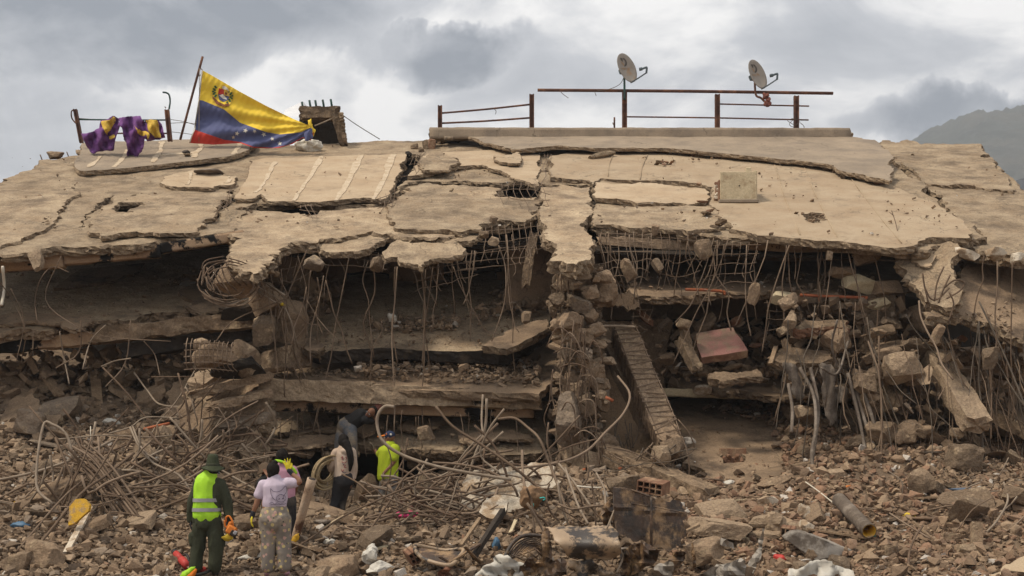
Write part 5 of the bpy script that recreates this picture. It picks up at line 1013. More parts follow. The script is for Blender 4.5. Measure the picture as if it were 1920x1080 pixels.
# debris packed in the dark gaps
GP = []
for i in range(2200):
    z = RS.randint(4)
    px, py, Y = [(RS.uniform(0, 480), RS.uniform(655, 760), RS.uniform(27.5, 29.5)), (RS.uniform(1480, 1720), RS.uniform(560, 760), RS.uniform(26.6, 28)), (RS.uniform(1190, 1480), RS.uniform(600, 720), RS.uniform(28, 31)), (RS.uniform(1690, 1930), RS.uniform(640, 900), RS.uniform(25.4, 28.2))][z]
    s = .05 + .3 * RS.rand() ** 2; GP.append((W(px, py, Y), (s * 1.4, s, s * .4), tuple(RS.uniform(-1, 1, 3)), RS.rand() < .6))
mass('packed_debris', GP, M['rubble'], BUILD)
# bigger pieces one by one
ROCKM = []
for i in range(16):
    P, f = rock((1, .8, .62), 40 + i, 2, boxy=.45, cuts=8, amp=.05); bm = bmesh.new(); vs_ = [bm.verts.new(p) for p in P]; [bm.faces.new([vs_[k] for k in q]) for q in f]
    me = bpy.data.meshes.new('concrete_chunk'); bm.to_mesh(me); bm.free(); me.materials.append(M['chunk']); ROCKM.append(me)
FRGM = []
for i in range(12):
    v, f = FLATP[i % len(FLATP)]; v = v * np.array([1, 1, 1]); me = mesh('brick_fragment', v, f, M['brickfrag']); FRGM.append(me)
ZONES = [(0, 340, 'chunk of broken concrete among the steel tangle left of the man in the green vest'), (340, 700, 'chunk of broken concrete on the ground round the people at the left'), (700, 1130, 'chunk of broken concrete around the bent rebar and scorched wreckage in the middle'), (1130, 1500, 'chunk of broken concrete between the burnt metal sheet and the grey pipe'), (1500, 2000, 'chunk of broken concrete on the rubble slope at the far right')]
LM = [(390, 1060, 'the man in the green vest'), (515, 1060, 'the woman in lilac'), (60, 960, 'the far left yellow board'), (148, 960, 'the round yellow board'), (245, 985, 'the straight bundle of bars'), (330, 870, 'the round tan stone'), (100, 870, 'the tall pale bar loop'), (60, 800, 'the left dark gap'),
      (570, 960, 'the leaning rusted pipe'), (640, 1000, 'the woman with the rope'), (640, 1060, 'the grey bottom boulder'), (760, 930, 'the middle rebar tangle'), (820, 1040, 'the rusty tray'), (920, 990, 'the charred post'), (960, 910, 'the white plastered slab'), (1100, 1020, 'the curved tin sheet'),
      (1220, 970, 'the tall burnt sheet'), (1225, 905, 'the large hollow brick'), (1340, 990, 'the long pale block'), (1350, 1070, 'the folded grey sheet'), (1440, 940, 'the pale tile-faced lump'), (1374, 860, 'the square hole in the floor'), (1530, 1025, 'the torn grey bag'), (1600, 965, 'the wide grey pipe'), (1580, 893, 'the flat grey tile'),
      (1540, 1070, 'the creamy white sack'), (1690, 1000, 'the yellow scrap'), (1830, 1010, 'the upright concrete post'), (1880, 930, 'the right edge cables'), (1880, 1065, 'the bottom right slab corner'), (1700, 880, 'the right pier heap'), (1800, 820, 'the leaning right column'), (1540, 820, 'the torn hanging cables'), (1210, 860, 'ribbed fallen column')]
def where(px, py, i=0):
    x, y, nm = min(LM, key=lambda l: (l[0] - px) ** 2 + (l[1] - py) ** 2 * 1.6); dx, dy = px - x, py - y
    if abs(dx) > abs(dy): return ('right of ' if dx > 0 else 'left of ') + nm
    return ('in front of ' if dy > 0 else 'behind ') + nm
def individual(me, name, pos, size, e, lb, cat, grp):
    o = bpy.data.objects.new(name, me); COL.objects.link(o); o.location = pos; o.rotation_euler = e; o.scale = size; tag(o, lb, cat, grp); return o
nch = 0
for q in scat(520, .16, .80, 2.5, .42, yr=(19.6, 29), seed=5, ok=dens, sink=.35):
    px = q[4]
    if q[0][1] < 20.8 and q[1][0] > .42 or 1545 < px < 1660 and 920 < q[5] < 1060 or 840 < px < 1300 and 860 < q[5] < 1060 and q[1][0] > .3: continue
    if 345 < px < 430 and q[0][1] < 20.6 or 480 < px < 560 and q[0][1] < 20.4: continue
    S3 = q[1][0]; lb = ('small ' if S3 < .24 else 'medium sized ' if S3 < .34 else 'large ') + ('flattish ' if q[1][2] < q[1][0] * .5 else '') + 'concrete chunk lying ' + where(px, q[5])
    individual(ROCKM[nch % 16], 'concrete_chunk', q[0], q[1], q[2], lb, 'concrete chunk', 'loose concrete chunks on the rubble'); nch += 1
    if nch >= 285: break
nb_ = 0
for q in scat(900, .09, .24, 1.5, 1, yr=(19.4, 26), seed=6, ok=dens, sink=.1):
    px = q[4]; right = px > 1200
    if not right and RS.rand() < .55: continue
    lb = ('small ' if q[1][0] < .16 else 'larger ') + ('narrow ' if q[1][1] < q[1][0] * .62 else '') + 'brick fragment lying ' + where(px, q[5])
    individual(FRGM[nb_ % 12], 'brick_fragment', q[0], q[1], q[2], lb, 'brick fragment', 'brick fragments strewn over the rubble'); nb_ += 1
    if nb_ >= 285: break
# named large pieces
def big(px, py, w, h, lb, seed, m='chunk', Y=None, name='concrete_chunk', cat='concrete chunk', boxy=.5, rot=None, d=None, sub=4, sm=False, amp=.06, gy=None):
    if Y is None: Y = ground_at(px, py + h * .45).y
    s = Y / F; P, f = rock((w * s, d or (w + h) * .5 * s, h * s), seed, sub, boxy=boxy, amp=amp); P = P @ rotm(rot or tuple(np.random.RandomState(seed).uniform(-.25, .25, 3))).T + np.array(W(px, py, Y)); return solo(name, mesh(name, P, f, M[m] if isinstance(m, str) else m, sm), lb, cat)
big(84, 1040, 70, 56, 'large rounded tan boulder in the bottom left corner', 1); big(35, 1055, 60, 40, 'low broken boulder at the left edge below the yellow boards', 2); big(190, 905, 90, 40, 'long tan slab piece jutting up behind the bundle of bent bars', 3, rot=(0, -.45, .2))
big(245, 960, 50, 60, 'grey lump caught inside the bundle of bent bars', 4, Y=22.6); big(265, 985, 54, 48, 'lower lump caught at the foot of the bundle of bent bars', 5, Y=22.4); big(110, 925, 130, 44, 'long sloping tan slab behind the round yellow board', 6, rot=(0, -.3, 0), Y=22.8)
big(330, 867, 44, 32, 'round tan stone above the bent bars left of the green hat', 7, Y=25); big(350, 790, 38, 46, 'pale upright lump on the slope above the rebar tangle', 8, Y=26); big(320, 812, 40, 26, 'pale low lump at the foot of the sheared slab', 9, Y=26)
big(640, 1062, 70, 44, 'grey rounded boulder at the bottom between the woman and the small bags', 10, Y=19.9); big(600, 1075, 54, 24, 'low tan boulder at the bottom edge right of the woman', 11, Y=19.8); big(475, 1038, 26, 26, 'tan lump between the legs of the man in the vest and the woman', 12)
big(1168, 908, 66, 36, 'wide tan boulder between the white tiled slab and the hollow brick', 13, Y=22.9, boxy=.3); big(1340, 992, 110, 40, 'long pale broken block right of the burnt metal sheet', 14, rot=(0, .1, .1)); big(1315, 1035, 70, 40, 'sloping tan block at the right foot of the burnt sheet', 15, Y=20)
big(1455, 985, 46, 34, 'grey rounded lump left of the pale torn bag', 16); big(1290, 918, 38, 26, 'white plastered lump right of the hollow brick', 17, 'white', boxy=.8); big(1440, 939, 38, 20, 'pale tile-faced lump on the slope above the brick rubble', 18, 'white', boxy=.9)
big(1508, 962, 28, 28, 'white plastered lump left of the grey pipe', 19, 'white', boxy=.8); big(1512, 988, 26, 20, 'low white lump below the other white lump beside the pipe', 20, 'white', boxy=.8); big(1810, 1030, 34, 20, 'grey lump at the foot of the upright post at the right', 21)
big(1780, 1014, 66, 28, 'tan lump left of the upright post at the right', 22, Y=21.4); big(1670, 1034, 34, 20, 'ochre lump in the rubble below the open end of the pipe', 23); big(1380, 1068, 80, 26, 'flat tan block at the bottom edge right of the folded sheet', 24, Y=19.7)
big(1725, 905, 50, 44, 'grey lump on the slope under the hanging cables', 25); big(1810, 860, 60, 50, 'large rough lump under the leaning column at the right', 26); big(60, 795, 60, 50, 'dark rounded lump on the left slope', 27); big(240, 820, 40, 34, 'tan lump above the bent bars at the left', 28)
big(1560, 888, 44, 18, 'tan lump left of the flat grey tile', 29); big(1450, 905, 60, 22, 'long flat lump beside the thin white pipe', 30, boxy=.9, rot=(0, -.2, .2)); big(1620, 720, 46, 40, 'pale lump in front of the right pier', 31, Y=25.6); big(1690, 690, 70, 60, 'large block on top of the right pier heap', 32, Y=25.6, boxy=.8)
def slabt(name, poly, pl, lb, cat, th=.1, top='screed', side='broken', jg=.05, seed=0, amp=.01, edge=.02, grid=.25): 
    o = slab(name, poly, pl, th, 0, top, side, jg, .12, grid=grid, amp=amp, edge=edge, seed=seed, parent=None); return tag(recenter(o), lb, cat)
slabt('tiled_slab', [(862,955),(870,900),(900,880),(960,874),(1040,876),(1052,905),(1010,920),(1000,945),(960,960),(900,962)], slope(950, 940, 22.6, 1.2, .1), 'white plastered slab leaning behind the bent rebar in the middle', 'slab', .16, 'white', seed=1, amp=.05, edge=.06)
slabt('tiled_slab', [(898,960),(905,942),(940,934),(950,955),(946,968),(912,970)], slope(925, 955, 21.8, 1.1, .1), 'small white slab lying below the larger white plastered slab', 'slab', .08, 'white', seed=2)
slabt('grey_tile', [(1550,900),(1568,887),(1611,886),(1594,902)], slope(1580, 895, 24, .7), 'flat grey tile on the rubble slope under the torn cables', 'tile', .05, 'screedg', seed=3, jg=.01)
slabt('concrete_slab', [(1830,1082),(1880,1062),(1925,1042),(1960,1082)], slope(1880, 1075, 19.6, .5, .2), 'tan slab corner in the bottom right corner', 'slab', .1, 'screed', seed=4)
slabt('concrete_slab', [(700,965),(735,955),(770,962),(740,975)], slope(740, 965, 22.4, .5), 'flat pale slab under the rebar tangle', 'slab', .06, 'white', seed=5) if False else None
slabt('board', [(128,985),(130,950),(142,936),(158,935),(168,947),(166,958),(150,972),(138,982)], wallp(148, 960, 21.0, -.2, .2), 'round edged yellow board standing in the rubble at the left', 'board', .05, 'yellow', 'yellow', .01, 6, edge=.004)
slabt('board', [(2,962),(12,950),(28,940),(40,944),(34,962),(18,968),(4,972)], wallp(20, 955, 22.4, 0, .3), 'yellow board at the far left edge, half buried', 'board', .05, 'yellow', 'yellow', .02, 7, edge=.004)
def timber(a, b, w, h, lb, m='wood', name='plank', cat='plank', seed=0, Ya=None, Yb=None):
    v, f = roughbeam(a, b, w, h, .12, .006, seed, ends=.02, ring=10); return solo(name, mesh(name, v, f, M[m]), lb, cat)
timber(W(118, 1048, 20.4), W(169, 953, 21.6), .09, .05, 'pale square timber leaning on the rubble beside the yellow board', 'white')
timber(W(887, 1045, 19.8), W(944, 957, 20.6), .07, .09, 'black charred post leaning to the right before the white slab', 'black', 'charred_post', 'post', 3)
timber(W(930, 1062, 19.7), W(990, 998, 20.4), .10, .04, 'pale split plank beside the charred post', 'wood', seed=4); timber(W(865, 1022, 20.2), W(900, 972, 20.9), .05, .04, 'thin light wooden batten left of the charred post', 'wood', seed=5)
timber(W(83, 700, 27.8), W(112, 742, 27.4), .2, .07, 'broken board with red brick edge in the dark left gap', 'wood', seed=6); timber(W(178, 700, 28.2), W(186, 800, 27.0), .2, .08, 'upright dusty plank on the left rubble slope', 'wood', seed=7)
timber(W(1445, 682 , 26.2), W(1455, 650, 26.5), .08, .05, 'short wooden prop standing under the hanging lumps at the right', 'wood', seed=8); timber(W(1510, 1010, 20.6), W(1498, 1080, 20.0), .06, .05, 'thin rusty upright bar in the rubble at the lower right', 'rust_steel', 'steel_bar', 'bar', 9) if False else None
timber(W(1830, 1036, 20.9), W(1831, 980, 21.0), .16, .14, 'upright broken concrete post at the lower right', 'chunk', 'concrete_post', 'post', 10)
timber(W(1480, 1068, 19.9), W(1592, 1052, 20.4), .03, .03, 'long thin pale batten lying at the bottom right', 'pvc', seed=11) if False else timber(W(1700, 1068, 19.9), W(1780, 1052, 20.4), .03, .03, 'long thin pale batten lying at the bottom right', 'pvc', seed=11)
timber(W(205, 1000, 21.6), W(230, 970, 22.0), .07, .05, 'dark timber stub under the bundle of bent bars', 'black', seed=12); timber(W(1262, 1008, 20), W(1310, 985, 20.5), .05, .04, 'short batten right of the burnt sheet', 'wood', seed=13)
for i in range(22):
    px, py = RS.uniform(60, 1900), RS.uniform(930, 1060)
    if 340 < px < 600 : px += 800
    g_ = ground_at(px, py); an = RS.uniform(0, 3.14); L_ = RS.uniform(.15, .5); dv = Vector((math.cos(an) * L_, math.sin(an) * L_ * .6, RS.uniform(-.06, .22))); q_ = g_ + Vector((0, 0, .07))
    timber(q_ - dv, q_ + dv, RS.uniform(.05, .12), RS.uniform(.02, .035), ['narrow', 'splintered', 'short', 'dusty'][i % 4] + (' pale' if i % 3 == 0 else ' brown') + ' plank lying ' + where(px, py), 'wood' if i % 3 else 'ply', seed=60 + i)
for i in range(12):
    px, py = RS.uniform(60, 1900), RS.uniform(920, 1050)
    if 340 < px < 600 : px += 700
    g_ = ground_at(px, py); m_ = ['rag', 'brownc_', 'bluebit_', 'whitef'][i % 4]; P_, f_ = rock((RS.uniform(.15, .4), RS.uniform(.15, .3), RS.uniform(.05, .10)), 300 + i, 3, boxy=0, amp=.3)
    if m_ not in M: M[m_] = mat('faded_' + ('brown' if 'brown' in m_ else 'blue') + '_cloth', (.17, .11, .07) if 'brown' in m_ else (.10, .13, .18), (.12, .085, .06) if 'brown' in m_ else (.08, .10, .13), 6, bump=.3)
    solo('cloth', mesh('cloth', P_ + np.array(g_ + Vector((0, 0, .06))), f_, M[m_], True), 'crumpled ' + {'rag': 'grey', 'brownc_': 'brown', 'bluebit_': 'faded blue', 'whitef': 'off-white'}[m_] + ' cloth lying ' + where(px, py), 'cloth')
# hollow bricks
def hollow(c, s, rot, lb, nx, nz):
    """a hollow clay block: outer shell and webs with open cells"""
    t = thing('hollow_brick', lb, 'brick', c, 'hollow clay bricks in the rubble'); Rm = Euler(rot).to_matrix(); x, y, z = s; L = []; w = .018; C_ = Vector(c)
    for k in range(nx + 1): L.append(box(C_ + Rm @ Vector((-x / 2 + x * k / nx, 0, 0)), (w, y, z + w), Rm))
    v, f = tubes(L); obj('web', mesh('web', v, f, M['redbrick']), t); L = []
    for k in range(nz + 1): L.append(box(C_ + Rm @ Vector((0, .0, -z / 2 + z * k / nz)), (x + w * .9, y - .004, w), Rm))
    v, f = tubes(L); obj('shell', mesh('shell', v, f, M['redbrick']), t); L = box(C_ + Rm @ Vector((0, y * .42, 0)), (x - .03, .02, z - .03), Rm); obj('core', mesh('core', *L, M['black']), t)  # core is a black back plate, painted shade for the open cells
hollow(W(1225, 912, 22.4), (.42, .36, .18), (.15, .16, -.45), 'large hollow clay brick with open cells behind the burnt metal sheet', 4, 2)
hollow(W(772, 1042, 20.0), (.13, .24, .17), (.3, -.5, .3), 'small hollow clay brick standing left of the rusty tray', 2, 2)
hollow(W(1478, 996, 21.0), (.2, .2, .12), (.2, .1, -.3), 'hollow clay brick in the rubble left of the torn grey bag', 3, 1)
# ------------------------------------------------------------------ scorched wreckage in the foreground
def sheetfn(name, poly, Y, fold, m, lb, cat, seg=.06, jg=.02, thick=.01, seed=0):
    o = cloth(name, poly, Y, fold, m, None, seg, jg, thick, seed); return tag(recenter(o), lb, cat)
bs = thing('burnt_metal_sheet', 'tall burnt black and brown metal sheet standing on the foreground wreckage', 'metal sheet', W(1218, 1030, 19.6))
def bfold(x, y):
    g = -.07 * math.exp(-((x - 1222) / 6) ** 2) + .05 * float(vn([(x * .03, y * .03, 0)], 1, 3, .5, 1)[0]) - .03 * math.exp(-((y - 950 - (x - 1150) * .1) / 3) ** 2) + .12 * max(0, (x - 1262) / 25) ** 2
    return g + (x - 1218) * .0035 + (y - 960) * -.001
cloth('panel', [(1152,998),(1149,912),(1165,917),(1178,915),(1198,925),(1218,930),(1221,936),(1221,1024),(1204,1012),(1190,1016),(1172,1004)], 19.7, bfold, 'burnt', bs, .05, .012, .03, 1)
cloth('panel', [(1222,1024),(1223,936),(1234,933),(1248,940),(1262,936),(1274,938),(1279,952),(1288,960),(1284,985),(1287,1004),(1280,1024),(1262,1028),(1254,1034),(1240,1026)], 19.7, bfold, 'burnt', bs, .05, .03, .03, 2)
v, f = tubes([tube([W(1152, 915, 19.62), W(1185, 919, 19.66), W(1220, 932, 19.62)], .016, 6), tube([W(1221, 932, 19.55), W(1221, 985, 19.5), W(1221, 1024, 19.55)], .022, 6), tube([W(1155, 938, 19.6), W(1186, 944, 19.62), W(1218, 950, 19.6)], .010, 5), tube([W(1226, 950, 19.6), W(1250, 955, 19.65), W(1284, 962, 19.72)], .010, 5), tube([W(1151, 915, 19.65), W(1151, 1000, 19.6)], .014, 5)]); obj('rim', mesh('rim', v, f, M['burnt'], True), bs)
sheetfn('scorched_tin_sheet', [(1022,988),(1050,987),(1096,986),(1146,986),(1160,1010),(1162,1040),(1140,1050),(1100,1052),(1068,1048),(1050,1025)], 19.5, lambda x, y: -.45 * math.sin(min(1, max(0, (y - 985) / 62)) * 2.6) + .03 * math.sin(x * .1) + .05 * float(vn([(x * .02, y * .02, 1)], 1, 2, .5, 1)[0]), 'tinsheet', 'bent scorched tin sheet curving below the burnt metal sheet', 'metal sheet', seg=.035, seed=3)
sheetfn('tin_strip', [(1022,990),(1028,990),(1036,1046),(1018,1048)], 19.35, wav(.02, .2, .1), 'burnt', 'narrow upright burnt strip at the left end of the curved tin sheet', 'metal strip', seed=4)
fw = thing('charred_grille', 'tangled burnt frame of curved black bars left of the curved tin sheet', 'metal frame', W(980, 1050, 19.6))
for i in range(9): wire([W(948 + i * 5, 1052 - i * 2, 19.5), W(968 + i * 5, 1020 + i, 19.7), W(1000 + i * 2, 1006 + i * 4, 19.8), W(1022, 1014 + i * 4, 19.7)], .013, 'burnt', fw, 'bar', 6)
wire([W(940, 1058, 19.5), W(960, 1020, 19.6), W(985, 1004, 19.7), W(1026, 1006, 19.7)], .03, 'burnt', fw, 'rim', 6)
for k in range(4): wire([W(960 + k * 14, 1040 - k * 4, 19.45), W(984 + k * 12, 1052 - k * 2, 19.5)], .012, 'burnt', fw, 'bar')
tr_ = thing('rusty_tray', 'rusty cream rimmed tray frame lying at the bottom left of the wreckage', 'tray', W(820, 1050, 19.8))
v, f = tubes([tube([W(778, 1022, 20.1), W(800, 1026, 20.3), W(835, 1032, 20.4), W(868, 1030, 20.2), W(858, 1048, 19.7), W(840, 1060, 19.4), W(800, 1050, 19.5), W(780, 1035, 19.8), W(778, 1022, 20.1)], .03, 7, 6)]); obj('rim', mesh('rim', v, f, M['tinsheet'], True), tr_)
cloth('pan', [(780,1026),(835,1034),(866,1034),(856,1052),(840,1064),(800,1056),(783,1040)], 19.9, lambda x, y: -(y - 1040) * .018, 'burnt', tr_, .06, .01, .03, 5)
for i, (a, b) in enumerate([((825,1045),(880,1075)),((838,1058),(900,1020)),((830,1070),(950,1052)),((880,1078),(930,1060)),((872,1026),(905,1060))]): timber(W(*a, 19.5), W(*b, 19.9), .06, .025, ['burnt steel bar crossing the rusty tray','burnt bar leaning up from the rusty tray to the charred post','long burnt bar along the bottom behind the white sack','burnt bar end at the bottom edge','bent burnt angle bar right of the rusty tray'][i], 'burnt', 'burnt_bar', 'bar', 20 + i)
for i, (P, Y, m, lb) in enumerate([([(970,1078),(985,1052),(1030,1046),(1060,1050),(1062,1078)], 19.2, 'burnt', 'dark scorched panel at the bottom edge below the curved tin sheet'), ([(1060,1050),(1110,1048),(1150,1072),(1156,1084),(1080,1084),(1064,1066)], 19.2, 'tinsheet', 'pale brown bent sheet at the bottom edge under the curved tin'),
     ([(1165,1030),(1200,1018),(1240,1030),(1225,1060),(1180,1080),(1160,1060)], 19.3, 'burnt', 'crumpled burnt sheet at the foot of the tall burnt sheet'), ([(1232,1062),(1262,1036),(1290,1030),(1282,1052),(1262,1078),(1240,1084)], 19.2, 'burnt', 'twisted black sheet at the right foot of the tall burnt sheet'),
     ([(1300,1084),(1340,1062),(1390,1046),(1400,1060),(1398,1084)], 19.3, 'greyfoil', 'folded grey metal sheet at the bottom edge right of centre'), ([(1318,1006),(1345,1008),(1375,1018),(1377,1030),(1350,1020),(1318,1012)], 20.0, 'greyfoil', 'thin curved striped metal strip right of the burnt sheet'),
     ([(1402,1058),(1420,1030),(1430,990),(1434,992),(1428,1040),(1412,1076),(1400,1078)], 19.6, 'greyfoil', 'tall thin bent metal strip standing in the rubble right of the folded sheet'), ([(1292,1014),(1300,1018),(1306,1060),(1298,1068)], 19.5, 'burnt', 'narrow rusty strip standing right of the twisted black sheet'),
     ([(820,1078),(835,1062),(850,1064),(848,1084)], 19.2, 'rust_steel', 'rusty brown plate at the bottom edge below the tray'), ([(1218,1084),(1236,1056),(1262,1054),(1262,1084)], 19.0, 'greyfoil', 'dark grey plastic sheeting at the bottom edge below the burnt sheet'), ([(1120,960),(1142,938),(1150,950),(1150,990),(1130,980)], 20.2, 'burnt', 'crumpled burnt scrap touching the left edge of the tall burnt sheet')]):
    sheetfn('bent_sheet', P, Y, crum(.16, .05, i), m, lb, 'metal sheet', seed=30 + i)
M['whitef'] = mat('white_cloth', (.52, .49, .43), (.42, .385, .33), 3, bump=.1, rough=.8)
sheetfn('white_sack', [(880,1084),(905,1062),(925,1046),(945,1042),(965,1050),(985,1060),(990,1084)], 19.3, crum(.18, .06, 3), 'whitef', 'crumpled white sack at the bottom edge left of the dark scorched panel', 'sack', seed=50)
sheetfn('white_sack', [(1475,1084),(1480,1066),(1510,1060),(1524,1052),(1560,1052),(1566,1060),(1600,1070),(1606,1084)], 19.3, crum(.2, .045, 5), 'whitef', 'creamy white sack spread at the bottom edge on the right', 'sack', seed=51)
big(1531, 1026, 84, 36, 'torn grey plastic bag like a cushion in the brick rubble at the right', 40, M['greyfoil'], boxy=0, rot=(0, .25, 0), sm=True, amp=.1, name='grey_bag', cat='bag')
for i, (px, py, w, h, lb) in enumerate([(693,1044,22,24,'small white plastic bag behind the bottom boulder'),(714,1066,34,18,'white bag with a red print at the bottom left of the rusty tray'),(622,1018,22,10,'white bowl shard right of the leaning pipe'),(698,1030,14,14,'pale crumpled paper above the small white bag'),(1368,907,22,8,'white rag on the dusty floor above the brick rubble'),(1282,833,30,16,'silver foil bundle at the foot of the fallen ribbed column'),(736,596,12,12,'white shard on the tilted middle floor'),(208,792,24,10,'white scraps on the left rubble slope'),(470,1045,34,10,'patch of white shards behind the woman in the lilac shirt')]):
    big(px, py, w, h, lb, 60 + i, M['whitef'] if i != 5 else M['greyfoil'], boxy=0, sub=3, amp=.2, name='white_scrap', cat='scrap', Y=[20,19.8,None,20.2,None,25.0,27.6,None,None][i])
WS = [((q[0][0], q[0][1], q[0][2] + .02), (q[1][0] * .6, q[1][1] * .6, q[1][2]), q[2], q[3]) for q in scat(420, .02, .09, 2, .6, yr=(19.4, 26), seed=9)]
mass('white_crumbs', WS, M['whitef'])
COLS = [('bluebit', (.07, .14, .22)), ('redbit', (.45, .05, .04)), ('orangebit', (.6, .18, .03)), ('greenbit', (.05, .25, .18)), ('yellowbit', (.6, .42, .04)), ('pinkbit', (.7, .06, .2))]
for nm, c in COLS: M[nm] = mat(nm, c, tuple(x * .8 for x in c), 5, bump=0, rough=.5)
for i, (px, py, w, h, m, lb) in enumerate([(1765,838,26,16,'bluebit','crumpled blue plastic under the leaning column at the right'),(1638,1004,12,10,'greenbit','teal scrap at the open end of the grey pipe'),(1622,1003,16,6,'orangebit','orange and yellow tube left of the teal scrap'),(1462,1048,18,16,'redbit','red and white ball in the brick rubble at the bottom right'),(1590,913,10,4,'orangebit','small orange scrap on the slope below the grey tile'),(1700,968,24,12,'yellowbit','yellow scrap in the rubble right of the pipe'),(930,1022,12,18,'bluebit','light blue bottle beside the pale split plank'),
     (508,1,1,1,'bluebit',''),(757,966,38,14,'pinkbit','bright pink cloth in the rebar tangle'),(775,958,20,10,'pinkbit','small pink cloth above the larger pink cloth in the rebar tangle'),(1322,895,8,4,'bluebit','tiny teal piece on the slope under the ribbed column'),(38,985,24,10,'bluebit','pale blue plastic scrap right of the yellow board at the left edge'),(530,571,6,6,'yellowbit','small yellow ball on the rubble inside the middle floor'),(475,736,10,5,'redbit','small red can on the broken slab end at the left of the beam')]):
    if not lb: continue
    big(px, py, w, h, lb, 80 + i, m, boxy=0, sub=3, amp=.15, name='plastic_scrap' if 'cloth' not in lb else 'pink_cloth', cat='scrap' if 'cloth' not in lb else 'cloth', sm=True, Y=25.8 if py < 750 else None)
wire([W(270, 805, 24.8), W(290, 800, 24.8), W(318, 794, 24.9)], .028, 'orange', name='conduit'); 
# grey pipe with a yellow lining
gp_ = thing('grey_pipe', 'wide grey pipe lying down the brick rubble with an open yellow lined end', 'pipe', W(1600, 990, 20.9)); a, b = W(1573, 937, 22.4), W(1630, 996, 20.9); fr = frame(a, b); L_ = (b - a).length
def ringtube(r0, r1, x0, x1, m, nm, n=20):
    V = []; 
    for x, r in ((x0, r0), (x1, r0), (x1, r1), (x0, r1)):
        for k in range(n): t = k * 2 * math.pi / n; V.append(a + fr @ Vector((x, r * math.cos(t), r * math.sin(t))))
    Fc = [(i * n + k, i * n + (k + 1) % n, ((i + 1) % 4) * n + (k + 1) % n, ((i + 1) % 4) * n + k) for i in range(4) for k in range(n)]; obj(nm, mesh(nm, V, Fc, M[m], True), gp_)
ringtube(.115, .105, 0, L_, 'rag', 'pipe_wall'); ringtube(.104, .098, L_ - .6, L_ - .003, 'yellow', 'lining')
v, f = tube([a + fr @ Vector((.02, 0, 0)), a + fr @ Vector((.05, 0, 0))], .1, 12, 1); obj('plug', mesh('plug', v, f, M['black']), gp_)
# brown garment on turquoise hangers
gm = thing('brown_garment', 'brown garment bunched on turquoise hangers before the white plastered slab', 'garment', W(997, 945, 21.6))
P, f = rock((.26, .2, .26), 21, 4, boxy=0, amp=.2); M['brownc'] = mat('brown_cloth', (.26, .16, .09), (.19, .115, .065), 9, bump=.4); obj('cloth', mesh('c', P + np.array(W(996, 930, 21.6)), f, M['brownc'], True), gm)
M['turq'] = mat('turquoise', (.05, .42, .38), (.05, .38, .34), 5, bump=0, rough=.4)
for P in ([(1012,934),(1020,933),(1022,936),(1018,938)], [(990,948),(993,951),(1000,949),(999,944)]): wire([W(a_, b_, 21.4) for a_, b_ in P], .011, 'turq', gm, 'hanger')
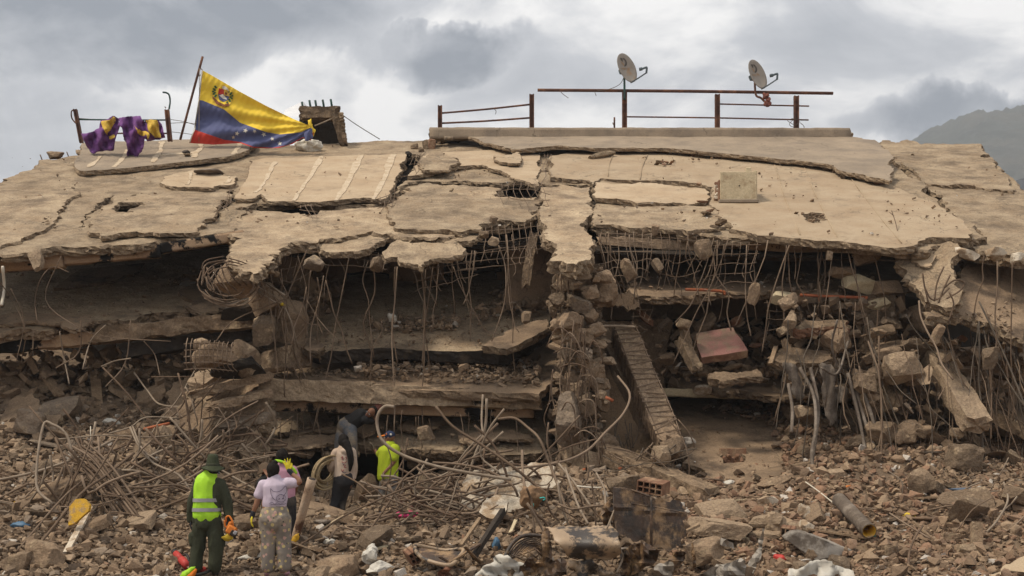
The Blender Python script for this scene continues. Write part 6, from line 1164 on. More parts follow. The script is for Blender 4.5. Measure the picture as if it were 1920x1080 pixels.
# ------------------------------------------------------------------ steel tangles on the ground
GL = GC = 'bent reinforcing bars lying on the rubble'
nreb = 0
def reb(P, r, lb, grp, m='rebar', n=5):
    global nreb; v, f = tube(P, r, 6 if r > .018 else 5, n); nreb += 1; return solo('rebar', mesh('rebar', v, f, M[m], True), lb, 'rebar', grp)
named = [([(100,945,22),(66,910,22.2),(80,802,22.6),(100,798,22.6),(125,815,22.6),(138,860,22.5)], .030, 'cable', 'thick pale bar bent into a tall loop at the far left of the tangle'), ([(104,822,22.6),(128,880,22.3),(145,915,22.2)], .026, 'rebar', 'straight bar leaning just inside the tall pale loop'),
 ([(-5,1068,20),(60,1030,20.4),(150,930,21.6),(200,888,22.4),(250,850,23)], .028, 'rebar', 'long bar rising from the bottom left corner to the tangle'), ([(30,1032,20.6),(110,940,21.8),(160,895,22.4)], .022, 'rebar', 'bar running parallel above the long bar from the bottom left corner'),
 ([(243,800,24),(262,840,23.6),(288,868,23.4),(330,888,23),(345,903,22.8),(356,925,22.6)], .028, 'cable', 'pale doubled bar curving down toward the man in the green vest'), ([(247,799,24),(268,842,23.5),(296,866,23.3)], .022, 'cable', 'second strand of the pale doubled bar curving down'),
 ([(108,823,23.6),(200,817,24),(280,818,24.2),(350,813,24.6)], .016, 'cable', 'thin bar lying level across the top of the left tangle'), ([(205,815,24),(245,800,24.2),(275,783,24.5),(335,784,24.8)], .018, 'cable', 'thin pale bar arching up toward the sheared slab'),
 ([(251,698,27),(275,735,26.6),(300,757,26.2),(340,763,26),(372,753,26)], .024, 'cable', 'thick bar sagging below the caged concrete block at the left'), ([(283,708,26.6),(372,707,26.4)], .018, 'rebar', 'level straight bar below the caged concrete block at the left'), ([(368,692,26.2),(330,750,25.6),(300,790,25),(283,812,24.6)], .016, 'cable', 'straight thin bar slanting from the caged block to the tangle'),
 ([(170,800,25),(168,830,24.9)], .012, 'pvc', 'short upright white wire above the left tangle'), ([(318,975,22),(410,948,22.4),(478,955,23)], .016, 'rebar', 'bar passing behind the man in the vest toward the woman'), ([(420,948,22.6),(465,955,22.8),(478,962,23)], .02, 'rebar', 'bar between the man in the vest and the woman'),
 ([(818,762,22.4),(850,800,22.3),(905,838,22.2),(960,872,22),(1000,905,22),(1030,930,21.8)], .030, 'rebar', 'long thick bar slanting down from upper left across the middle opening'), ([(740,763,22),(722,764,22),(708,778,22),(707,800,22),(720,828,21.9),(752,852,21.9),(815,875,21.8),(880,888,21.8),(960,902,21.8)], .034, 'cable', 'thick pale bar hooked over like a cane before the man in the lime shirt'),
 ([(932,785,22.4),(965,785,22.4),(992,795,22.3),(1012,825,22.1),(1030,870,22),(1048,910,21.8),(1062,960,21.4),(1070,980,21.2)], .028, 'rebar', 'thick arched bar dropping down before the central pier'), ([(1160,705,25),(1181,738,24.6),(1170,775,24.2),(1135,812,23.6),(1100,845,23),(1050,868,22.6),(960,880,22.4)], .028, 'rebar', 'long bar looping out to the right of the central pier'),
 ([(905,738,23.4),(903,790,23.2),(911,832,23)], .026, 'cable', 'upright pale bar hanging at the middle of the opening'), ([(545,1034,20.6),(580,1010,21),(640,975,21.4),(705,940,21.8),(790,900,22.2),(870,886,22.4)], .020, 'rebar', 'very long thin bar sloping up from the leaning pipe through the tangle'), ([(640,890,24),(670,905,23.6),(700,930,23.2)], .02, 'rebar', 'short bar beside the hoodie woman, slanting to the tangle'),
 ([(785,872,23),(758,898,22.6),(730,940,22.2),(700,985,21.8),(690,1000,21.6)], .022, 'rebar', 'straight bar crossing the middle tangle from upper right to lower left'), ([(1012,870,22.2),(1035,915,21.6),(1062,950,21.2),(1103,1022,20.6)] if False else [(1060,878,22.2),(1070,915,21.6),(1085,950,21.2),(1103,985,20.6)], .026, 'cable', 'pale straight bar leaning down to the curved tin sheet'),
 ([(1050,870,22.3),(1075,905,21.8),(1110,954,21.2)], .024, 'cable', 'second pale bar leaning beside the one above the curved tin'), ([(980,843,22.8),(981,880,22.4),(984,918,22)], .03, 'rebar', 'short upright bar standing before the white plastered slab'), ([(1118,885,21.6),(1132,915,21.2),(1136,950,20.8),(1145,985,20.2),(1165,1030,19.4),(1168,1045,19.3),(1158,1075,19.2)], .022, 'cable', 'wavy pale bar passing left of the tall burnt sheet'),
 ([(1150,955,19.5),(1140,985,19.4),(1128,1005,19.4),(1126,1035,19.4),(1136,1058,19.3)], .018, 'cable', 'thin bar bent in front of the curved tin sheet'), ([(1083,912,21.4),(1105,914,21.4),(1130,915,21.4)], .018, 'pvc', 'short level white pipe above the curved tin sheet'), ([(812,868,22.6),(870,870,22.4),(920,885,22.2),(960,910,22),(970,930,22)], .026, 'rebar', 'bar lying level over the tangle and bending down to the white slab'),
 ([(618,1012,21),(640,990,21.3),(690,1004,21),(730,1018,20.8)], .022, 'rebar', 'low bent bar on the ground under the hoodie woman'), ([(1510,905,23.4),(1535,920,23),(1565,942,22.6)], .016, 'pvc', 'thin white pipe running down to the grey pipe'), ([(1670,962,21.8),(1700,985,21.4),(1740,1008,21)], .02, 'rebar', 'straight bar lying in the rubble right of the pipe'),
 ([(1740,958,22.4),(1800,945,22.2),(1845,965,21.8)], .02, 'rebar', 'bar arching over the rubble left of the upright post'), ([(1880,905,22.6),(1890,940,22.2),(1870,980,21.6),(1845,1000,21.4)], .024, 'cable', 'thick bar curving down at the far right'), ([(1930,960,21.8),(1885,995,21.4),(1830,1010,21.2)], .016, 'rebar', 'thin bar sweeping in from the right edge'),
 ([(1705,1065,19.8),(1706,1035,20.1),(1714,1010,20.3),(1730,985,20.6)], .024, 'rust', 'rusty bar end standing up at the lower right'), ([(1420,1078,19.5),(1424,1045,19.8),(1430,1000,20)], .018, 'rust', 'rusty upright bar at the bottom right of centre'), ([(1345,548,26.3),(1340,590,26.3),(1330,620,26.2)], .012, 'rebar', 'x') if False else ([(1230,868,24.4),(1270,845,24.6),(1310,842,24.6)], .016, 'cabledark', 'dark cable at the foot of the ribbed column')]
for P, r, m, lb in named: reb([W(*p) + Vector(tuple(RS.normal(0, .012, 3))) for p in P], r * .78, lb, GL, m)
for i in range(12):          # the bundled bars of a fallen column at the left
    o = (RS.uniform(-16, 16), -18 + i * 3.2); a = W(150 + o[0] * 1.2, 838 + o[1] * .6, 23.0); m_ = W(205 + o[0] * 1.1, 905 + o[1], 22.4); b = W(272 + o[0] * .9, 1002 + o[1] * 1.4, 21.7)
    reb([a + Vector((RS.normal(0, .1), 0, RS.normal(0, .1))), a.lerp(m_, .5) + Vector((0, 0, RS.normal(0, .03))), m_, b], .021, ('thin', 'thick')[i % 2] * 0 + ['topmost', 'second', 'third', 'fourth', 'fifth', 'sixth', 'seventh', 'eighth', 'ninth', 'tenth', 'eleventh', 'lowest'][i] + ' bar of the straight bundle slanting through the left tangle', 'bars of the straight bundle in the left tangle', 'rebar')
for i, (px, py, w, h) in enumerate([(200,918,26,18),(222,948,32,20),(262,1000,46,24),(245,985,40,26)]):
    Y = 22.3 - i * .2; reb([W(px - w, py - h, Y), W(px + w * .6, py - h * .6, Y - .1), W(px + w, py + h * .6, Y - .2), W(px - w * .6, py + h * .7, Y - .2), W(px - w, py - h, Y)], .012, ['uppermost', 'second', 'big lowest', 'third'][i] + ' square stirrup round the straight bundle in the left tangle', 'stirrups of the straight bundle', 'rebar', 2)
def tangle(n, cx_, cy_, sx, sy, Y0, Y1, l0, l1, lb, grp, seed, tilt=0, m=('rebar', 'rebar', 'rust', 'cable'), r=(.010, .024)):
    rng = np.random.RandomState(seed)
    for i in range(n):
        px, py = cx_ + rng.uniform(-1, 1) * sx, cy_ + rng.uniform(-1, 1) * sy; Y = np.interp(py, [cy_ - sy, cy_ + sy], [Y1, Y0]) + rng.uniform(-.3, .3); L = rng.uniform(l0, l1); a = tilt + rng.normal(0, .5); cv = rng.normal(0, .8); P = []
        x, y = px - math.cos(a) * L / 2, py + math.sin(a) * L / 2
        for k in range(5):
            P.append(W(x, min(y, cy_ + sy * 1.25), Y + rng.normal(0, .06))); x += math.cos(a) * L / 4; y -= math.sin(a) * L / 4; a += cv / 4 + (rng.normal(0, .9) if rng.rand() < .3 else 0)
        rr = rng.uniform(*r); mm = m[rng.randint(len(m))]
        l2 = ('thick ' if rr > r[0] + (r[1] - r[0]) * .6 else 'thin ') + {'rebar': 'brown ', 'rust': 'rusty ', 'cable': 'pale ', 'cabledark': 'dark '}[mm] + ('long ' if L > (l0 + l1) / 2 else 'short ') + ('nearly straight ' if abs(cv) < .4 else 'curved ') + lb.split(' the ', 1)[1].split(' ')[0 if not lb.startswith('one of the bent') and not lb.startswith('one of the long') and not lb.startswith('one of the short') else 1].rstrip('s') + ' ' + where(px, py)
        reb(P, rr, l2, grp, mm, 2 if rng.rand() < .4 else 4)
tangle(56, 300, 860, 130, 52, 23.2, 25.2, 60, 240, 'one of the bent bars heaped on the slope left of the green hat', GL, 1, .25)
tangle(26, 390, 790, 70, 60, 24.6, 25.2, 40, 150, 'one of the bars pushed over the sheared slab heap', 'bent reinforcing bars lying on the rubble', 2, .8, r=(.008, .016))
tangle(14, 60, 950, 70, 40, 21.8, 22.8, 70, 180, 'one of the bars lying at the far left edge of the tangle', 'bent reinforcing bars lying on the rubble', 3, .2)
tangle(22, 220, 925, 150, 45, 22.0, 23.2, 100, 330, 'one of the long bars lying level in front of the left tangle', 'bent reinforcing bars lying on the rubble', 4, .0)
tangle(70, 822, 936, 92, 40, 22.0, 23.6, 60, 220, 'one of the bent bars heaped in front of the man in the lime shirt', GC, 5, .1)
tangle(20, 940, 900, 110, 40, 21.8, 23, 90, 260, 'one of the bars lying over the white plastered slab', 'bent reinforcing bars lying on the rubble', 6, .15)
tangle(18, 1230, 875, 80, 26, 24.2, 24.8, 60, 190, 'one of the cables lying at the foot of the ribbed column', 'bent reinforcing bars lying on the rubble', 7, .2, ('cabledark', 'rebar', 'rebar'), (.008, .016))
tangle(14, 500, 840, 40, 50, 24.2, 25.2, 60, 130, 'one of the bars hanging from the broken slab beside the pink shirt', 'bent reinforcing bars lying on the rubble', 8, 2.1)
tangle(22, 1790, 960, 110, 50, 21.4, 23.6, 60, 200, 'one of the bars lying in the rubble at the far right', 'bent reinforcing bars lying on the rubble', 9, .1, r=(.008, .015))
tangle(12, 1060, 960, 70, 36, 20.8, 21.8, 40, 130, 'one of the short bars above the curved tin sheet', 'bent reinforcing bars lying on the rubble', 10, -.9, r=(.010, .02))

# ------------------------------------------------------------------ people
M['skin'] = mat('skin', (.20, .095, .055), (.17, .08, .045), 8, rough=.55, bump=.03); M['skinl'] = mat('skin_light', (.27, .14, .085), (.23, .115, .07), 8, rough=.55, bump=.03)
M['hair'] = mat('black_hair', (.012, .010, .009), (.02, .016, .013), 60, rough=.85, bump=.3, bscale=90, spec=.1)
M['olive'] = mat('olive_uniform', (.045, .048, .028), (.033, .036, .021), 5, rough=.9, bump=.3, bscale=60); M['olivehat'] = mat('olive_hat', (.05, .058, .03), (.036, .042, .022), 8, rough=.9, bump=.2)
M['hivis'] = mat('hi_vis_yellow', (.37, .66, .03), (.31, .58, .03), 5, rough=.6, bump=.15, bscale=60); M['reflect'] = mat('grey_reflective', (.30, .29, .30), (.25, .24, .25), 9, rough=.4, bump=0)
M['lilac'] = mat('lilac_cotton', (.50, .42, .50), (.44, .37, .44), 4, rough=.9, bump=.12); M['pinkt'] = mat('pink_cotton', (.48, .25, .32), (.40, .21, .27), 4, rough=.9, bump=.12)
M['hoodie'] = mat('beige_hoodie', (.46, .36, .28), (.39, .30, .23), 4, rough=.9, bump=.15, c3=(.33, .25, .19), s3=5, t3=(.58, .7)); M['blackp'] = mat('black_trousers', (.022, .021, .023), (.035, .032, .032), 4, rough=.85, bump=.15, c3=(.12, .105, .09), s3=2.5, t3=(.56, .75))
M['lime'] = mat('lime_tshirt', (.36, .44, .02), (.30, .36, .02), 4, rough=.85, bump=.15, c3=(.22, .22, .06), s3=3, t3=(.58, .72)); M['jeans'] = mat('dusty_jeans', (.085, .10, .125), (.12, .12, .12), 5, rough=.9, bump=.2, c3=(.25, .205, .15), s3=3, t3=(.40, .56))
M['blackt'] = mat('black_tshirt', (.018, .017, .017), (.03, .027, .025), 4, rough=.9, bump=.15, c3=(.09, .075, .06), s3=4, t3=(.6, .75)); M['boot'] = mat('black_boot', (.015, .014, .013), (.03, .027, .024), 6, rough=.5, bump=.1)
M['glovey'] = mat('yellow_glove', (.62, .50, .03), (.52, .42, .03), 8, rough=.7, bump=.15); M['gloveb'] = mat('dark_glove', (.02, .022, .03), (.03, .03, .035), 8, rough=.7, bump=.1); M['gloveg'] = mat('dusty_glove', (.17, .14, .10), (.13, .105, .08), 8, rough=.9, bump=.2)
M['sock'] = mat('pink_sock', (.58, .36, .42), (.5, .3, .36), 8, rough=.9, bump=.1); M['navy'] = mat('navy_cap', (.018, .028, .065), (.025, .034, .07), 8, rough=.8, bump=.05); M['capor'] = mat('orange_peak', (.72, .20, .02), (.62, .17, .02), 8, rough=.7, bump=.03)
M['brownhat'] = mat('brown_hat', (.11, .08, .055), (.085, .06, .04), 8, rough=.9, bump=.1); M['ink'] = mat('dark_print', (.07, .06, .09), (.1, .085, .12), 30, bump=0); M['redink'] = mat('red_print', (.30, .07, .07), (.24, .06, .06), 30, bump=0)
M['eye'] = mat('eye_white', (.6, .58, .55), (.55, .53, .5), 5, bump=0, rough=.3); M['lip'] = mat('lips', (.17, .06, .05), (.15, .055, .045), 5, bump=0)
def patterned():
    m = mat('printed_trousers', (.21, .19, .17), (.165, .15, .135), 5, rough=.9, bump=.15, c3=(.42, .33, .22), s3=1.6, t3=(.52, .72)); nt = m.node_tree; L = nt.links.new; b = nt.nodes['Principled BSDF']
    src = b.inputs['Base Color'].links[0].from_socket; tc = nt.nodes.new('ShaderNodeTexCoord')
    for off, c, th in ((0, (.46, .36, .16), .30), (5, (.42, .26, .22), .28), (9, (.07, .065, .06), .16)):
        mp = nt.nodes.new('ShaderNodeMapping'); mp.inputs[1].default_value = (off, off * .7, off); L(tc.outputs['Object'], mp.inputs[0])
        vo = nt.nodes.new('ShaderNodeTexVoronoi'); vo.inputs['Scale'].default_value = 11; L(mp.outputs[0], vo.inputs['Vector'])
        r = nt.nodes.new('ShaderNodeMapRange'); L(vo.outputs['Distance'], r.inputs[0]); r.inputs[1].default_value = th; r.inputs[2].default_value = th - .04
        mx = nt.nodes.new('ShaderNodeMix'); mx.data_type = 'RGBA'; L(r.outputs[0], mx.inputs['Factor']); L(src, mx.inputs['A']); mx.inputs['B'].default_value = (*c, 1); src = mx.outputs['Result']
    L(src, b.inputs['Base Color']); return m
M['printp'] = patterned()
def limb(P, R_, ax=(1, 0, 0), n=5):
    """closed tube through points; each radius is a number or (across, depth)"""
    P = [Vector(p) for p in P]; R_ = [(r, r) if isinstance(r, (int, float)) else r for r in R_]
    Q = catmull(P, n) if len(P) > 2 else P; m = len(Q); ts = np.linspace(0, len(P) - 1, m); ra = np.interp(ts, range(len(P)), [r[0] for r in R_]); rb = np.interp(ts, range(len(P)), [r[1] for r in R_])
    d0 = (Q[0] - Q[1]).normalized(); d1 = (Q[-1] - Q[-2]).normalized(); rings = []
    for a in (80, 50, 22): c = math.cos(math.radians(a)); s = math.sin(math.radians(a)); k = min(ra[0], rb[0]); rings.append((Q[0] + d0 * k * s, d0 * -1, ra[0] * c, rb[0] * c))
    for i, q in enumerate(Q): rings.append((q, (Q[min(i + 1, m - 1)] - Q[max(i - 1, 0)]).normalized(), ra[i], rb[i]))
    for a in (22, 50, 80): c = math.cos(math.radians(a)); s = math.sin(math.radians(a)); k = min(ra[-1], rb[-1]); rings.append((Q[-1] + d1 * k * s, d1, ra[-1] * c, rb[-1] * c))
    V = []; ns = 14; ax = Vector(ax)
    for q, d, a, b in rings:
        u = ax - d * ax.dot(d)
        if u.length < .15: u = Vector((0, 0, 1)) - d * d.z
        u.normalize(); w = d.cross(u)
        for k in range(ns): t = k * 2 * math.pi / ns; V.append(q + u * a * math.cos(t) + w * b * math.sin(t))
    nr = len(rings); Fc = [(i * ns + k, i * ns + (k + 1) % ns, (i + 1) * ns + (k + 1) % ns, (i + 1) * ns + k) for i in range(nr - 1) for k in range(ns)]
    Fc.append(tuple(range(ns))[::-1]); Fc.append(tuple((nr - 1) * ns + k for k in range(ns))); return V, Fc
def ell(c, r, e=(0, 0, 0)):
    bm = bmesh.new(); bmesh.ops.create_icosphere(bm, subdivisions=3, radius=1); Rm = Euler(e).to_matrix(); c = Vector(c)
    V = [c + Rm @ Vector((v.co.x * r[0], v.co.y * r[1], v.co.z * r[2])) for v in bm.verts]; Fc = [tuple(v.index for v in f.verts) for f in bm.faces]; bm.free(); return V, Fc
def fuse(name, prims, m, parent, vox=.011, it=3, fold=0, fs=9, stretch=(1, 1, .45)):
    """one continuous surface grown over the overlapping shapes"""
    v, f = tubes(prims); me = mesh(name, v, f, M[m]); tmp = bpy.data.objects.new('tmp', me); COL.objects.link(tmp)
    md = tmp.modifiers.new('r', 'REMESH'); md.mode = 'VOXEL'; md.voxel_size = vox; md.use_smooth_shade = True
    ms = tmp.modifiers.new('s', 'SMOOTH'); ms.factor = .5; ms.iterations = it
    dg = bpy.context.evaluated_depsgraph_get(); out = bpy.data.meshes.new_from_object(tmp.evaluated_get(dg)); bpy.data.objects.remove(tmp); out.name = name
    if fold:
        n = len(out.vertices); c = np.empty(n * 3); out.vertices.foreach_get('co', c); c = c.reshape(-1, 3); nn = np.empty(n * 3); out.vertices.foreach_get('normal', nn); nn = nn.reshape(-1, 3)
        w = 1 - 2 * np.abs(vn(c * np.array(stretch), fs, 2, .5, 2)); c = c + nn * (w * fold)[:, None]; out.vertices.foreach_set('co', c.ravel()); out.update()
    out.materials.clear(); out.materials.append(M[m]); o = obj(name, out, parent); return o
def hand_prims(w, d, palm, L=.185, spread=.25, curl=.35, thumb=1):
    """wrist point, direction of the fingers, palm normal -> palm, four fingers and a thumb"""
    w = Vector(w); d = Vector(d).normalized(); n = Vector(palm).normalized(); n = (n - d * n.dot(d)).normalized(); s = d.cross(n); pr = []
    pr.append(limb([w, w + d * L * .25, w + d * L * .48], [(.026, .02), (.042, .017), (.044, .015)], s, 3))
    for i, (off, ln) in enumerate(((-.033, .40), (-.011, .47), (.011, .44), (.032, .36))):
        b = w + d * L * .46 + s * off; dd = (d + s * off / .033 * spread).normalized(); m1 = b + dd * L * ln * .5 + n * curl * L * .08; m2 = m1 + (dd + n * curl).normalized() * L * ln * .32; t = m2 + (dd + n * curl * 2).normalized() * L * ln * .25
        pr.append(limb([b - d * .02, b, m1, m2, t], [.011, .0115, .0105, .0095, .008], s, 2))
    th = s * -thumb; b = w + d * L * .14 + th * .026; pr.append(limb([b, b + (th * .8 + d * .7).normalized() * L * .2, b + (th * .55 + d).normalized() * L * .42 + n * .008], [.015, .013, .010], s, 2)); return pr
def head_prims(c, fwd, h=.235, up=(0, 0, 1)):
    c = Vector(c); fw = Vector(fwd).normalized(); upv = Vector(up).normalized(); rt = fw.cross(upv).normalized(); upv = rt.cross(fw); k = h / .235; Rm = Matrix((rt, fw, upv)).transposed(); e = Rm.to_euler()
    pr = [ell(c + upv * .025 * k - fw * .012 * k, (.075 * k, .094 * k, .09 * k), e), ell(c + fw * .022 * k - upv * .045 * k, (.056 * k, .066 * k, .068 * k), e), limb([c + fw * .083 * k + upv * .012 * k, c + fw * .102 * k - upv * .022 * k], [.009 * k, .015 * k]),
          limb([c + fw * .08 * k + upv * .03 * k - rt * .035 * k, c + fw * .085 * k + upv * .03 * k + rt * .035 * k], [.011 * k, .011 * k]), limb([c + fw * .066 * k - upv * .09 * k, c + fw * .074 * k - upv * .092 * k], [.018 * k, .014 * k])]
    for sg in (-1, 1): pr.append(ell(c + rt * .077 * k * sg - upv * .005 * k - fw * .008 * k, (.010 * k, .018 * k, .03 * k), e))
    return pr, rt, fw, upv, k
def face(c, rt, fw, up, k, par):
    for sg in (-1, 1):
        v, f = ell(c + rt * .031 * k * sg + fw * .079 * k + up * .008 * k, (.013 * k,) * 3); o = obj('eye', mesh('eye', v, f, M['eye'], True), par); v, f = ell(c + rt * .031 * k * sg + fw * .089 * k + up * .008 * k, (.006 * k,) * 3); obj('pupil', mesh('p', v, f, M['hair'], True), o)
        v, f = tube([c + rt * .018 * k * sg + fw * .094 * k + up * .034 * k, c + rt * .046 * k * sg + fw * .084 * k + up * .034 * k], .005 * k, 5, 1); obj('eyebrow', mesh('eb', v, f, M['hair'], True), par)
    v, f = tube([c - rt * .022 * k + fw * .083 * k - up * .055 * k, c + fw * .093 * k - up * .055 * k, c + rt * .022 * k + fw * .083 * k - up * .055 * k], .006 * k, 6, 3); obj('mouth', mesh('mouth', v, f, M['lip'], True), par)
def person(label, Y, K, skin='skin', fwd=(0, 1, 0), hands=True, hh=.235, tw=(.15, .12, .155), depth=(.10, .095, .12), face_on=False, thin=1.0, headup=(0, 0, 1)):
    """K: joints (px, py, depth offset). Builds the continuous body and returns the thing and a joint lookup"""
    J = {k: W(v[0], v[1], Y + (v[2] if len(v) > 2 else 0)) for k, v in K.items()}
    base = Vector((J['pel'].x, J['pel'].y, min(J['ftL'].z, J['ftR'].z))); t = thing('person', label, 'person', base); t['_J'] = 1
    pr, rt, fw, up, k = head_prims(J['head'], fwd, hh, headup); th = thin
    pr += [limb([J['head'] - up * .05, J['neck'], J['che']], [.05, .052, .06]), limb([J['che'], (J['che'] + J['pel']) / 2, J['pel']], [(tw[0] * th, depth[0]), (tw[1] * th, depth[1]), (tw[2] * th, depth[2])]), limb([J['shL'], J['shR']], [.05, .05])]
    for s in 'LR':
        pr += [limb([J['sh' + s], J['el' + s], J['wr' + s]], [.05 * th, .04 * th, .027]), limb([J['hip' + s], J['kn' + s], J['an' + s]], [.085 * th, .06 * th, .042]), limb([J['an' + s], J['ft' + s]], [.04, .033])]
    if hands:
        for s in 'LR':
            d = J['wr' + s] - J['el' + s]; pr += hand_prims(J['wr' + s], d, (0, 0, 1) if abs(d.normalized().z) < .6 else (1 if s == 'L' else -1, 0, 0), curl=.5, thumb=-1 if s == 'L' else 1)
    body = fuse('body', pr, skin, t, .010, 2); del t['_J']
    if face_on: face(J['head'], rt, fw, up, k, t)
    return t, J, (rt, fw, up, k)
def pxs(Y): return Y / F
def near(o, J=None): return o
# --- man in olive uniform and green vest
Y = 20.0; s = pxs(Y)
t, J, fr_ = person('man in olive uniform, bush hat and fluorescent green vest standing with his back turned', Y, dict(head=(399, 880), neck=(396, 897), che=(391, 915), pel=(388, 965), shL=(371, 908), shR=(414, 908), elL=(360, 943), elR=(426, 943), wrL=(358, 972, .03), wrR=(429, 970, -.02), hipL=(379, 972), hipR=(399, 972), knL=(372, 1022, .03), knR=(404, 1024, -.03), anL=(366, 1060), anR=(403, 1062), ftL=(361, 1070, .14), ftR=(404, 1074, .12)), hands=False, hh=.24, fwd=(.25, 1, 0))
def L2(*pts): return [W(p[0], p[1], Y + (p[2] if len(p) > 2 else 0)) for p in pts]
fuse('jacket', [limb(L2((395, 893), (391, 908), (389, 930), (388, 955), (387, 974)), [(.09, .075), (.20, .115), (.205, .135), (.20, .13), (.205, .14)]), limb(L2((372, 908), (361, 942), (358, 974, .03)), [.075, .068, .056]), limb(L2((413, 907), (426, 942), (429, 972, -.02)), [.078, .07, .056]), limb(L2((376, 906), (410, 905)), [.07, .07])], 'olive', t, .012, 3, .012)
vest = fuse('vest', [limb(L2((394, 891, .0), (390, 900), (386, 913), (386, 935), (387, 952), (388, 967)), [(.11, .095), (.165, .135), (.175, .150), (.180, .165), (.195, .165), (.205, .165)])], 'hivis', t, .012, 3, .009)
for y0 in (937.5, 955.5):
    V = []; n = 40; cx_ = 386.5 if y0 < 940 else 387.5
    a_, b_ = (.197, .183) if y0 < 940 else (.211, .184)
    for zz in (-3.4, 3.4):
        for k in range(n): th = k * 2 * math.pi / n; V.append(W(cx_, y0 + zz, Y) + Vector((a_ * math.cos(th), b_ * math.sin(th), 0)))
    obj('reflective_band', mesh('band', V, [(k, (k + 1) % n, n + (k + 1) % n, n + k) for k in range(n)], M['reflect'], True), vest)
fuse('trousers', [limb(L2((387, 966), (388, 980)), [(.20, .14), (.20, .15)]), limb(L2((379, 978), (372, 1020, .03), (367, 1062)), [.125, .098, .085]), limb(L2((399, 978), (405, 1022, -.03), (403, 1064)), [.125, .10, .085]), limb(L2((362, 1005), (362, 1018)), [.06, .05]), limb(L2((413, 1008), (414, 1020)), [.06, .05])], 'olive', t, .012, 3, .017, 8)
for q in ([(366, 1060), (363, 1070, .02), (359, 1072, .16)], [(403, 1062), (403, 1072, .02), (405, 1074, .16)]): fuse('boot', [limb(L2(*q), [.06, .058, .045])], 'boot', t, .012, 2)
for q, dx in (((358, 974, .03), (-.05, .05, -1)), ((429, 972, -.02), (.1, -.1, -1))): fuse('glove', hand_prims(W(q[0], q[1], Y + q[2]), dx, (1 if q[0] < 400 else -1, .2, 0), curl=.7, thumb=-1 if q[0] < 400 else 1, L=.19) + [limb(L2(q, (q[0], q[1] - 4, q[2])), [.036, .04])], 'gloveb', t, .008, 1)
def lathe(c, prof, m, name, par, n=28, up=(0, 0, 1), wob=0):
    up = Vector(up).normalized(); u = up.cross(Vector((0, 1, 0))).normalized(); w = up.cross(u); V = []; c = Vector(c)
    for i, (r, z) in enumerate(prof):
        for k in range(n): th = k * 2 * math.pi / n; V.append(c + u * r * math.cos(th) + w * r * math.sin(th) + up * (z + wob * max(0, r - .1) * 12 * math.sin(2 * th + .8)))
    Fc = [(i * n + k, i * n + (k + 1) % n, (i + 1) * n + (k + 1) % n, (i + 1) * n + k) for i in range(len(prof) - 1) for k in range(n)]; return obj(name, mesh(name, V, Fc, M[m], True), par)
hat = lathe(W(399, 875, Y - .01), [(.001, .185), (.045, .183), (.068, .17), (.08, .125), (.094, .03), (.10, .012), (.155, -.03), (.165, -.048), (.155, -.052), (.10, -.012), (.09, .0)], 'olivehat', 'bush_hat', t, wob=.035); lathe(W(399, 875, Y - .01), [(.092, .05), (.098, .045), (.102, .018), (.1, .012)], 'olive', 'hat_band', hat)
v, f = tube([W(407, 882, Y - .02), W(411, 888, Y + .05)], .012, 6, 1); obj('mask_strap', mesh('ms', v, f, M['bluebit'], True), t)
fuse('hair', [ell(W(399, 882, Y - .01), (.082, .098, .075))], 'hair', t, .01, 2)
# chainsaw in his right hand: a thing of its own
cs = thing('chainsaw', 'orange and black chainsaw in the right hand of the man in the green vest', 'chainsaw', W(433, 1008, Y - .1))
v, f = tubes([box(W(434, 994, Y - .12), (.13, .12, .13), Euler((0, .6, 0)).to_matrix(), .02), box(W(431, 984, Y - .12), (.05, .08, .10), Euler((0, .4, 0)).to_matrix(), .015)]); obj('motor_housing', mesh('mh', v, f, M['orangebit']), cs)
v, f = box(W(438, 1000, Y - .16), (.10, .06, .09), Euler((0, .6, 0)).to_matrix(), .015); obj('engine_cover', mesh('ec', v, f, M['black']), cs); v, f = box(W(441, 999, Y - .18), (.05, .04, .06), Euler((0, .6, 0)).to_matrix(), .01); obj('exhaust', mesh('ex', v, f, M['reflect']), cs)
v, f = tube([W(424, 978, Y - .08), W(424, 970, Y - .1), W(430, 968, Y - .1), W(436, 978, Y - .12), W(437, 988, Y - .12)], .014, 7, 4); obj('handle', mesh('h', v, f, M['orangebit'], True), cs); v, f = tube([W(421, 975, Y - .1), W(422, 986, Y - .1), W(427, 990, Y - .1)], .014, 7, 4); obj('rear_handle', mesh('rh', v, f, M['orangebit'], True), cs)
v, f = bar(W(434, 1000, Y - .05), W(437, 1010, Y + .28), .008, .07); obj('guide_bar', mesh('gb', v, f, M['reflect']), cs)
solo_rock('rag', 427, 1008, Y - .05, 16, 9, 'yellow rag on the stones below the chainsaw', 'rag', 'yellowbit', 33, boxy=0, amp=.2)
# red hydraulic tool on the ground and the green and orange case
rt_ = thing('rescue_tool', 'red hydraulic rescue tool lying at the feet of the man in the green vest', 'tool', W(355, 1062, 20.3)); a, b = W(330, 1038, 20.6), W(352, 1062, 20.2)
v, f = tubes([tube([a, a.lerp(b, .5)], .05, 12, 1), tube([a.lerp(b, .5), b], .062, 12, 1)]); obj('cylinder', mesh('c', v, f, M['redbit'], True), rt_); v, f = tube([a - (b - a) * .18, a], .042, 12, 1); obj('end_cap', mesh('c', v, f, M['boot'], True), rt_)
v, f = tubes([tube([b, W(372, 1066, 20.3), W(384, 1070, 20.2)], .055, 10, 2)]); obj('jaw_housing', mesh('c', v, f, M['redbit'], True), rt_); v, f = tube([W(344, 1042, 20.5), W(350, 1040, 20.4), W(354, 1050, 20.3), W(350, 1060, 20.2)], .018, 8, 4); obj('handle', mesh('c', v, f, M['boot'], True), rt_)
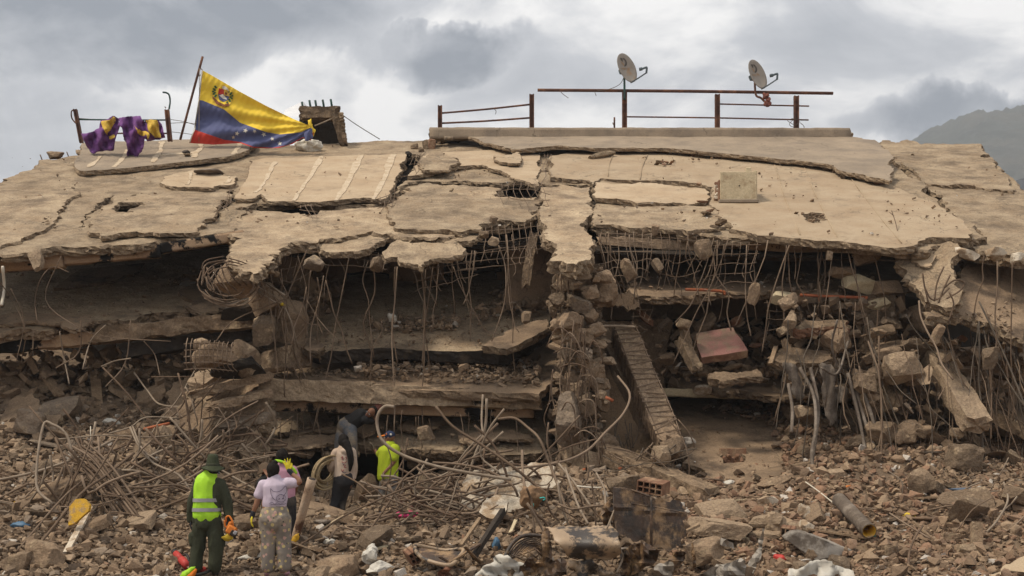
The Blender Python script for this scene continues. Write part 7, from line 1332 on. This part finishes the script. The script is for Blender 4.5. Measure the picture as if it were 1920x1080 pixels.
v, f = tube([W(352, 1072, 19.9), W(366, 1078, 19.8), W(388, 1073, 19.9), W(392, 1068, 20)], .024, 7, 4); obj('handle', mesh('c', v, f, M['boot'], True), rt_)
gc = thing('tool_case', 'green and orange plastic scoop at the bottom edge beside the red rescue tool', 'case', W(352, 1080, 19.6))
cloth('green_half', [(334,1084),(342,1072),(358,1063),(366,1062),(364,1068),(350,1080),(346,1086)], 19.5, wav(.02, .1, .1), 'hivis', gc, .05, .003, .02, 1); cloth('orange_half', [(346,1086),(352,1078),(366,1066),(369,1068),(366,1078),(358,1088)], 19.4, wav(.02, .1, .1), 'capor', gc, .05, .003, .02, 2)
# --- woman in lilac T-shirt
Y = 19.9; s = pxs(Y)
t, J, fr_ = person('woman in lilac T-shirt and patterned trousers raising a yellow gloved hand, back turned', Y, dict(head=(513, 884), neck=(514, 898), che=(515, 912), pel=(515, 962), shL=(491, 911), shR=(541, 906), elL=(481, 945, .0), elR=(562, 903, -.05), wrL=(473, 964, .03), wrR=(545, 886, -.02), hipL=(502, 968), hipR=(529, 968), knL=(503, 1012), knR=(532, 1012), anL=(503, 1066), anR=(535, 1066), ftL=(499, 1078, .1), ftR=(539, 1078, .1)), skin='skinl', hands=False, hh=.225, tw=(.16, .14, .19), depth=(.11, .11, .15), thin=1.05)
fuse('tshirt', [limb(L2((514, 899), (515, 911), (516, 930), (514, 945)), [(.10, .09), (.195, .135), (.175, .14), (.175, .14)]), limb(L2((494, 910), (486, 928)), [.078, .072]), limb(L2((538, 906), (552, 905, -.02)), [.08, .07]), limb(L2((494, 908), (540, 905)), [.062, .066])], 'lilac', t, .011, 3, .010)
fuse('trousers', [limb(L2((514, 946), (515, 960), (515, 978)), [(.15, .125), (.20, .16), (.225, .175)]), limb(L2((503, 975), (503, 1010), (503, 1062)), [(.128, .15), .105, .095]), limb(L2((529, 975), (531, 1010), (534, 1062)), [(.128, .15), .107, .095]), ell(W(504, 974, Y - .07), (.11, .1, .11)), ell(W(527, 974, Y - .07), (.11, .1, .11))], 'printp', t, .011, 3, .011, 9)
fuse('hair', [ell(W(512, 880, Y - .01), (.092, .10, .105)), ell(W(515, 867, Y - .01), (.04, .045, .035)), ell(W(509, 891, Y - .03), (.06, .06, .05))], 'hair', t, .009, 2, .004, 25)
for x in (502, 537): fuse('sock', [limb(L2((x, 1071), (x - (4 if x < 520 else -3), 1078, .1)), [.047, .036])], 'sock', t, .01, 2)
fuse('glove', hand_prims(W(473, 966, Y + .03), (-.15, 0, -1), (1, .2, 0), curl=.6, thumb=-1), 'glovey', t, .007, 1); fuse('cuff', [limb(L2((475, 960, .02), (473, 968, .03)), [.036, .038])], 'gloveb', t, .009, 1)
fuse('glove', hand_prims(W(542, 883, Y - .03), (-.25, -.05, 1), (.1, 1, .0), L=.19, curl=.05, spread=.35, thumb=1), 'glovey', t, .007, 1); fuse('cuff', [limb(L2((548, 889, -.02), (542, 882, -.03)), [.034, .036])], 'gloveb', t, .009, 1)
def onback(pts, r, m, par, name, dy=.128):
    """ink lines following the back of the shirt"""
    L = []
    for P in pts: L.append(tube([W(x, y, Y - (dy + .03) * math.sqrt(max(.05, 1 - ((x - 515.5) * s / .205) ** 2))) for x, y in P], r, 4, 4))
    v, f = tubes(L); obj(name, mesh(name, v, f, M[m], True), par)
onback([[(508,926),(507,916),(512,921),(520,922),(528,919),(536,911),(537,922),(532,930),(533,938)],[(508,926),(512,934),(517,938)],[(519,931),(526,927),(534,930),(536,936),(530,941),(521,940),(518,935),(519,931)]], .0035, 'ink', t, 'printed_animal_outline')
onback([[(523,935),(524,936)],[(530,934),(531,935)]], .011, 'ink', t, 'printed_nostrils'); onback([[(505,944),(510,942),(515,945),(520,943),(526,945),(532,943),(537,945)],[(508,946),(520,946),(534,946)]], .003, 'ink', t, 'printed_lines')
# --- person in pink shirt behind, brown hatted person stooping
Y = 21.3; s = pxs(Y)
t, J, _ = person('person in pink shirt with dark hair, half hidden behind the woman in lilac', Y, dict(head=(527, 856), neck=(530, 870), che=(534, 884), pel=(532, 935), shL=(513, 880), shR=(550, 882), elL=(508, 903), elR=(556, 905), wrL=(503, 892, .15), wrR=(552, 925, .1), hipL=(524, 940), hipR=(542, 940), knL=(522, 980), knR=(545, 980), anL=(522, 1018), anR=(546, 1018), ftL=(520, 1026, .1), ftR=(548, 1026, .1)), fwd=(-.3, 1, 0), hh=.225)
fuse('shirt', [limb(L2((532, 872), (533, 884), (534, 905), (533, 940)), [(.1, .07), (.18, .12), (.165, .13), (.16, .13)]), limb(L2((516, 880), (509, 895)), [.07, .062]), limb(L2((549, 882), (556, 897)), [.07, .062]), limb(L2((515, 879), (549, 880)), [.055, .06])], 'pinkt', t, .012, 3, .006)
fuse('trousers', [limb(L2((524, 938), (522, 980), (522, 1018)), [.11, .08, .07]), limb(L2((542, 938), (545, 980), (546, 1018)), [.11, .08, .07]), limb(L2((533, 932), (533, 945)), [(.16, .13), (.17, .14)])], 'blackp', t, .013, 2, .006)
fuse('hair', [ell(W(529, 854, Y - .02), (.095, .10, .10)), ell(W(530, 845, Y - .03), (.05, .05, .04))], 'hair', t, .01, 2, .004, 25)
v, f = tube([W(512, 866, Y - .05), W(520, 864, Y - .09), W(535, 868, Y - .1), W(549, 878, Y - .08), W(556, 888, Y - .05)], .022, 6, 4); obj('green_strap', mesh('gs', v, f, M['hivis'], True), t)
Y = 22.0; s = pxs(Y)
t, J, _ = person('stooping person under a brown hat holding white paper, seen left of the pink shirt', Y, dict(head=(497, 884, .1), neck=(500, 894, .05), che=(504, 908), pel=(508, 945, -.15), shL=(488, 904), shR=(518, 904), elL=(486, 922, .1), elR=(516, 924, .1), wrL=(492, 908, .3), wrR=(506, 908, .3), hipL=(500, 950, -.1), hipR=(516, 950, -.1), knL=(498, 980, .1), knR=(518, 980, .1), anL=(500, 1010), anR=(518, 1010), ftL=(498, 1016, .1), ftR=(519, 1016, .1)), fwd=(.2, 1, -.4), hh=.22)
fuse('shirt', [limb(L2((501, 897), (504, 912), (507, 950, -.12)), [(.12, .08), (.165, .12), (.15, .12)]), limb(L2((489, 904), (486, 920, .1)), [.062, .055]), limb(L2((517, 904), (516, 922, .1)), [.062, .055])], 'blackt', t, .012, 3, .006); fuse('trousers', [limb(L2((500, 950, -.1), (498, 980, .1), (500, 1010)), [.1, .08, .065]), limb(L2((516, 950, -.1), (518, 980, .1), (518, 1010)), [.1, .08, .065])], 'jeans', t, .013, 2, .006)
lathe(W(498, 882, Y + .08), [(.001, .13), (.07, .12), (.09, .05), (.16, .0), (.16, -.012), (.09, .02)], 'brownhat', 'hat', t, up=(-.45, -.1, 1))
pa = mesh('paper', [W(490, 896, Y - .05), W(506, 893, Y + .1), W(506, 904, Y + .1), W(493, 905, Y - .05)], [(0, 1, 2, 3)], M['whitef']); o = solo('paper', pa, 'white sheet of paper held by the stooping person in the brown hat', 'paper'); sm_ = o.modifiers.new('t', 'SOLIDIFY'); sm_.thickness = .003
# --- woman in beige hoodie with a coil of rope
Y = 24.2; s = pxs(Y)
t, J, _ = person('woman in beige hoodie and black trousers carrying a coil of rope on her arm', Y, dict(head=(643, 826, .02), neck=(645, 839), che=(646, 852), pel=(645, 893), shL=(630, 850), shR=(659, 849), elL=(621, 873, .05), elR=(662, 878), wrL=(628, 888, .2), wrR=(661, 898), hipL=(638, 898), hipR=(652, 898), knL=(630, 935, .05), knR=(640, 938, .2), anL=(620, 968), anR=(638, 974, .15), ftL=(616, 973, .1), ftR=(641, 980, .25)), fwd=(-.35, 1, 0), hh=.22, thin=.9)
fuse('hoodie', [limb(L2((645, 842), (646, 852), (645, 870), (644, 892)), [(.11, .09), (.165, .12), (.155, .13), (.165, .13)]), limb(L2((631, 849), (621, 872, .05), (626, 886, .18)), [.075, .068, .05]), limb(L2((659, 848), (663, 877), (661, 896)), [.075, .062, .05]), limb(L2((632, 847), (658, 846)), [.066, .066]), ell(W(650, 846, Y - .08), (.1, .07, .07))], 'hoodie', t, .011, 3, .013)
fuse('trousers', [limb(L2((645, 890), (645, 902)), [(.165, .13), (.17, .14)]), limb(L2((638, 900), (630, 935, .05), (621, 968)), [.115, .08, .072]), limb(L2((651, 900), (640, 938, .2), (638, 974, .15)), [.118, .085, .07])], 'blackp', t, .011, 3, .012)
fuse('hair', [ell(W(643, 824), (.001,) * 3) if False else ell(W(644, 826, Y), (.092, .105, .118)), limb(L2((648, 832, -.06), (656, 850, -.13), (658, 868, -.13), (656, 882, -.1)), [.08, .06, .045, .02])], 'hair', t, .01, 2, .006, 18)
for q in ([(619, 968), (614, 973, .1)], [(638, 974, .15), (643, 979, .28)]): fuse('shoe', [limb(L2(*q), [.048, .04])], 'boot', t, .01, 2)
def lines(pts, r, m, par, name, dy):
    L = [tube([W(x, y, Y - dy) for x, y in P], r, 4, 3) for P in pts]; v, f = tubes(L); obj(name, mesh(name, v, f, M[m], True), par)
lines([[(640,858),(643,856),(641,861),(645,860)],[(647,857),(650,858),(648,862)],[(641,866),(646,868),(650,865)],[(643,872),(648,872),(645,876),(650,877)],[(640,880),(642,884),(645,880)]], .006, 'redink', t, 'printed_red_marks', .138); lines([[(641,884),(645,886),(650,885)],[(642,869),(646,872)]], .005, 'ink', t, 'printed_dark_marks', .14)
rp_ = thing('rope_coil', 'thick coil of pale rope hanging on the arm of the woman in the hoodie', 'rope', W(611, 910, Y))
rng = np.random.RandomState(4)
M['ropem'] = mat('pale_rope', (.36, .28, .165), (.27, .205, .12), 30, rough=.9, bump=.2)
for i in range(24):
    cx_, cy_ = 611 + rng.uniform(-3, 5), 886 + rng.uniform(-3, 3); kq = rng.uniform(.5, 1.05); ra_, rb2 = 25 * kq, 31 * kq; P = []
    for k in range(13): th = k * math.pi / 6 + i; P.append(W(cx_ + ra_ * math.cos(th) + .25 * rb2 * math.sin(th), cy_ - rb2 * math.sin(th), Y - .1 + .16 * math.cos(th) + rng.uniform(-.012, .012) + i * .008))
    v, f = tube(P, .0155, 6, 3); obj('rope_loop', mesh('rl', v, f, M['ropem'] if 'ropem' in M else M['cable'], True), rp_)
v, f = tube([W(614, 905, Y), W(615, 925, Y - .05), W(619, 938, Y), W(618, 945, Y)], .013, 6, 4); obj('rope_tail', mesh('rt', v, f, M['cable'], True), rp_)
# --- man in lime T-shirt with navy and orange cap
Y = 25.0; s = pxs(Y)
t, J, fr_ = person('man in lime green T-shirt and navy cap with orange peak, reaching left', Y, dict(head=(730, 821), neck=(731, 832), che=(729, 846), pel=(728, 892), shL=(718, 846), shR=(742, 842, -.08), elL=(710, 852, .1), elR=(738, 866, -.12), wrL=(702, 842, .15), wrR=(719, 888, -.16), hipL=(723, 896, .05), hipR=(734, 896, -.05), knL=(718, 928, .05), knR=(735, 930, -.05), anL=(716, 962), anR=(734, 964), ftL=(709, 968), ftR=(727, 970)), hands=False, fwd=(-.85, .25, .05), hh=.235, tw=(.14, .13, .14), depth=(.12, .12, .13), face_on=True)
fuse('tshirt', [limb(L2((731, 835), (729, 846), (728, 868), (727, 893)), [(.10, .08), (.175, .14), (.175, .15), (.185, .15)]), limb(L2((741, 842, -.08), (739, 858, -.12)), [.085, .078]), limb(L2((718, 846), (713, 851, .06)), [.08, .07])], 'lime', t, .011, 3, .015, 8)
fuse('trousers', [limb(L2((728, 890), (728, 902)), [(.16, .14), (.16, .15)]), limb(L2((723, 898, .05), (718, 928, .05), (716, 962)), [.11, .085, .075]), limb(L2((734, 898, -.05), (735, 930, -.05), (734, 964)), [.11, .085, .075])], 'jeans', t, .012, 2, .007)
fuse('glove', hand_prims(W(703, 844, Y + .14), (-.4, .1, 1), (-.6, 0, -.6), curl=.6, thumb=1), 'gloveg', t, .008, 1); fuse('glove', hand_prims(W(720, 886, Y - .16), (-.3, 0, -1), (1, 0, 0), curl=.6, thumb=-1), 'gloveg', t, .008, 1)
hc = J['head']; cp_ = fuse('cap', [ell(hc + Vector((.012, 0, .045)), (.098, .092, .085))], 'navy', t, .009, 2); fuse('peak', [limb([hc + Vector((-.07, .02, .045)), hc + Vector((-.205, .03, .02))], [(.08, .018), (.06, .016)], (0, 1, 0))], 'capor', cp_, .008, 1)
v, f = ell(hc + Vector((.035, -.088, .06)), (.02, .006, .018)); obj('badge', mesh('b', v, f, M['flagw'], True), cp_); v, f = tube([hc + Vector((-.035, -.088, .085)), hc + Vector((-.05, -.084, .07)), hc + Vector((-.036, -.09, .055))], .006, 5, 3); obj('badge', mesh('b', v, f, M['capor'], True), cp_)
# --- man leaning into the upper gap
Y = 26.0; s = pxs(Y)
t, J, fr_ = person('man in black T-shirt and dusty jeans leaning sideways into the gap between the floors', Y, dict(head=(695, 774, -.1), neck=(688, 778), che=(678, 780), pel=(652, 797), shL=(674, 776, .12), shR=(684, 787, -.12), elL=(690, 772, .3), elR=(697, 790, .1), wrL=(703, 768, .2), wrR=(704, 783, .3), hipL=(645, 800, .05), hipR=(656, 802, -.05), knL=(637, 822, .0), knR=(660, 828, -.15), anL=(633, 852, .1), anR=(662, 858, -.05), ftL=(630, 860, .05), ftR=(661, 866, -.1)), fwd=(-.55, -.8, -.15), headup=(.75, 0, .66), hh=.225, tw=(.14, .13, .14), depth=(.13, .12, .13), face_on=True)
fuse('tshirt', [limb([J['neck'] + Vector((-.02, 0, -.01)), J['che'], (J['che'] + J['pel']) / 2, J['pel'] + Vector((.05, 0, .05))], [(.10, .10), (.17, .15), (.165, .15), (.155, .15)], (0, 1, 0)), limb([J['shL'], J['elL']], [.07, .05]), limb([J['shR'], J['elR']], [.075, .055])], 'blackt', t, .012, 3, .008)
fuse('jeans', [limb([J['pel'] + Vector((.06, 0, .05)), J['pel'] + Vector((-.03, 0, -.02))], [(.15, .15), (.165, .165)], (0, 1, 0)), limb([J['hipL'], J['knL'], J['anL']], [.12, .09, .075]), limb([J['hipR'], J['knR'], J['anR']], [.13, .1, .08])], 'jeans', t, .012, 3, .008)
fuse('hair', [ell(J['head'] + Vector((.045, .035, .045)), (.085, .09, .09))], 'hair', t, .009, 2); v, f = tube([W(706, 768, Y - .1), W(711, 763, Y), W(713, 770, Y)], .04, 8, 3); fuse('glove', hand_prims(W(706, 770, Y + .1), (.5, .1, 1), (0, -1, 0), curl=.6), 'redrag', t, .008, 1)
# leaning pipe with rusted foot
lp = thing('leaning_pipe', 'leaning rusted white pipe standing between the lilac woman and the hoodie woman', 'pipe', W(551, 1020, 21.0)); a, b = W(551, 1018, 21.2), W(585, 898, 20.9)
M['rustpipe'] = mat('rust_streaked_pipe', (.42, .31, .22), (.34, .24, .165), 3, rough=.7, bump=.2, c3=(.10, .05, .03), s3=3, t3=(.5, .58)); v, f = tube([a, a.lerp(b, .5), b], .062, 12, 4, .074); obj('tube', mesh('t', v, f, M['rustpipe'], True), lp)
v, f = tube([b - (b - a) * .001, b + (b - a) * .004], .055, 12, 1); obj('bore_shade_disc', mesh('t', v, f, M['black'], True), lp); cloth('yellow_foot', [(543,1015),(549,1006),(560,1000),(560,1012),(553,1022),(545,1024)], 21.05, wav(.01, .1, .1), 'yellow', lp, .05, .01, .03, 3)  # black disc on the closed end stands in for the shaded hollow

# ------------------------------------------------------------------ the hazy air
hm = bpy.data.materials.new('haze_air'); hm.use_nodes = True; hn = hm.node_tree; hn.nodes.clear()
ho = hn.nodes.new('ShaderNodeOutputMaterial'); hv = hn.nodes.new('ShaderNodeVolumePrincipled'); hv.inputs['Color'].default_value = (.86, .90, .96, 1); hv.inputs['Density'].default_value = .0004; hv.inputs['Anisotropy'].default_value = .2
hn.links.new(hv.outputs[0], ho.inputs['Volume'])
v, f = box((0, 1270, 199), (5000, 2800, 402.7)); hz = obj('haze', mesh('haze', v, f, hm)); hz['kind'] = 'stuff'

by = {}
for o in bpy.data.objects:
    if 'label' in o.keys() and 'category' in o.keys(): by.setdefault(o['label'], []).append(o)
for l, os_ in by.items():      # look-alikes in one spot: say which is nearer the camera
    if 2 <= len(os_) <= 5 and len(l.split()) <= 14:
        os_.sort(key=lambda o: o.location.y)
        w = {2: ['nearer', 'farther'], 3: ['nearest', 'middle', 'farthest'], 4: ['nearest', 'second nearest', 'third nearest', 'farthest'], 5: ['nearest', 'second nearest', 'third nearest', 'fourth nearest', 'farthest']}[len(os_)]
        for o, t in zip(os_, w): o['label'] = t + ' ' + l
for o in ORIG:
    del o['_o']
